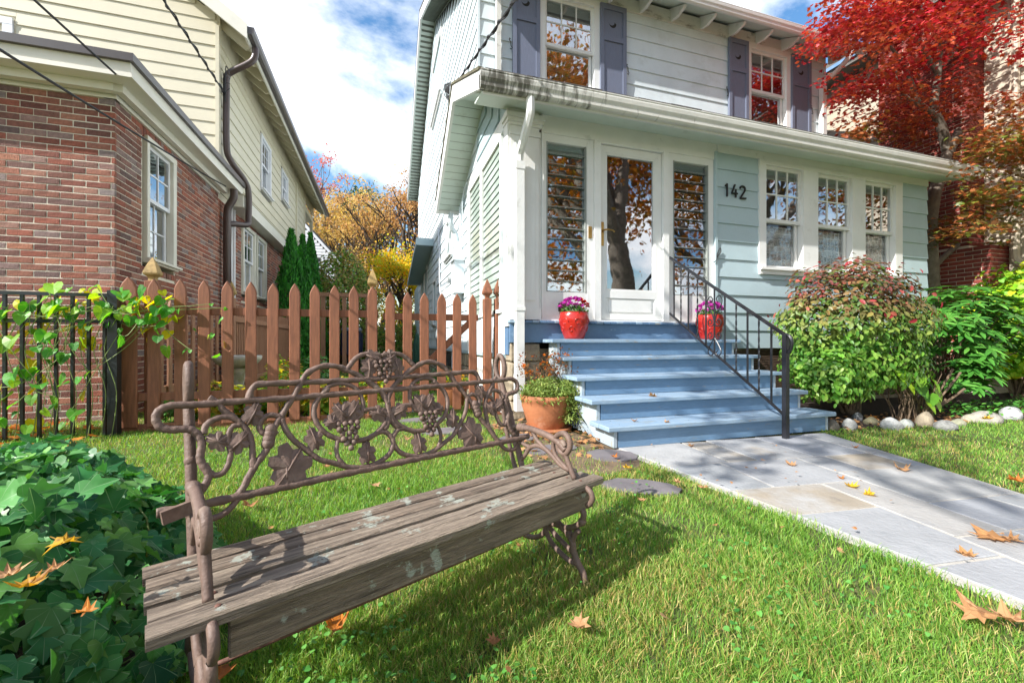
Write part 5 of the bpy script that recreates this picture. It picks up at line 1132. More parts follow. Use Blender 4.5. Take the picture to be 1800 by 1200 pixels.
for i in range(5):
    n0 = .0 + i * .0615; zt = .360 - (.004 if i == 1 else 0) + random.uniform(-.0015, .0015); m = MB(); e0, e1 = random.uniform(-.004, .004), random.uniform(-.004, .004)
    rs = random.Random(i); n = 28; sl = []; w = .0500
    for k in range(n + 1):     # long board with slightly wandering, worn edges
        x = e0 + (1.2265 + e1 - e0) * k / n; j = lambda a: rs.uniform(-a, a)
        sl.append([(x, n0 + j(.0012), zt - .021), (x, n0 + j(.0012), zt - .004 + j(.001)), (x, n0 + .004 + j(.001), zt + j(.0006)), (x, n0 + w * .5, zt + .0008 + j(.0005)), (x, n0 + w - .004 + j(.001), zt + j(.0006)), (x, n0 + w + j(.0012), zt - .005), (x, n0 + w, zt - .021)])
    m.v = [p for r in sl for p in r]; q = 7
    for k in range(n):
        for c in range(q): d = (c + 1) % q; m.f.append((k * q + c, k * q + q + c, k * q + q + d, k * q + d))
    m.f.append(tuple(range(q))); m.f.append(tuple(n * q + c for c in range(q))[::-1])
    o = bp(m, 'seat_slat', m_slat, smooth=False)
    for sx in (.10, 1.13):
        bp(MB().lathe([(.006, 0), (.005, .0018), (.0, .002)], (sx, n0 + .028, zt + .0006), 8), 'screw', m_rust, o)
m = MB().cbox(.115, 1.185, .016, .034, .262, .336, .003); bp(m, 'front_apron', m_slat, smooth=False)
m = MB().cbox(.115, 1.185, .285, .303, .275, .337, .003); bp(m, 'rear_apron', m_slat, smooth=False)
bk = MB(); RB = .0105
lower = [(0.022, .457), (.1, .456), (.27, .457), (.45, .459), (.597, .459)]
main = [(.02, .684), (.114, .683), (.2, .683), (.3, .681), (.4, .681), (.5, .681), (.597, .681)]
def sym(L): return L + [(1.194 - s, z) for s, z in L[-2::-1]]
bk.rope(smoothpath([B(*p) for p in sym(lower)], 10), .0105, 8, 60)
back = bp(bk, 'backrest', m_bronze)
def scroll(L, r=.0085, k=5, off=0, rope=False, mirror=True, taper=None):
    for mm in ((0, 1) if mirror else (0,)):
        r_ = r * .86; P = [B(1.194 - s, z, off) if mm else B(s, z, off) for s, z in L]; Q = smoothpath(P, k); m = MB()
        rr = [r_ * (np.interp(i / (len(Q) - 1), [0, .15, .85, 1], taper) if taper else 1) * (1 + .06 * math.sin(i * 1.7)) for i in range(len(Q))]
        if rope: m.rope(Q, rr, 8, 60)
        else: m.tube(Q, rr, 7)
        bp(m, 'scroll', m_bronze, back)
o = bp(MB().rope(smoothpath([B(*p) for p in sym(main[1:])], 8), .0088, 8, 60), 'twisted_bar', m_bronze, back)
tb_ = [(.213, .688), (.217, .706), (.228, .719), (.248, .7235), (.33, .722), (.42, .7205), (.5, .7195), (.597, .719)]
o = bp(MB().rope(smoothpath([B(*p) for p in sym(tb_)], 8), .0088, 8, 60), 'twisted_bar', m_bronze, back)
scroll([(.16, .684), (.114, .683), (.086, .684), (.055, .686), (.035, .681), (.025, .671), (.023, .656), (.031, .639), (.05, .631), (.074, .629), (.09, .624), (.103, .609), (.108, .59), (.105, .571), (.104, .555), (.11, .538), (.119, .52), (.115, .503), (.105, .488), (.094, .474)], .0108)
scroll([(.173, .457), (.185, .471), (.205, .503), (.228, .533), (.247, .558), (.258, .589), (.271, .612), (.285, .633), (.299, .654), (.319, .681), (.337, .709), (.350, .732), (.367, .749), (.396, .763), (.434, .766), (.463, .758), (.484, .748), (.513, .732), (.547, .708), (.572, .688), (.588, .665), (.597, .637)], .0098, rope=True)
scroll([(.176, .455), (.195, .485), (.213, .519), (.213, .539)], .010)
for a in (.569, .58, .592, .604):   # collars of the horn
    for mm in (0, 1):
        s_ = .247 + (a - .558) * .24; bp(MB().ball(B(1.194 - s_ if mm else s_, a), .0165, 10, 6), 'collar', m_bronze, back)
scroll([(.285, .633), (.26, .641), (.241, .633), (.232, .614), (.24, .597), (.258, .588), (.272, .598)], .009)
scroll([(.478, .752), (.49, .764), (.503, .779), (.526, .794), (.559, .799), (.597, .792)], .0095)
scroll([(.286, .627), (.295, .598), (.31, .572), (.327, .553), (.351, .53), (.375, .508), (.412, .492), (.446, .476), (.483, .467), (.522, .467), (.56, .477), (.586, .496), (.597, .524), (.587, .545), (.567, .557), (.539, .551), (.515, .54)], .0092)
scroll([(.429, .553), (.422, .526), (.425, .503), (.439, .483)], .0075)
scroll([(.398, .682), (.415, .703), (.445, .711), (.478, .706), (.503, .689), (.515, .662), (.514, .632), (.501, .608), (.479, .603), (.445, .606), (.42, .604), (.405, .592)], .0082)
scroll([(.418, .699), (.387, .673), (.372, .643), (.374, .611), (.392, .581), (.42, .56), (.459, .544), (.506, .542), (.543, .553), (.575, .576), (.589, .603), (.576, .617), (.545, .627), (.515, .626)], .0092)
scroll([(.597, .64), (.594, .60), (.586, .575), (.572, .562)], .0105)
scroll([(.112, .612), (.118, .632), (.133, .643), (.157, .648), (.178, .64), (.196, .622), (.209, .595), (.213, .567), (.212, .539), (.211, .519)], .0092)
scroll([(.19, .624), (.174, .623), (.165, .609), (.161, .589), (.166, .564), (.161, .538), (.149, .518), (.131, .515), (.12, .526), (.113, .544)], .0085)
scroll([(.125, .697), (.146, .682), (.155, .664), (.172, .649), (.19, .63)], .009, rope=True)
scroll([(.100, .43), (.109, .422), (.131, .422), (.15, .428), (.166, .441), (.176, .453)], .009)
GL = [(0, 0), (.14, .1), (.34, .02), (.46, .2), (.36, .36), (.52, .5), (.4, .66), (.24, .66), (.2, .86), (.06, .84), (0, 1.0), (-.08, .86), (-.22, .84), (-.24, .66), (-.42, .64), (-.5, .48), (-.36, .36), (-.46, .2), (-.34, .02), (-.14, .1)]
def castleaf(s, z, size, ang, mirror=True, lobes=GL, wide=1.0):
    """cast leaf plate, stem at (s,z), tip in direction ang (deg from +s axis)"""
    for mm in ((0, 1) if mirror else (0,)):
        a = R(180 - ang) if mm else R(ang); s0 = 1.194 - s if mm else s
        d = (math.cos(a), math.sin(a)); pdir = (-d[1], d[0]); m = MB(); n = len(lobes)
        ctr = [s0 + d[0] * .45 * size, z + d[1] * .45 * size]
        F = []; Bk = []
        for x, y in lobes:
            u = s0 + (pdir[0] * x * wide + d[0] * y) * size; v = z + (pdir[1] * x * wide + d[1] * y) * size
            F.append(B(u, v, -.005 - .003 * math.sin(8 * x))); Bk.append(B(u, v, .003))
        m.v = [tuple(p) for p in F] + [tuple(p) for p in Bk] + [tuple(B(ctr[0], ctr[1], -.011)), tuple(B(ctr[0], ctr[1], .004))]
        for i in range(n):
            l = (i + 1) % n; m.f += [(i, l, 2 * n), (n + l, n + i, 2 * n + 1), (i, n + i, n + l, l)]
        lf_ = bp(m, 'cast_leaf', m_bronze, back, False)
        r = MB(); t0 = B(s0, z, -.004); t1 = B(s0 + d[0] * size * .9, z + d[1] * size * .9, -.006); r.tube([t0, B(ctr[0], ctr[1], -.012), t1], [.004, .0028, .0012], 5); bp(r, 'leaf_vein', m_bronze, back)
def grapes(s, z, size, mirror=True):
    for mm in ((0, 1) if mirror else (0,)):
        s0 = 1.194 - s if mm else s; m = MB()
        for r, row in enumerate((4, 4, 3, 3, 2, 1)):
            for k in range(row):
                m.ball(B(s0 + (k - (row - 1) / 2) * size * .27, z - r * size * .2, -.006 - .004 * ((k + r) % 2)), size * .135, 8, 5)
        bp(m, 'grape_bunch', m_bronze, back)
castleaf(.552, .782, .066, -98, wide=.8); castleaf(.545, .797, .06, -28, wide=.9)
grapes(.597, .772, .062, False)
castleaf(.462, .607, .062, 125); castleaf(.462, .607, .068, 50); grapes(.461, .595, .068)
castleaf(.585, .602, .064, 158, wide=.8); castleaf(.435, .603, .045, 178)
castleaf(.372, .535, .07, 105, wide=.75); castleaf(.327, .545, .115, -128, wide=.95); castleaf(.285, .47, .05, 85, wide=.4)
castleaf(.508, .473, .072, 88, wide=.75); castleaf(.205, .622, .068, 62, wide=.7); castleaf(.162, .58, .058, 150, wide=.8); castleaf(.163, .565, .066, 42, wide=.75)
# side frames: arm, scroll, post with its loop, legs; coordinates are (depth n, height z)
ARM = [(.392, .488), (.351, .497), (.278, .502), (.209, .496), (.158, .486), (.123, .474), (.096, .453)]
SCR = [(.144, .478), (.137, .497), (.103, .512), (.079, .497), (.075, .466), (.096, .440), (.124, .448), (.128, .468), (.108, .48), (.096, .467)]
FRM = [([(.096, .441), (.076, .402), (.053, .362)], .0095), ([(.335, .363), (.302, .397), (.274, .43), (.231, .444), (.186, .436), (.151, .417), (.116, .396), (.076, .387)], .0088), ([(.262, .494), (.239, .467), (.216, .452), (.186, .436)], .008),
       ([(.345, .49), (.348, .449), (.31, .436), (.274, .43)], .008), ([(.151, .484), (.154, .453), (.14, .424), (.109, .402), (.08, .385)], .008)]
POST = [(.452, .677), (.425, .615), (.395, .548), (.37, .47), (.343, .406), (.325, .353), (.318, .30), (.345, .20), (.395, .10), (.425, .03), (.44, .004)]
POST2 = [(.462, .683), (.447, .601), (.425, .507), (.405, .439), (.370, .349), (.34, .30)]
LOOP = [(.452, .677), (.432, .70), (.428, .735), (.440, .768), (.458, .781), (.476, .765), (.484, .735), (.476, .70), (.458, .679)]
LEGS = [([(.05, .345), (.031, .274), (.013, .255), (.022, .223), (.057, .194), (.096, .179), (.137, .176), (.179, .167)], .0105), ([(.19, .172), (.19, .137), (.165, .103), (.123, .082), (.076, .069), (.038, .072)], .009),
        ([(.179, .157), (.137, .134), (.103, .120), (.063, .104)], .009), ([(.158, .20), (.116, .177), (.083, .163), (.063, .139), (.057, .107), (.038, .074), (.016, .049), (.010, .022), (.02, .004)], .0115),
        ([(.034, .189), (.053, .168), (.063, .139)], .010), ([(.36, .10), (.335, .085), (.286, .083), (.239, .096), (.201, .125), (.19, .165)], .0095), ([(.32, .30), (.29, .22), (.24, .18), (.19, .168)], .0105), ([(.004, .345), (-.018, .332), (-.022, .308), (-.002, .284)], .0095)]
for s0 in (.088, 1.128):
    def q(L, off=0): return smoothpath([Vector((s0 + off, n, z)) for n, z in L], 5)
    f = MB(); f.tube(q(POST), .0122, 8); f.tube(q(LOOP), .0105, 7); fr_ = bp(f, 'side_frame', m_bronze)
    m = MB(); m.tube(q(POST2), .0095, 7); bp(m, 'frame_bar', m_bronze, fr_)
    m = MB(); P = q(ARM); m.tube(P, [.0125] * len(P), 8); m.tube(q(SCR), .0105, 7)
    for n_, z_ in ((.31, .501), (.322, .50), (.334, .499)): m.ball((s0, n_, z_), .0165, 9, 6)
    bp(m, 'armrest', m_bronze, fr_)
    for L, r in FRM: m = MB(); m.tube(q(L), r, 7); bp(m, 'frame_scroll', m_bronze, fr_)
    for L, r in LEGS: m = MB(); m.tube(q(L), r, 8); bp(m, 'leg_scroll', m_bronze, fr_)
    for n_, z_ in ((.395, .548), (.355, .43), (.08, .163), (.02, .224)): bp(MB().ball((s0, n_, z_), .015, 9, 6), 'knob', m_bronze, fr_)
    m = MB().box(s0 - .006, s0 + .006, .01, .30, .325, .337); bp(m, 'seat_support', m_bronze, fr_, False)
m = MB(); m.tube(smoothpath([(1.128, .17, .172), (.6, .172, .166), (.088, .18, .160)], 4), .0052, 7); bp(m, 'tie_rod', m_rust)
m = MB(); m.bar((.088, .322, .459), (.03, .31, .45), .012, .03); bp(m, 'bracket', m_bronze, None, False)
# ================================================================ vegetation
def veins(nt, cur, tc, col=(.30, .42, .22), k=4.5, w=.10, amt=.6):
    N = nt.nodes.new; L = nt.links.new; uv = N('ShaderNodeUVMap'); uv.uv_map = 'leaf'; sp = N('ShaderNodeSeparateXYZ'); L(uv.outputs[0], sp.inputs[0])
    at = N('ShaderNodeMath'); at.operation = 'ARCTAN2'; L(sp.outputs[0], at.inputs[0]); L(sp.outputs[1], at.inputs[1])
    m1 = N('ShaderNodeMath'); m1.operation = 'MULTIPLY'; L(at.outputs[0], m1.inputs[0]); m1.inputs[1].default_value = k
    sn = N('ShaderNodeMath'); sn.operation = 'SINE'; L(m1.outputs[0], sn.inputs[0]); ab = N('ShaderNodeMath'); ab.operation = 'ABSOLUTE'; L(sn.outputs[0], ab.inputs[0])
    mr = N('ShaderNodeMapRange'); mr.inputs[1].default_value = w; mr.inputs[2].default_value = w * .3; mr.inputs[3].default_value = 0; mr.inputs[4].default_value = amt; L(ab.outputs[0], mr.inputs[0])
    mx = N('ShaderNodeMix'); mx.data_type = 'RGBA'; L(mr.outputs[0], mx.inputs[0]); L(cur, mx.inputs[6]); mx.inputs[7].default_value = (*col, 1); return mx.outputs[2]
m_ivy = leafmat('ivy_leaf', [h('#2f683a'), h('#408244'), h('#235236'), h('#5c9c48'), h('#346e42'), h('#7aae52'), h('#2a5c36')], .22, .38, (1.3, 1.6, .5), extra=lambda nt, c, t: veins(nt, c, t, (.26, .40, .22), 4.5, .10, .75), spec=.22)
m_vine = leafmat('vine_leaf', [h('#3f8a2a'), h('#5aa535'), h('#2f7326'), h('#8fbb2a'), h('#4c9a32')], .45, .45, (2.2, 1.8, .35), extra=lambda nt, c, t: veins(nt, c, t, (.45, .60, .25), 3.6, .12, .4))
m_backlitvine = leafmat('backlit_vine_leaf', [h('#b8c41e'), h('#d0cc20'), h('#9cb81e'), h('#c7b41a')], .5, .5, (1.8, 1.5, .4))  # yellow put into the colour for leaves glowing with light from behind
m_stem = M('green_stem', (.20, .26, .08), .6, .2, 20)
m_twig = M('brown_twig', (.16, .11, .07), .8, .3, 20, .3)
m_bark = M('grey_bark', (.14, .115, .09), .9, .3, 14, .8, 30, stains=[((.32, .31, .26), 9, .6, .72), ((.05, .04, .03), 6, .6, .8)])
m_barkdark = M('dark_bark', (.07, .055, .045), .9, .3, 14, .8, 30)
# ---- grass
def grass():
    N0 = 470000
    r = RNG.uniform(0, 1, N0); rad = .85 * (13 / .85) ** (r ** .92); ang = RNG.uniform(R(-36), R(70), N0)
    x = rad * np.sin(ang); y = rad * np.cos(ang)
    ok = np.ones(N0, bool)
    ok &= ~((x > Lx(y) - .04 + RNG.normal(0, .015, N0)) & (x < Rx(y) + .005) & (y < 2.9))
    ok &= ~inpoly(x, y, [(3.95, 2.93), (4.35, 2.9), (5.1, 2.76), (5.9, 2.74), (6.6, 2.70), (9.75, 2.6), (9.75, 13), (1.3, 13), (1.3, 4.25), (1.62, 4.25), (1.62, 2.88)])
    ok &= ~((x > 1.2) & (y > 4.2))
    wp = inpoly(x, y, [(.98, 2.55), (1.35, 2.35), (1.75, 2.45), (1.8, 2.9), (1.72, 3.3), (1.62, 4.2), (1.25, 4.25), (1.0, 4.1), (1.15, 3.4), (1.05, 3.0)])
    ok &= ~(wp & (RNG.uniform(0, 1, N0) < .88))
    ok &= ~(inpoly(x, y, [(-2.1, 4.85), (-.35, 4.85), (-.35, 5.7), (-.9, 6.3), (-.95, 8.5), (-1.9, 8.5)]))
    ok &= ~inpoly(x, y, IVY_IN)
    ok &= ~((x < XW) & (y > Y1))
    for (sx, sy, a, b, rz_) in SS:
        dx, dy = x - sx, y - sy; u = dx * math.cos(rz_) + dy * math.sin(rz_); v = -dx * math.sin(rz_) + dy * math.cos(rz_); ok &= ~((u / a) ** 2 + (v / b) ** 2 < .85)
    bare = np.sin(x * 5.3 + 2.1 * np.sin(y * 3.1)) * np.sin(y * 6.1 + 1.7 * np.cos(x * 4.3)); ok &= ~((bare > .55) & (RNG.uniform(0, 1, N0) < .55)); ok &= ~((np.hypot(x - .02, (y - .72) * 1.2) < .2) & (RNG.uniform(0, 1, N0) < .8))
    x, y = x[ok], y[ok]; n = len(x); rad = np.hypot(x, y)
    # clumpy patches
    pn = np.sin(x * 3.1 + 1.3 * np.sin(y * 2.2)) * np.cos(y * 3.7 + 1.1 * np.sin(x * 2.9)) + .5 * np.sin(x * 9 + y * 7) * np.cos(y * 11 - x * 5)
    H = (.025 + .015 * RNG.uniform(0, 1, n) + .010 * pn) * RNG.uniform(.6, 1.25, n); H = np.clip(H, .014, .075)
    edge = (np.abs(x - Lx(y)) < .16) & (y < 2.7); H[edge] *= 1.35
    W = (.0014 + .00066 * rad) * RNG.uniform(.7, 1.2, n)
    th = RNG.uniform(0, 2 * math.pi, n); dx, dy = np.cos(th), np.sin(th)
    lean = RNG.uniform(.15, 1.0, n) * H; la = RNG.uniform(0, 2 * math.pi, n) ; lx, ly = np.cos(la) * lean, np.sin(la) * lean
    z0 = np.full(n, .0)
    P = np.empty((n, 5, 3)); 
    P[:, 0] = np.stack([x - dx * W / 2, y - dy * W / 2, z0], 1); P[:, 1] = np.stack([x + dx * W / 2, y + dy * W / 2, z0], 1)
    P[:, 2] = np.stack([x - dx * W * .42 + lx * .35, y - dy * W * .42 + ly * .35, H * .6], 1); P[:, 3] = np.stack([x + dx * W * .42 + lx * .35, y + dy * W * .42 + ly * .35, H * .6], 1)
    P[:, 4] = np.stack([x + lx, y + ly, H * RNG.uniform(.75, 1.05, n)], 1)
    F = np.array([(0, 1, 3), (0, 3, 2), (2, 3, 4)]); 
    kind = RNG.uniform(0, 1, n) + .2 * np.sin(x * 2.3 + 4 + np.cos(y * 3)) * np.sin(y * 2.9 + 1)
    dry = kind > .84; 
    for msk, nm, mt, lab in ((~dry, 'grass', m_grass, 'short green lawn grass around the bench and walk'), (dry, 'dry_grass', m_straw, 'dry straw blades mixed through the lawn')):
        Q = P[msk].reshape(-1, 3); k = msk.sum(); FF = (F[None] + (np.arange(k) * 5)[:, None, None]).reshape(-1, 3)
        o = npmesh(nm, Q, FF, mt); setp(o, lab, 'grass', kind='stuff')
m_grass = leafmat('grass_blade', [h('#669a36'), h('#84b046'), h('#4c8430'), h('#9cba54'), h('#3e722a'), h('#b0c064')], .35, .5, (1.7, 1.6, .5))
m_straw = leafmat('straw_blade', [h('#c2b063'), h('#a8924e'), h('#d6c888'), h('#8f7a3c')], .3, .7, (1.2, 1.1, .8))
IVY = [(-4.2, 2.55), (-1.7, 2.6), (-1.1, 2.45), (-.72, 2.05), (-.46, 1.6), (-.46, 1.2), (-.49, 1.02), (-.42, .78), (-.37, .45), (-.40, .1), (-4.2, .1)]
IVY_IN = [(-4.2, 2.4), (-1.7, 2.4), (-1.2, 2.25), (-.85, 1.9), (-.6, 1.5), (-.5, 1.1), (-.46, .8), (-.40, .45), (-.42, .1), (-4.2, .1)]
grass()
# ---- ivy mound
def ivy():
    iv = thing('ivy', 'mound of dark glossy ivy left of the bench', 'ivy', (-1, 1.4, 0))
    def ht(x, y):
        poly = IVY; d = np.full(x.shape, 9.0)
        for i in range(len(poly)):
            a = np.array(poly[i - 1]); b = np.array(poly[i]); ab = b - a; t = np.clip(((x - a[0]) * ab[0] + (y - a[1]) * ab[1]) / (ab @ ab), 0, 1)
            d = np.minimum(d, np.hypot(x - a[0] - t * ab[0], y - a[1] - t * ab[1]))
        return .05 + .37 * np.clip(d / .30, 0, 1) ** .6 + .035 * np.sin(x * 7 + y * 3) * np.cos(y * 6 - x * 2)
    n = 15000; x = RNG.uniform(-3.2, -.3, n); y = RNG.uniform(.25, 2.6, n); ok = inpoly(x, y, IVY) & (x > -y * .9 - 1.0); x, y = x[ok], y[ok]; n = len(x)
    hz = ht(x, y); dep = RNG.uniform(0, 1, n) ** 2.2; z = hz * (1 - .55 * dep) + RNG.normal(0, .008, n)
    e = .03; nx = -(ht(x + e, y) - ht(x - e, y)) / (2 * e); ny = -(ht(x, y + e) - ht(x, y - e)) / (2 * e)
    NR = np.stack([nx * .7, ny * .7, np.ones(n)], 1) + RNG.normal(0, .52, (n, 3)) + np.array([.15, -.35, 0])
    S = RNG.uniform(.034, .085, n) * (1 - .25 * dep)
    D = np.stack([nx * .4 + .2, ny * .4 - .5, -.3 * np.ones(n)], 1) + RNG.normal(0, .8, (n, 3))
    order = np.argsort(np.hypot(x, y)); near = order[:280]
    msk = np.zeros(n, bool); msk[near] = True
    o = leafmesh('leaf', T_IVYR, np.stack([x, y, z], 1)[~msk], NR[~msk], S[~msk], m_ivy, iv, dirv=D[~msk], smooth=True); o['kind'] = 'stuff'
    # the nearest ones singly
    V, F = T_IVYR
    base = []
    for v in range(7):
        me = bpy.data.meshes.new('ivy_leaf'); W = V.copy(); W[:, 2] += .05 * np.sin(W[:, 0] * RNG.uniform(5, 9) + v) + .05 * np.cos(W[:, 1] * RNG.uniform(4, 8) + v) - RNG.uniform(0, .25) * W[:, 0] ** 2; W[:, 0] *= RNG.uniform(.85, 1.1); me.from_pydata(W.tolist(), [], F.tolist()); me.polygons.foreach_set('use_smooth', [True] * len(me.polygons)); me.materials.append(m_ivy)
        uv = me.uv_layers.new(name='leaf'); uv.data.foreach_set('uv', V[:, :2][F.ravel()].astype(np.float32).ravel()); base.append(me)
    for i in near:
        Z = Vector(NR[i]).normalized(); Y = Vector(D[i]); Y = (Y - Z * Y.dot(Z)).normalized(); X = Y.cross(Z); s = S[i]
        mw = Matrix(((X.x * s, Y.x * s, Z.x * s, x[i]), (X.y * s, Y.y * s, Z.y * s, y[i]), (X.z * s, Y.z * s, Z.z * s, z[i]), (0, 0, 0, 1)))
        link('leaf', base[i % 7], iv, mw)
    m = MB()
    for k in range(260):
        i = RNG.integers(n); p = Vector((x[i], y[i], max(.02, z[i] - .2))); q = Vector((x[i], y[i], z[i])); m.tube(smoothpath([p + Vector(RNG.normal(0, .08, 3)), (p + q) / 2 + Vector(RNG.normal(0, .03, 3)), q], 3), .0022, 4, False)
    o = m.build('stem', m_stem, iv); o['kind'] = 'stuff'
    g = MB(); g.v = [(a, b, .012) for a, b in IVY_IN]; g.f = [tuple(range(len(IVY_IN)))]; g.build('leaf_litter_base', m_mulch, iv)
ivy()
# ---- heart leaved vine on the fences
def vine():
    vi = thing('climbing_vine', 'heart leaved green vine sprawling over the black fence and first pickets', 'vine', (-2.4, 4.6, 0))
    n = 215; px = RNG.uniform(0, 1, n) ** .8; C = []; S = []; Mx = []
    for i in range(n):
        t = RNG.uniform()
        if t < .58: x, z = -3.1 + 1.3 * RNG.uniform() ** .75, np.clip(RNG.normal(1.10, .12), .8, 1.32)
        elif t < .93: x, z = RNG.uniform(-3.15, -2.35), RNG.uniform(.12, 1.05)
        else: x, z = RNG.uniform(-1.75, -1.35), RNG.uniform(.7, 1.2)
        C.append((x, 4.56 - RNG.uniform(-.12, .12), z)); S.append(RNG.uniform(.055, .13) * (.6 if t > .93 else 1))
    C = np.array(C); S = np.array(S); NR = np.stack([RNG.normal(-.25, .5, n), RNG.normal(-.65, .4, n), RNG.normal(.55, .4, n)], 1); D = np.stack([RNG.normal(0, .5, n), RNG.normal(-.3, .3, n), -np.ones(n)], 1)
    backlit = (C[:, 1] > 4.57) & (RNG.uniform(0, 1, n) < .9); C[backlit, 1] += .12
    V, F = T_HEART
    for mk, mt in ((~backlit, m_vine), (backlit, m_backlitvine)):
        idx = np.where(mk)[0]
        for i in idx:
            pass
        base = []
        for v in range(3):
            me = bpy.data.meshes.new('vine_leaf'); W = V.copy(); W[:, 2] += RNG.normal(0, .03, len(W)); me.from_pydata(W.tolist(), [], F.tolist()); me.materials.append(mt)
            uv = me.uv_layers.new(name='leaf'); uv.data.foreach_set('uv', V[:, :2][F.ravel()].astype(np.float32).ravel()); base.append(me)
        for i in idx:
            Z = Vector(NR[i]).normalized(); Y = Vector(D[i]); Y = (Y - Z * Y.dot(Z)).normalized(); X = Y.cross(Z); s = S[i]
            link('leaf', base[i % 3], vi, Matrix(((X.x * s, Y.x * s, Z.x * s, C[i][0]), (X.y * s, Y.y * s, Z.y * s, C[i][1]), (X.z * s, Y.z * s, Z.z * s, C[i][2]), (0, 0, 0, 1))))
    m = MB()
    for k in range(60):
        a = Vector(C[RNG.integers(n)]); b = Vector(C[RNG.integers(n)])
        if (a - b).length > .9: continue
        c = (a + b) / 2 - Vector((0, .03, RNG.uniform(0, .12))); m.tube(smoothpath([a, c, b], 5), .0028, 4, False)
    for k in range(9):
        x = -3.0 + k * .09 + RNG.normal(0, .03); m.tube(smoothpath([(x, 4.58, 0), (x + .05, 4.55, .4), (x - .06, 4.60, .8), (x + .1, 4.56, 1.15)], 5), .0035, 4, False)
    o = m.build('stem', m_stem, vi); o['kind'] = 'stuff'
vine()
# ---- shrub helper
def twigs(parent, base, tips, mat, r0=.012, name='branch', steps=5, merge=True):
    m = MB()
    for t in tips:
        b = Vector(base) + Vector((random.uniform(-.08, .08), random.uniform(-.06, .06), 0)); t = Vector(t); c = b.lerp(t, .5) + Vector((random.uniform(-.08, .08), random.uniform(-.08, .08), .08)); P = smoothpath([b, c, t], steps)
        m.tube(P, [r0 * (1 - .75 * i / (len(P) - 1)) for i in range(len(P))], 5, False)
    o = m.build(name, mat, parent); o['kind'] = 'stuff'; return o
def blob(n, c, rad, shell=.55, low=-.9):
    d = rvec(n); d = d[d[:, 2] > low]; r = RNG.uniform(shell ** 3, 1, len(d)) ** (1 / 3); lump = 1 + .12 * np.sin(d[:, 0] * 7 + 1) * np.cos(d[:, 1] * 6) + .08 * np.sin(d[:, 2] * 9)
    return np.array(c) + d * (r * lump)[:, None] * np.array(rad), d
def height_mix(lo, hi, z0, z1, colsets=None, nscale=2.5, mixn=.5):
    """pigment changes with height up the plant (autumn colour of the crown), broken up by noise"""
    def ex(nt, cur, tc):
        N = nt.nodes.new; L = nt.links.new; sp = N('ShaderNodeSeparateXYZ'); L(tc.outputs['Object'], sp.inputs[0])
        ns = N('ShaderNodeTexNoise'); ns.inputs['Scale'].default_value = nscale; L(tc.outputs['Object'], ns.inputs['Vector'])
        mr = N('ShaderNodeMapRange'); mr.inputs[1].default_value = z0; mr.inputs[2].default_value = z1; L(sp.outputs[2], mr.inputs[0])
        ma = N('ShaderNodeMath'); ma.operation = 'MULTIPLY_ADD'; L(ns.outputs[0], ma.inputs[0]); ma.inputs[1].default_value = mixn * 2; ma.inputs[2].default_value = -mixn
        ad = N('ShaderNodeMath'); ad.operation = 'ADD'; ad.use_clamp = True; L(mr.outputs[0], ad.inputs[0]); L(ma.outputs[0], ad.inputs[1])
        ge = N('ShaderNodeNewGeometry'); rp = N('ShaderNodeValToRGB'); e = rp.color_ramp.elements
        for i, c in enumerate(hi):
            if i >= 2: e.new(i / (len(hi) - 1))
        for i, el in enumerate(sorted(e, key=lambda q: q.position)): el.position = i / (len(hi) - 1); el.color = (*hi[i], 1)
        L(ge.outputs['Random Per Island'], rp.inputs[0])
        mx = N('ShaderNodeMix'); mx.data_type = 'RGBA'; L(ad.outputs[0], mx.inputs[0]); L(cur, mx.inputs[6]); L(rp.outputs[0], mx.inputs[7]); return mx.outputs[2]
    return ex
m_burn = leafmat('burning_bush_leaf', [h('#4f8a2e'), h('#74a83c'), h('#356a24'), h('#94b850'), h('#427a2a')], .28, .4, (1.6, 1.5, .6), extra=height_mix(None, [h('#42702c'), h('#7a5048'), h('#8a4a4e'), h('#4f6a34'), h('#a84a50'), h('#3f6a2c')], .75, 1.4, nscale=3, mixn=.4))
m_burnred = leafmat('red_bush_leaf', [h('#b03a42'), h('#902c3a'), h('#b85a50'), h('#a06048')], .3, .45, (1.4, .9, .8))
bb_ = thing('burning_bush', 'rounded bush of green and reddish leaves beside the stairs', 'bush', (5.05, 3.4, 0))
C, d = blob(10500, (5.08, 3.42, .93), (.88, .65, .80), .66, -.85); C[:, 2] = np.maximum(C[:, 2], .1)
C2, d2 = blob(1500, (4.55, 3.25, .5), (.35, .35, .35), .5); C = np.vstack([C, C2]); d = np.vstack([d, d2])
leafmesh('foliage', T_OVAL, C, d + rvec(len(d)) * .55 + np.array([0, -.2, .5]), RNG.uniform(.04, .076, len(C)), m_burn, bb_, dirv=d * .5 + rvec(len(d)) + np.array([0, 0, -.8]))
C, d = blob(130, (5.08, 3.42, 1.0), (.93, .69, .80), .95, .0); leafmesh('red_leaves', T_OVAL, C, d + rvec(len(d)) * .4, RNG.uniform(.055, .08, len(C)), m_burnred, bb_, dirv=rvec(len(d)) + np.array([0, 0, -.8]))
twigs(bb_, (5.2, 3.5, 0), [(5.08 + random.uniform(-.7, .7), 3.42 + random.uniform(-.5, .5), random.uniform(.6, 1.5)) for _ in range(40)], m_twig, .013)
m_rhodo = leafmat('rhododendron_leaf', [h('#417a2e'), h('#54903a'), h('#2c6024'), h('#6aa544'), h('#24501f')], .18, .35, (1.6, 1.6, .6))
rd = thing('rhododendron', 'rhododendron with whorls of long green leaves right of the burning bush', 'bush', (7.0, 3.4, 0))
C, d = blob(260, (6.95, 3.4, .98), (.88, .6, .55), .55, -.8); W, Dv, Nv = [], [], []
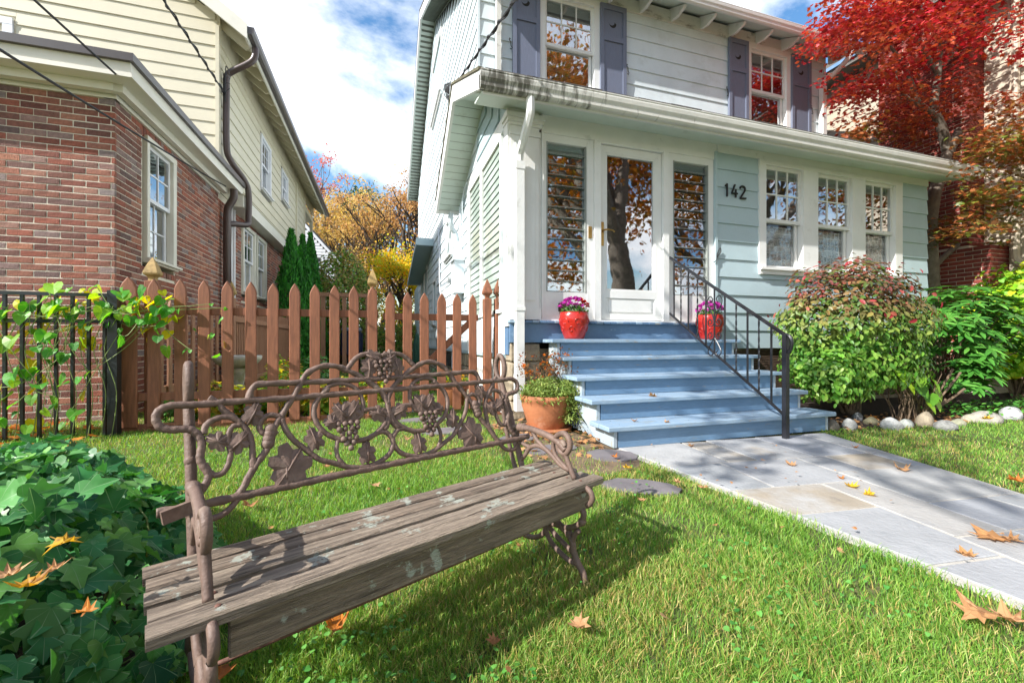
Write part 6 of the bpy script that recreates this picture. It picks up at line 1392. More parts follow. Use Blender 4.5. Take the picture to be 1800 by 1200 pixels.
C3, d3 = blob(45, (6.55, 3.1, .45), (.35, .2, .2), .3); C = np.vstack([C, C3]); d = np.vstack([d, d3])
for c, dd in zip(C, d):
    ax = dd * np.array([.6, .6, .3]) + np.array([0, 0, .9]); ax /= np.linalg.norm(ax); a = np.cross(ax, [1, .2, .1]); a /= np.linalg.norm(a); b = np.cross(ax, a)
    for k in range(8): t = 2 * math.pi * k / 8 + RNG.uniform(-.2, .2); v = a * math.cos(t) + b * math.sin(t) + ax * RNG.uniform(-.15, .35); W.append(c); Dv.append(v); Nv.append(ax + v * -.1)
leafmesh('foliage', T_LONG, W, Nv, RNG.uniform(.12, .17, len(W)), m_rhodo, rd, dirv=np.array(Dv))
twigs(rd, (7.0, 3.6, 0), C[::6], m_twig, .018)
m_yel = leafmat('yellow_green_leaf', [h('#8fc02c'), h('#6fae2a'), h('#c8c82a'), h('#4f9428'), h('#a8cc3c')], .35, .5, (1.6, 1.5, .5))
yh = thing('yellow_shrub', 'yellow green leafy shrub at the right edge before the beige siding', 'bush', (9.0, 3.5, 0))
C, d = blob(5200, (9.1, 3.55, 1.05), (.95, .75, .95), .55, -.9); leafmesh('foliage', T_HEART, C, d + rvec(len(d)) * .6 + np.array([0, -.2, .3]), RNG.uniform(.05, .085, len(C)), m_yel, yh, dirv=rvec(len(d)) + np.array([0, 0, -1]))
twigs(yh, (9.0, 3.7, 0), C[::120], m_twig, .012)
st = thing('cut_shrub', 'cut back bare stems with a few lime leaves in the mulch bed', 'shrub', (5.45, 3.05, 0))
m = MB()
for k in range(46):
    b = Vector((5.42 + random.gauss(0, .12), 3.05 + random.gauss(0, .06), 0)); a = random.uniform(-.9, .9); L = random.uniform(.25, .55); m.tube(smoothpath([b, b + Vector((a * .15, 0, L * .5)), b + Vector((a * .4, random.uniform(-.1, .1), L))], 3), [.006, .006, .005, .005, .005, .004, .004], 5)
for k, (dx, dz) in enumerate(((.55, .48), (.62, .30), (.42, .52), (.3, .2))):
    b = Vector((5.5, 3.02, 0.02)); m.tube(smoothpath([b, b + Vector((dx * .55, -.05, dz * .5)), b + Vector((dx, -.08, dz))], 3), .012, 6)
o = m.build('stems', m_twig, st); o['kind'] = 'stuff'
m_lime = leafmat('lime_leaf', [h('#a8d02a'), h('#8cc42c'), h('#b8d83c'), h('#4f8a2c')], .4, .45, (1.5, 1.4, .5))
LC = [(5.18, 2.95, .42), (5.30, 2.92, .38), (5.46, 2.9, .30), (5.37, 2.88, .22), (5.55, 2.92, .24), (5.26, 2.9, .50), (5.50, 2.9, .44), (5.62, 2.95, .34), (5.14, 3.0, .55)]
leafmesh('leaves', T_HEART, LC, [(random.uniform(-.3, .3), -.7, .5) for _ in LC], [.15] * len(LC), m_lime, st, dirv=np.array([(random.uniform(-.5, .5), -.3, -1) for _ in LC]))
gcv = thing('ground_cover', 'low green ground cover along the right end of the mulch bed', 'ground cover', (6.6, 2.9, 0)); gcv['kind'] = 'stuff'
n = 900; C = np.stack([RNG.uniform(5.9, 8.6, n), 2.95 + RNG.normal(0, .14, n), RNG.uniform(.02, .16, n)], 1); o = leafmesh('foliage', T_OVAL, C, rvec(n) + np.array([0, 0, 1.4]), RNG.uniform(.03, .06, n), m_rhodo, gcv); o['kind'] = 'stuff'
# ---- edging stones
STN = [(1470, 757, .13, .09), (1500, 756, .14, .10), (1512, 741, .11, .09), (1537, 747, .15, .07), (1573, 755, .2, .10), (1600, 752, .13, .08), (1633, 750, .17, .13), (1668, 756, .2, .09), (1690, 750, .15, .07), (1712, 742, .15, .07), (1742, 743, .3, .11), (1785, 737, .22, .13)]
SLB = ['flat brown', 'round pale', 'small grey', 'low olive', 'large white granite', 'small white', 'round tan', 'striped slanting grey', 'thin layered', 'flat pale', 'long pale boulder like', 'big white']
SCOL = [(.16, .14, .11), (.33, .33, .31), (.16, .165, .17), (.14, .13, .08), (.42, .42, .40), (.40, .42, .38), (.27, .225, .16), (.25, .25, .235), (.27, .27, .19), (.36, .34, .26), (.32, .30, .26), (.42, .42, .42)]
for i, (px, py, w, hh) in enumerate(STN):
    p = onZ(px, py); p.y += .03; m = MB(); nn = 14; rs = random.Random(i * 7 + 3)
    m.ball((0, 0, 0), 1, nn, 8); a, b, c_ = rs.uniform(0, 6), rs.uniform(0, 6), rs.uniform(0, 6)
    m.v = [(p.x + x * w * .5 * (1 + .12 * math.sin(3 * y + a) + .08 * math.sin(5 * z + b)), p.y + y * w * .42 * (1 + .12 * math.sin(3 * x + b)), hh * .32 + z * hh * .72 * (1 + .12 * math.sin(4 * x + c_) + .08 * math.cos(5 * y))) for x, y, z in m.v]
    o = m.build('edging_stone', M('edging_stone_%d' % i, SCOL[i], .85, .3, 14, .8, 50, stains=[(tuple(v * .45 for v in SCOL[i]), 9, .5, .7), (tuple(min(.6, v * 1.4) for v in SCOL[i]), 22, .58, .7)]), None, smooth=True)
    setp(o, SLB[i] + ' stone in the row edging the mulch bed', 'stone', 'stones edging the flower bed')
# ---- terracotta pot with trailing plant and marigolds
m_terra = M('terracotta', (.40, .15, .065), .75, .18, 6, .3, 40, stains=[((.50, .30, .20), 4, .6, .8), ((.25, .09, .045), 5, .6, .8)])
tp = thing('terracotta_pot', 'big terracotta pot with trailing greenery and orange marigolds beside the steps', 'flower pot', (1.5, 3.72, 0))
MB().lathe([(.15, .0), (.17, .02), (.205, .12), (.235, .22), (.24, .27), (.25, .28), (.25, .325), (.225, .325), (.215, .28)], (1.50, 3.72, .015), 40, True, False).build('pot', m_terra, tp, smooth=True)
MB().lathe([(.21, .0), (.235, .015), (.24, .035), (.22, .035)], (1.50, 3.72, .002), 32, True, True).build('saucer', m_terra, tp, smooth=True)
MB().lathe([(.0, .29), (.22, .29)], (1.5, 3.72, .01), 20, False, False).build('soil', m_mulch, tp)
m_sage = leafmat('trailing_leaf', [h('#6f8a3c'), h('#8a9c4e'), h('#55742f'), h('#a3b05e')], .3, .6, (1.4, 1.3, .6))
C, d = blob(3200, (1.52, 3.68, .37), (.30, .26, .13), .3); C2, d2 = blob(900, (1.68, 3.52, .24), (.14, .10, .18), .3); C = np.vstack([C, C2]); leafmesh('trailing_foliage', T_LONG, C, rvec(len(C)) + np.array([0, 0, .6]), RNG.uniform(.025, .045, len(C)), m_sage, tp)
m_or = flowermat('marigold_petal', [h('#e07a10'), h('#c85a10'), h('#f09a20'), h('#8a4a20')])
fc = [(1.5 + random.uniform(-.22, .3), 3.8 + random.uniform(-.12, .1), random.uniform(.46, .72)) for _ in range(46)]
blossoms('marigolds', fc, .02, m_or, tp, 10); twigs(tp, (1.52, 3.78, .3), fc, M('dry_stem', (.22, .15, .08), .8, .2), .003)
C = np.array(fc)[RNG.integers(0, 46, 420)] + RNG.normal(0, .035, (420, 3)); leafmesh('dry_foliage', T_OVAL, C, rvec(420), RNG.uniform(.018, .03, 420), leafmat('purple_brown_leaf', [h('#6a4a3c'), h('#8a5a3a'), h('#5a5a30'), h('#a0603a')], .3), tp)
# ---- perennials behind the fence
m_per = leafmat('perennial_leaf', [h('#4f9a2a'), h('#7fb83a'), h('#c8c03a'), h('#d8a03a'), h('#3f7f24')], .35, .5, (1.6, 1.4, .5))
PER = [(-1.95, 5.25, .2, .3), (-1.62, 5.1, .18, .42), (-1.35, 5.35, .2, .35), (-1.05, 5.2, .16, .62), (-.85, 5.6, .22, .4), (-.62, 5.15, .18, .3), (-.45, 5.5, .2, .38), (-1.2, 6.2, .25, .55), (-1.0, 7.2, .3, .6), (-1.5, 7.6, .3, .4), (-.1, 6.2, .22, .3), (.55, 8.2, .2, .4), (.85, 7.4, .2, .35), (.3, 9.4, .3, .5)]
PL = ['hosta clump', 'tall yellow green perennial', 'leafy perennial', 'woody yellow tipped perennial', 'spreading yellow perennial', 'low green clump', 'bright lime clump', 'yellow leaved plant', 'lush green plant', 'broad leaved plant', 'small green clump', 'marigold like clump', 'grey green clump', 'dark green clump']
PW = ['at the left end behind the fence', 'in front of the bird bath', 'right of the bird bath foot', 'with bare twigs mid fence', 'behind the middle pickets', 'under the post finial', 'near the gate hinge post', 'by the slat screen', 'further back by the slat screen', 'near the end of the slat screen', 'on the lawn behind the gate', 'by the folded umbrella', 'against the side foundation', 'far back beside the umbrella']
for i, (x, y, r, hh) in enumerate(PER):
    t = thing('garden_plant', PL[i] + ' ' + PW[i], 'plant', (x, y, 0), 'perennials in the fenced bed'); k = int(380 * r / .2)
    C, d = blob(k, (x, y, hh * .5), (r, r, hh * .55), .2, -.9); C[:, 2] = np.maximum(C[:, 2], .02); leafmesh('foliage', T_OVAL if i % 3 else T_LONG, C, d * .5 + rvec(len(d)) * .6 + np.array([0, 0, .8]), RNG.uniform(.05, .11, len(d)), m_per if i not in (0, 8, 12, 13) else m_rhodo, t, dirv=d + rvec(len(d)) * .4)
    twigs(t, (x, y, 0), C[::60], m_twig, .004)
fp = thing('flower_pot', 'small terracotta pot of yellow and red flowers behind the gate', 'flower pot', (.95, 5.4, 0))
MB().lathe([(.09, 0), (.14, .22), (.15, .23), (.15, .27), (.0, .27)], (.93, 5.4, .02), 24).build('pot', m_terra, fp, smooth=True)
m_ye = flowermat('yellow_petal', [h('#f0c020'), h('#e8a818'), h('#f8d840')])
C, d = blob(260, (.93, 5.4, .35), (.16, .14, .1), .2, -.3); leafmesh('foliage', T_OVAL, C, rvec(len(C)), np.full(len(C), .04), m_per, fp)
C, d = blob(30, (.9, 5.38, .4), (.16, .14, .08), .6, .0); blossoms('yellow_flowers', C, .024, m_ye, fp, 9); C, d = blob(10, (1.0, 5.36, .4), (.06, .1, .06), .6, .0); blossoms('red_flowers', C, .024, m_redp, fp, 9)
# ---- arborvitae
m_arb = leafmat('arborvitae_spray', [h('#2f7a22'), h('#1c5a1a'), h('#3f9428'), h('#154a16'), h('#4aa52c')], .2, .6, (1.3, 1.5, .5))
for i, (x, y, hh, r, lb) in enumerate([(-2.05, 11.2, 3.45, .62, 'nearest and widest of the three cone evergreens beside the cream house'), (-2.0, 12.4, 3.6, .5, 'middle cone evergreen of the three, showing only its tip and flank'), (-1.98, 13.6, 3.95, .58, 'furthest cone evergreen of the three, standing tallest')]):
    t = thing('arborvitae', lb, 'tree', (x, y, 0), 'cone evergreens beside the cream house'); n = 9000
    z = RNG.uniform(0, 1, n) ** 1.15; rr = r * (1 - z) ** .75 * np.minimum(1, z * 9 + .55); a = RNG.uniform(0, 2 * math.pi, n); lump = 1 + .10 * np.sin(a * 5 + z * 14); q = RNG.uniform(.72, 1.03, n)
    C = np.stack([x + rr * lump * q * np.cos(a), y + rr * lump * q * np.sin(a), z * hh + .02], 1); nd = np.stack([np.cos(a), np.sin(a), .3 * np.ones(n)], 1)
    leafmesh('crown', T_LONG, C, nd + rvec(n) * .8, RNG.uniform(.07, .13, n), m_arb, t, dirv=nd * .35 + np.array([0, 0, 1.0]) + rvec(n) * .35)
    MB().tube([(x, y, 0), (x, y, hh * .8)], [.06, .02], 6).build('trunk', m_bark, t)
# ---- trees
def treebranches(base, dirs, r0, mat, parent, lv=3, seedv=1, name='limb'):
    pass
def limbs(m, p, q, r, depth, rs, tips, spread=.5):
    mid = p.lerp(q, .5) + Vector((rs.uniform(-1, 1), rs.uniform(-1, 1), rs.uniform(-.2, .5))) * (q - p).length * .12
    P = smoothpath([p, mid, q], 3); m.tube(P, [r * (1 - .45 * i / (len(P) - 1)) for i in range(len(P))], 7 if depth > 1 else 5, False)
    if depth == 0: tips.append(q); return
    for k in range(3 if depth > 1 else 4):
        d = (q - p); L = d.length * rs.uniform(.55, .8); v = d.normalized() + Vector((rs.uniform(-1, 1), rs.uniform(-1, 1), rs.uniform(-.5, .8))) * spread; st_ = p.lerp(q, rs.uniform(.55, 1)); limbs(m, st_, st_ + v.normalized() * L, r * .5, depth - 1, rs, tips, spread * 1.1)
def tree(lab, x, y, hh, tr, crown, n, size, mat, bark, seedv, group=None, cat='tree', T=T_DIA, name='autumn_tree', clusters=60, fork=.4, exclude=None, nr=None, spread=.55, depth=2, cl=.22):
    t = thing(name, lab, cat, (x, y, 0), group); rs = random.Random(seedv); m = MB(); tips = []
    top = Vector((x + rs.uniform(-.3, .3), y, hh * fork)); m.tube(smoothpath([(x, y, -.1), (x + rs.uniform(-.15, .15), y, hh * fork * .5), top], 4), [tr * (1 - .35 * i / 8) for i in range(9)], 10, False)
    cx, cy, cz, rx, ry, rz_ = crown
    for k in range(7):
        a = 2 * math.pi * k / 7 + rs.uniform(-.3, .3); e = rs.uniform(.2, 1.2); q = Vector((cx + rx * .55 * math.cos(a) * math.cos(e), cy + ry * .55 * math.sin(a) * math.cos(e), cz + rz_ * .5 * math.sin(e) - rz_ * .1)); limbs(m, top, q, tr * .45, depth, rs, tips, spread)
    m.build('trunk', bark, t, smooth=True)
    cc = [np.array(p) for p in tips]; 
    for k in range(clusters): d = rvec(1)[0]; cc.append(np.array([cx, cy, cz]) + d * RNG.uniform(.55, 1) * np.array([rx, ry, rz_]))
    cc = np.array(cc); idx = RNG.integers(0, len(cc), n); cs = (rx + ry + rz_) / 3 * cl; w = RNG.uniform(.5, 1.4, len(cc))
    C = cc[idx] + RNG.normal(0, 1, (n, 3)) * np.array([cs, cs, cs * .55]) * w[idx][:, None]
    if exclude is not None: C = C[~exclude(C)]
    n = len(C); leafmesh('crown', T, C, (rvec(n) + np.array([0, -.3, .6])) if nr is None else rvec(n) * nr[1] + np.array(nr[0]), RNG.uniform(size * .7, size * 1.3, n), mat, t, dirv=rvec(n) + np.array([0, 0, -.5]))
    return t
m_gold = leafmat('golden_leaf', [h('#d4b068'), h('#e0c078'), h('#c4a060'), h('#e4c860'), h('#b89058')], .45, .6, (1.15, 1.1, .9))
m_orng = leafmat('orange_brown_leaf', [h('#c89458'), h('#d4a468'), h('#b4804c'), h('#dcb878'), h('#a07048')], .45, .6, (1.1, 1.05, .9))
m_yelt = leafmat('bright_yellow_leaf', [h('#e8c020'), h('#f0a818'), h('#a8b828'), h('#e0d030'), h('#7fa028')], .45, .6, (1.3, 1.2, .6))
m_pine = leafmat('pine_needles', [h('#3f5a34'), h('#5a7444'), h('#2c4428'), h('#6f8450')], .15, .7)
m_pinkt = leafmat('pink_red_leaf', [h('#c0586a'), h('#d07a7a'), h('#a84858'), h('#d89a80')], .4, .6)
GB = 'autumn trees beyond the back yard'
tree('pale gold tree rising behind the back yard, centre of the gap between the houses', -2.6, 30, 11, .22, (-2.3, 30, 6.2, 2.8, 2.2, 4.0), 5600, .17, m_gold, m_bark, 3, GB, clusters=70, cl=.16)
tree('thin golden tree with pale trunk behind the round green bush', -.6, 27, 9, .16, (-.6, 27, 5.6, 2.0, 2.0, 3.2), 3400, .15, m_gold, m_bark, 8, GB, clusters=50, cl=.17)
tree('orange brown tree touching the pale house eave', 2.0, 24, 9.5, .3, (2.1, 24, 6.4, 2.3, 2.0, 2.7), 4600, .15, m_orng, m_barkdark, 5, GB, clusters=50, cl=.15)
tree('low orange tree under the rear eave of the pale house', .2, 26, 8, .2, (.2, 26, 5.6, 1.9, 2, 2.3), 3200, .15, m_orng, m_barkdark, 15, GB, clusters=40, cl=.17)
tree('bright yellow tree low beside the pale house wall', .7, 19, 6, .16, (.75, 19, 2.9, 1.35, 1.5, 2.3), 6500, .12, m_yelt, m_barkdark, 6, GB, clusters=60, cl=.18)
tree('dark green pine showing between the golden trees', -1.2, 36, 12, .3, (-1.2, 36, 7.6, 1.8, 1.8, 4.0), 7000, .3, m_pine, m_barkdark, 9, GB, clusters=60, T=T_LONG, cl=.16)
tree('golden orange tree just right of the white gable', -4.2, 33, 10, .2, (-4.2, 33, 6.5, 2.2, 2, 3.6), 4200, .17, m_gold, m_bark, 12, GB, clusters=50, cl=.17)
tree('pinkish red treetop just under the cream eave end', -5.2, 35, 11, .2, (-5.4, 35, 8.6, 1.3, 1.4, 3.0), 3500, .2, m_pinkt, m_bark, 13, GB, clusters=30, cl=.2)
tree('distant golden tree row end behind the white gable', -7.5, 40, 10, .25, (-7.5, 40, 6, 3, 2, 4), 3800, .24, m_gold, m_bark, 14, GB, clusters=40)
tree('wide orange tree closing the gap at the far back', 1.6, 40, 9, .25, (1.5, 40, 4.8, 5, 2, 4), 5200, .24, m_orng, m_bark, 17, GB, clusters=70)
m_rb = leafmat('round_bush_leaf', [h('#6f9a3a'), h('#4f842f'), h('#94a850'), h('#a8885a'), h('#3a6a28')], .3, .6)
rb = thing('round_bush', 'big rounded green bush with tan tinges behind the pickets', 'bush', (-1.2, 15, 0))
C, d = blob(9000, (-1.25, 15, 1.9), (1.15, .9, 1.85), .7, -1); leafmesh('foliage', T_OVAL, C, d + rvec(len(d)) * .7, RNG.uniform(.07, .12, len(C)), m_rb, rb); twigs(rb, (-1.2, 15, 0), C[::300], m_twig, .03)
hd_ = thing('back_hedge', 'dark leafy hedge across the back of the yard', 'hedge', (-.5, 17, 0)); hd_['kind'] = 'stuff'
n = 9000; C = np.stack([RNG.uniform(-3.5, 3.2, n), 17 + RNG.uniform(-.5, .5, n), RNG.uniform(0, 1.5, n)], 1); o = leafmesh('foliage', T_OVAL, C, rvec(n) + np.array([0, -1, .5]), RNG.uniform(.08, .14, n), m_rb, hd_); o['kind'] = 'stuff'
# ---- Japanese maple between the houses
m_jm = leafmat('japanese_maple_leaf', [h('#4a6024'), h('#6a7c30'), h('#8e5028'), h('#b06a40'), h('#5a4822'), h('#7c7438')], .3, .4, (1.5, 1.1, .8),
               extra=height_mix(None, [h('#a01c30'), h('#cc3444'), h('#b03c38'), h('#d06a38'), h('#80182a'), h('#d8525c')], 3.6, 5.0, nscale=.9, mixn=.75))
jm_ = thing('japanese_maple', 'red and orange leaved maple spreading between the two houses on the right', 'tree', (8.75, 4.55, 0))
def U(x, y, Y=4.6): return onY(x, y, Y)
tk = MB(); tk.tube(smoothpath([(8.78, 4.62, -.1), (8.78, 4.62, .6), U(1634, 480), U(1633, 400), U(1640, 350), U(1655, 300), U(1668, 262)], 4), [.15 - .0035 * i for i in range(25)], 10, False)
for L, r in (([U(1668, 270), U(1655, 225), U(1642, 190), U(1648, 140), U(1652, 85), U(1640, 20)], .085), ([U(1668, 268), U(1684, 235), U(1700, 200), U(1735, 165), U(1760, 120), U(1775, 60)], .075), ([U(1684, 250), U(1705, 205), U(1716, 185), U(1745, 150), U(1790, 100)], .06),
             ([U(1634, 475), U(1655, 455), U(1690, 425), U(1730, 390), U(1765, 350, 4.3)], .055), ([U(1645, 205), U(1615, 180), U(1600, 140), U(1580, 100), U(1540, 60)], .05), ([U(1640, 200), U(1600, 175), U(1580, 155), U(1575, 120)], .03), ([U(1652, 120), U(1700, 60), U(1710, 20)], .05), ([U(1648, 130), U(1600, 60), U(1530, 30), U(1470, 20)], .04), ([U(1740, 160), U(1790, 130), U(1800, 60)], .035), ([U(1700, 210), U(1720, 130), U(1725, 70)], .04)):
    P = smoothpath(L, 4); tk.tube(P, [r * (1 - .7 * i / (len(P) - 1)) for i in range(len(P))], 8, False)
tk.build('trunk', m_bark, jm_, smooth=True)
pads = []
def padbox(k, x0, x1, y0, y1, Ya, Yb, R_=.42):
    for _ in range(k): pads.append((onY(RNG.uniform(x0, x1), RNG.uniform(y0, y1), RNG.uniform(Ya, Yb)), RNG.uniform(.6, 1.2) * R_))
padbox(36, 1500, 1810, -40, 95, 3.6, 5.2); padbox(18, 1450, 1560, 15, 70, 4.2, 5.2, .34); padbox(20, 1560, 1800, 95, 200, 3.8, 5.2, .34); padbox(16, 1462, 1600, 110, 215, 4.6, 5.4, .28); padbox(12, 1480, 1620, 200, 245, 4.3, 5.0, .24)
padbox(24, 1690, 1815, 200, 400, 3.2, 4.0, .28); padbox(12, 1650, 1760, 330, 430, 4.2, 4.6, .24); padbox(14, 1780, 1860, 0, 300, 3.2, 4.4, .4); padbox(26, 1480, 1800, -260, -40, 3.6, 6.0, .55)
Cs, Ns = [], []
for c, r in pads:
    k = int(185 * (r / .4) ** 1.6); th = RNG.uniform(0, 2 * math.pi, k); rr = r * np.sqrt(RNG.uniform(0, 1, k)) * 1.25; sl = -.18
    Cs.append(np.array(c) + np.stack([rr * np.cos(th), rr * np.sin(th), RNG.normal(0, .05, k) + sl * rr ** 2 / r], 1)); Ns.append(np.stack([np.cos(th) * .25, np.sin(th) * .25 - .15, np.ones(k)], 1) + RNG.normal(0, .35, (k, 3)))
C = np.vstack(Cs); NR = np.vstack(Ns)
bad = ((C[:, 0] > 9.72) & (C[:, 2] < 6.75)) | ((C[:, 0] < 8.35) & (C[:, 1] > 3.75) & (C[:, 2] < np.clip(3.45 + (C[:, 1] - 3.8) * .5, 3.4, 4.5))) | ((C[:, 0] < 8.0) & (C[:, 1] > 5.65) & (C[:, 2] < 6.2)) | ((C[:, 0] < 8.3) & (C[:, 1] > 5.2) & (C[:, 2] > 5.95) & (C[:, 2] < 6.3)) | (C[:, 2] < 2.0) | ((C[:, 0] > 9.35) & (C[:, 1] > 4.4) & (C[:, 1] < 5.85))
C, NR = C[~bad], NR[~bad]; n = len(C)
o = leafmesh('crown', T_MAPLE, C, NR, RNG.uniform(.045, .075, n), m_jm, jm_, dirv=RNG.normal(0, 1, (n, 3)) + np.array([0, -.4, -.5]))
print('maple leaves', n)
# ---- street trees (outside the frame: seen in the window glass, and dappling the walk)
m_st = leafmat('street_maple_leaf', [h('#a8641c'), h('#c8842a'), h('#7a4a1c'), h('#8a7a2a'), h('#b85a1c')], .45, .5, (1.4, 1.2, .6))
exh = lambda C: (C[:, 1] > -.3) & (C[:, 2] < 6.5) | (C[:, 1] > 1.5)
tree('large orange brown street maple right behind the viewer', 6.6, -1.9, 12, .42, (6.2, -3.6, 7.2, 4.2, 3.2, 3.2), 16000, .15, m_st, m_bark, 21, 'street trees', name='street_maple', T=T_MAPLE, fork=.3, exclude=exh)
tree('tall street maple farther behind the viewer on the right', 15.5, -6, 13, .4, (15.5, -6, 6.8, 5, 3.5, 4.2), 9000, .2, m_st, m_bark, 22, 'street trees', name='street_maple', fork=.3)
tree('broad street tree directly behind the viewer', 1.5, -12, 11, .35, (1.5, -12, 5.5, 5, 3, 3.6), 8000, .22, m_st, m_bark, 23, 'street trees', name='street_maple', fork=.3)
tree('sparse tree to the left of the viewer whose shade dapples the walk', -5.0, -2.6, 7.2, .055, (-4.1, .15, 5.9, 1.2, .8, .8), 420, .11, m_st, m_bark, 24, 'street trees', name='street_maple', T=T_MAPLE, fork=.78, clusters=24, depth=1, cl=.2)
# ================================================================ fallen leaves
def fallx(nt, c, t):
    c = veins(nt, c, t, (.30, .16, .07), 3.6, .10, .5); N = nt.nodes.new; L = nt.links.new
    ns = N('ShaderNodeTexNoise'); ns.inputs['Scale'].default_value = 45; ns.inputs['Detail'].default_value = 4; L(t.outputs['Object'], ns.inputs['Vector']); mr = N('ShaderNodeMapRange'); mr.inputs[1].default_value = .56; mr.inputs[2].default_value = .68; mr.inputs[4].default_value = .75; L(ns.outputs[0], mr.inputs[0])
    mx = N('ShaderNodeMix'); mx.data_type = 'RGBA'; L(mr.outputs[0], mx.inputs[0]); L(c, mx.inputs[6]); mx.inputs[7].default_value = (.20, .085, .035, 1); return mx.outputs[2]
m_fall = [leafmat('fallen_tan_leaf', [h('#b88a5c'), h('#b07c4c'), h('#c49a70'), h('#a06c40')], .25, .6, (1.2, 1, .7), extra=fallx), leafmat('fallen_yellow_leaf', [h('#d0a428'), h('#d8b030'), h('#c08c20')], .3, .6, extra=fallx), leafmat('fallen_orange_leaf', [h('#c87828'), h('#b86830'), h('#d08c38')], .3, .6, extra=fallx)]
T_MD = densetmpl(T_MAPLE)
def fallen(px, py, Z, size, mi, lab, cup=.75, rot=None, Y=None):
    size *= .72; p = onZ(px, py, Z) if Y is None else onY(px, py, Y); V, F = T_MD; rs = np.random.default_rng(int(px * 7 + py)); W = V.copy(); W[:, 1] -= .4; r = np.hypot(W[:, 0], W[:, 1])
    fa = rs.uniform(0, 3.14); fx = W[:, 0] * math.cos(fa) + W[:, 1] * math.sin(fa); W[:, 2] = cup * r ** 2 * (.6 + .6 * np.sin(2 * np.arctan2(W[:, 1], W[:, 0]) + px)) + .9 * cup * fx ** 2 * np.sign(rs.uniform(-.3, 1)) + rs.normal(0, .02, len(W)) + .06; W[:, 0] *= 1 - .25 * np.abs(W[:, 2]); W[:, 1] *= 1 - .25 * np.abs(W[:, 2])
    a = rs.uniform(0, 6.28) if rot is None else R(rot); c, s = math.cos(a), math.sin(a); tilt = rs.uniform(-.2, .35)
    W = np.stack([W[:, 0] * c - W[:, 1] * s, W[:, 0] * s + W[:, 1] * c, W[:, 2] + tilt * W[:, 1] * .4], 1); W[:, 2] -= W[:, 2].min() - .02
    me = bpy.data.meshes.new('fallen_leaf'); P = W * size + np.array(p); 
    st0 = P[1]; k = len(P); th = .0012; dv = P[1] - P[0]; dv[2] = 0; e = st0 + dv / (np.linalg.norm(dv) + 1e-6) * size * .55 + np.array([0, 0, size * .08])
    side = np.cross(dv, [0, 0, 1]); side = side / (np.linalg.norm(side) + 1e-6) * .0018
    P = np.vstack([P, st0 + side, st0 - side, e + side * .6, e - side * .6]); me.from_pydata(P.tolist(), [], F.tolist() + [[k, k + 1, k + 3, k + 2]]); me.materials.append(m_fall[mi])
    uv = me.uv_layers.new(name='leaf'); fl = np.array([v for f in me.polygons for v in f.vertices]); U_ = np.vstack([V[:, :2], np.zeros((4, 2))]); uv.data.foreach_set('uv', U_[fl].astype(np.float32).ravel()); o = link('fallen_leaf', me); setp(o, lab, 'leaf', 'fallen maple leaves')
gz = .03
FL = [(1147, 697, .52, .075, 0, 'curled tan leaf on the fourth tread from the top', None), (1115, 740, .186, .085, 0, 'left of two brown leaves lying on the lowest tread', None), (1172, 742, .186, .07, 0, 'right of two brown leaves lying on the lowest tread', None),
      (1215, 784, .014, .07, 0, 'small tan leaf on the paving against the bottom riser', None), (1390, 817, .014, .10, 0, 'domed tan leaf on the walk between railing and lawn', None), (1503, 786, .014, .07, 2, 'orange leaf on the walk near the edging stones', None), (1585, 826, .014, .13, 0, 'wide tan leaf at the right side of the walk', None),
      (1478, 840, .014, .06, 2, 'small orange scrap above the yellow leaf on the walk', None), (1497, 856, .014, .10, 1, 'yellow leaf with brown spots in the middle of the walk', None), (1528, 870, .014, .09, 1, 'long yellow leaf touching the spotted yellow one', None),
      (1740, 945, .014, .17, 0, 'large curled tan leaf with stem near the right edge of the walk', None), (1780, 952, .014, .09, 0, 'tan leaf tip beside the large curled leaf', None), (1697, 975, .014, .09, 0, 'slim tan leaf on the near part of the walk', None),
      (1720, 1085, .04, .15, 0, 'biggest tan leaf in the grass at the lower right edge', None), (1770, 1088, .04, .11, 0, 'tan leaf overlapping the biggest one by the walk edge', None), (1018, 1100, .05, .085, 0, 'orange brown leaf in the grass below the bench leg', None), (592, 1098, .045, .11, 2, 'orange leaf under the bench rod', None),
      (868, 1128, .04, .06, 0, 'crumpled brown leaf in the grass under the bench', None), (1785, 845, .04, .1, 2, 'orange leaf in the right hand lawn', None), (1103, 823, .03, .09, 1, 'yellow leaf beside the stepping stone', None), (1080, 803, .03, .08, 2, 'rusty leaf before the bottom step', None), (1190, 848, .04, .07, 0, 'tan leaf at the grass edge of the walk', None),
      (1235, 858, .03, .08, 0, 'leaf caught in grass right of the slate stone', None), (1128, 880, .045, .06, 0, 'tan leaf below the slate stone', None), (717, 772, .04, .1, 0, 'tan leaf in the lawn seen through the bench back', None), (575, 820, .04, .09, 0, 'small leaf seen under the bench arch', None), (660, 853, .04, .08, 0, 'leaf just below the bench lower bar', None),
      (440, 890, .04, .12, 0, 'flat brown leaf in grass behind the bench post', None), (1533, 736, .03, .14, 2, 'orange leaf lying on the mulch beside the edging stones', None), (1735, 737, .09, .13, 1, 'orange yellow leaf leaning on the long edging stone', None), (1300, 865, .0, .01, 0, '', None)]
for (px, py, Z, sz, mi, lab, rt) in FL:
    if lab: fallen(px, py, Z, sz, mi, lab, rot=rt)
for (px, py, Z, sz, mi, lab) in [(112, 965, .47, .065, 1, 'yellow orange leaf resting on the ivy'), (100, 1000, .45, .045, 0, 'pale curled leaf under the yellow one on the ivy'), (50, 1030, .44, .07, 1, 'yellow leaf low on the ivy at the left edge'), (20, 1010, .44, .06, 0, 'brown leaf at the far left edge on the ivy'), (385, 1190, .05, .10, 2, 'orange leaf beside the near bench leg'), (150, 1075, .45, .035, 2, 'small orange leaf tucked in the ivy')]:
    fallen(px, py, Z, sz, mi, lab)
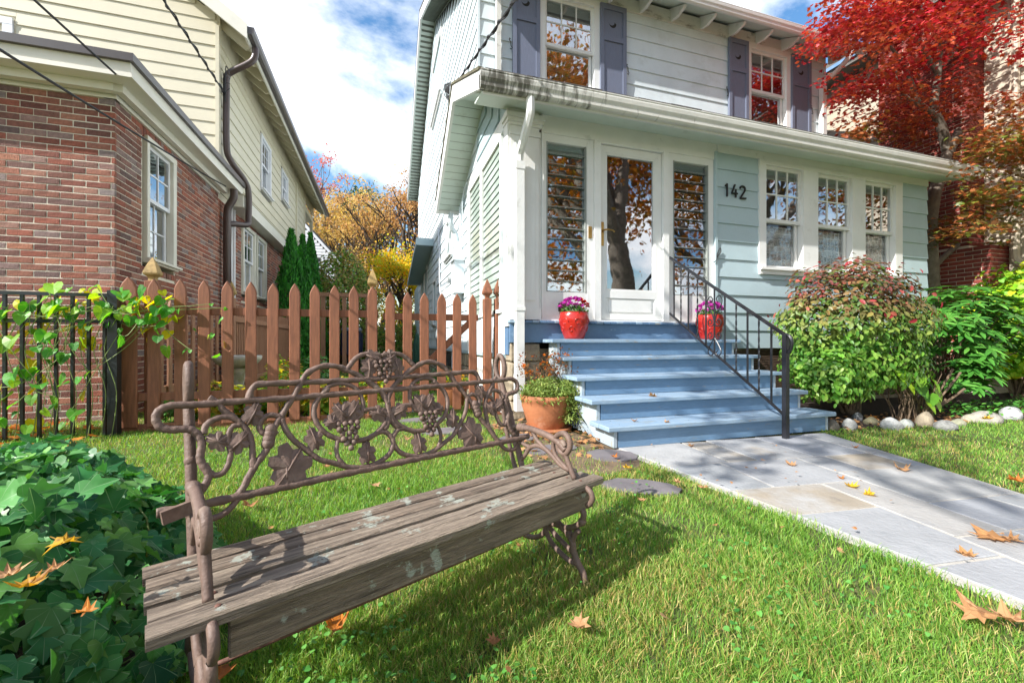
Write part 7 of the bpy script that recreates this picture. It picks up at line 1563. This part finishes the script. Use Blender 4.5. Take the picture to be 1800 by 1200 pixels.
# loose litter nobody could count
def litter(name, n, fx, fy, z, size, lab, mats):
    C = np.stack([fx(n), fy(n), np.full(n, z) + RNG.uniform(0, .02, n)], 1); o = leafmesh(name, T_MAPLE, C, rvec(n) * .45 + np.array([0, 0, 1]), RNG.uniform(size * .6, size * 1.3, n), mats); setp(o, lab, 'leaves', kind='stuff')
litter('leaf_litter', 150, lambda n: RNG.uniform(-4.4, -2.3, n), lambda n: RNG.uniform(3.6, 5.3, n), .03, .10, 'orange leaf litter on the lawn behind the black fence', m_fall[2])
litter('leaf_litter', 120, lambda n: RNG.uniform(1.0, 1.75, n), lambda n: RNG.uniform(2.7, 4.1, n), .02, .055, 'small brown leaves drifted beside the steps', m_fall[0])
litter('leaf_litter', 420, lambda n: RNG.uniform(4.05, 7.6, n), lambda n: RNG.uniform(2.75, 3.3, n), .012, .04, 'brown crumbs of leaf on the mulch bed', m_fall[0])
litter('leaf_litter', 110, lambda n: RNG.uniform(-1.2, 3, n), lambda n: RNG.uniform(.9, 4.2, n), .035, .022, 'tiny leaf scraps scattered in the lawn', m_fall[0])

# clover and small weeds in the lawn
def weeds():
    n = 3000; r = RNG.uniform(0, 1, n); rad = .9 * (6.5 / .9) ** r; ang = RNG.uniform(R(-30), R(62), n); x = rad * np.sin(ang); y = rad * np.cos(ang)
    pn = np.sin(x * 4.3 + 2) * np.cos(y * 5.1 + 1) + .6 * np.sin(x * 9 - y * 8); ok = (pn > .15) & ~((x > Lx(y) - .06) & (x < Rx(y) + .02) & (y < 2.9)) & ~inpoly(x, y, IVY_IN) & (y < 4.6) & ~((x > 1.0) & (y > 2.4) & (x < 1.9)) & ~((x > 3.9) & (y > 2.5)); x, y = x[ok], y[ok]; n = len(x)
    C = np.stack([x, y, RNG.uniform(.02, .045, n)], 1); o = leafmesh('clover', T_HEART, C, rvec(n) * .5 + np.array([0, 0, 1]), RNG.uniform(.008, .018, n), m_clov); setp(o, 'small clover and weed leaves in patches through the lawn', 'weeds', kind='stuff')
m_clov = leafmat('clover_leaf', [h('#4a8a3a'), h('#6aa54a'), h('#35702c')], .25)
weeds()
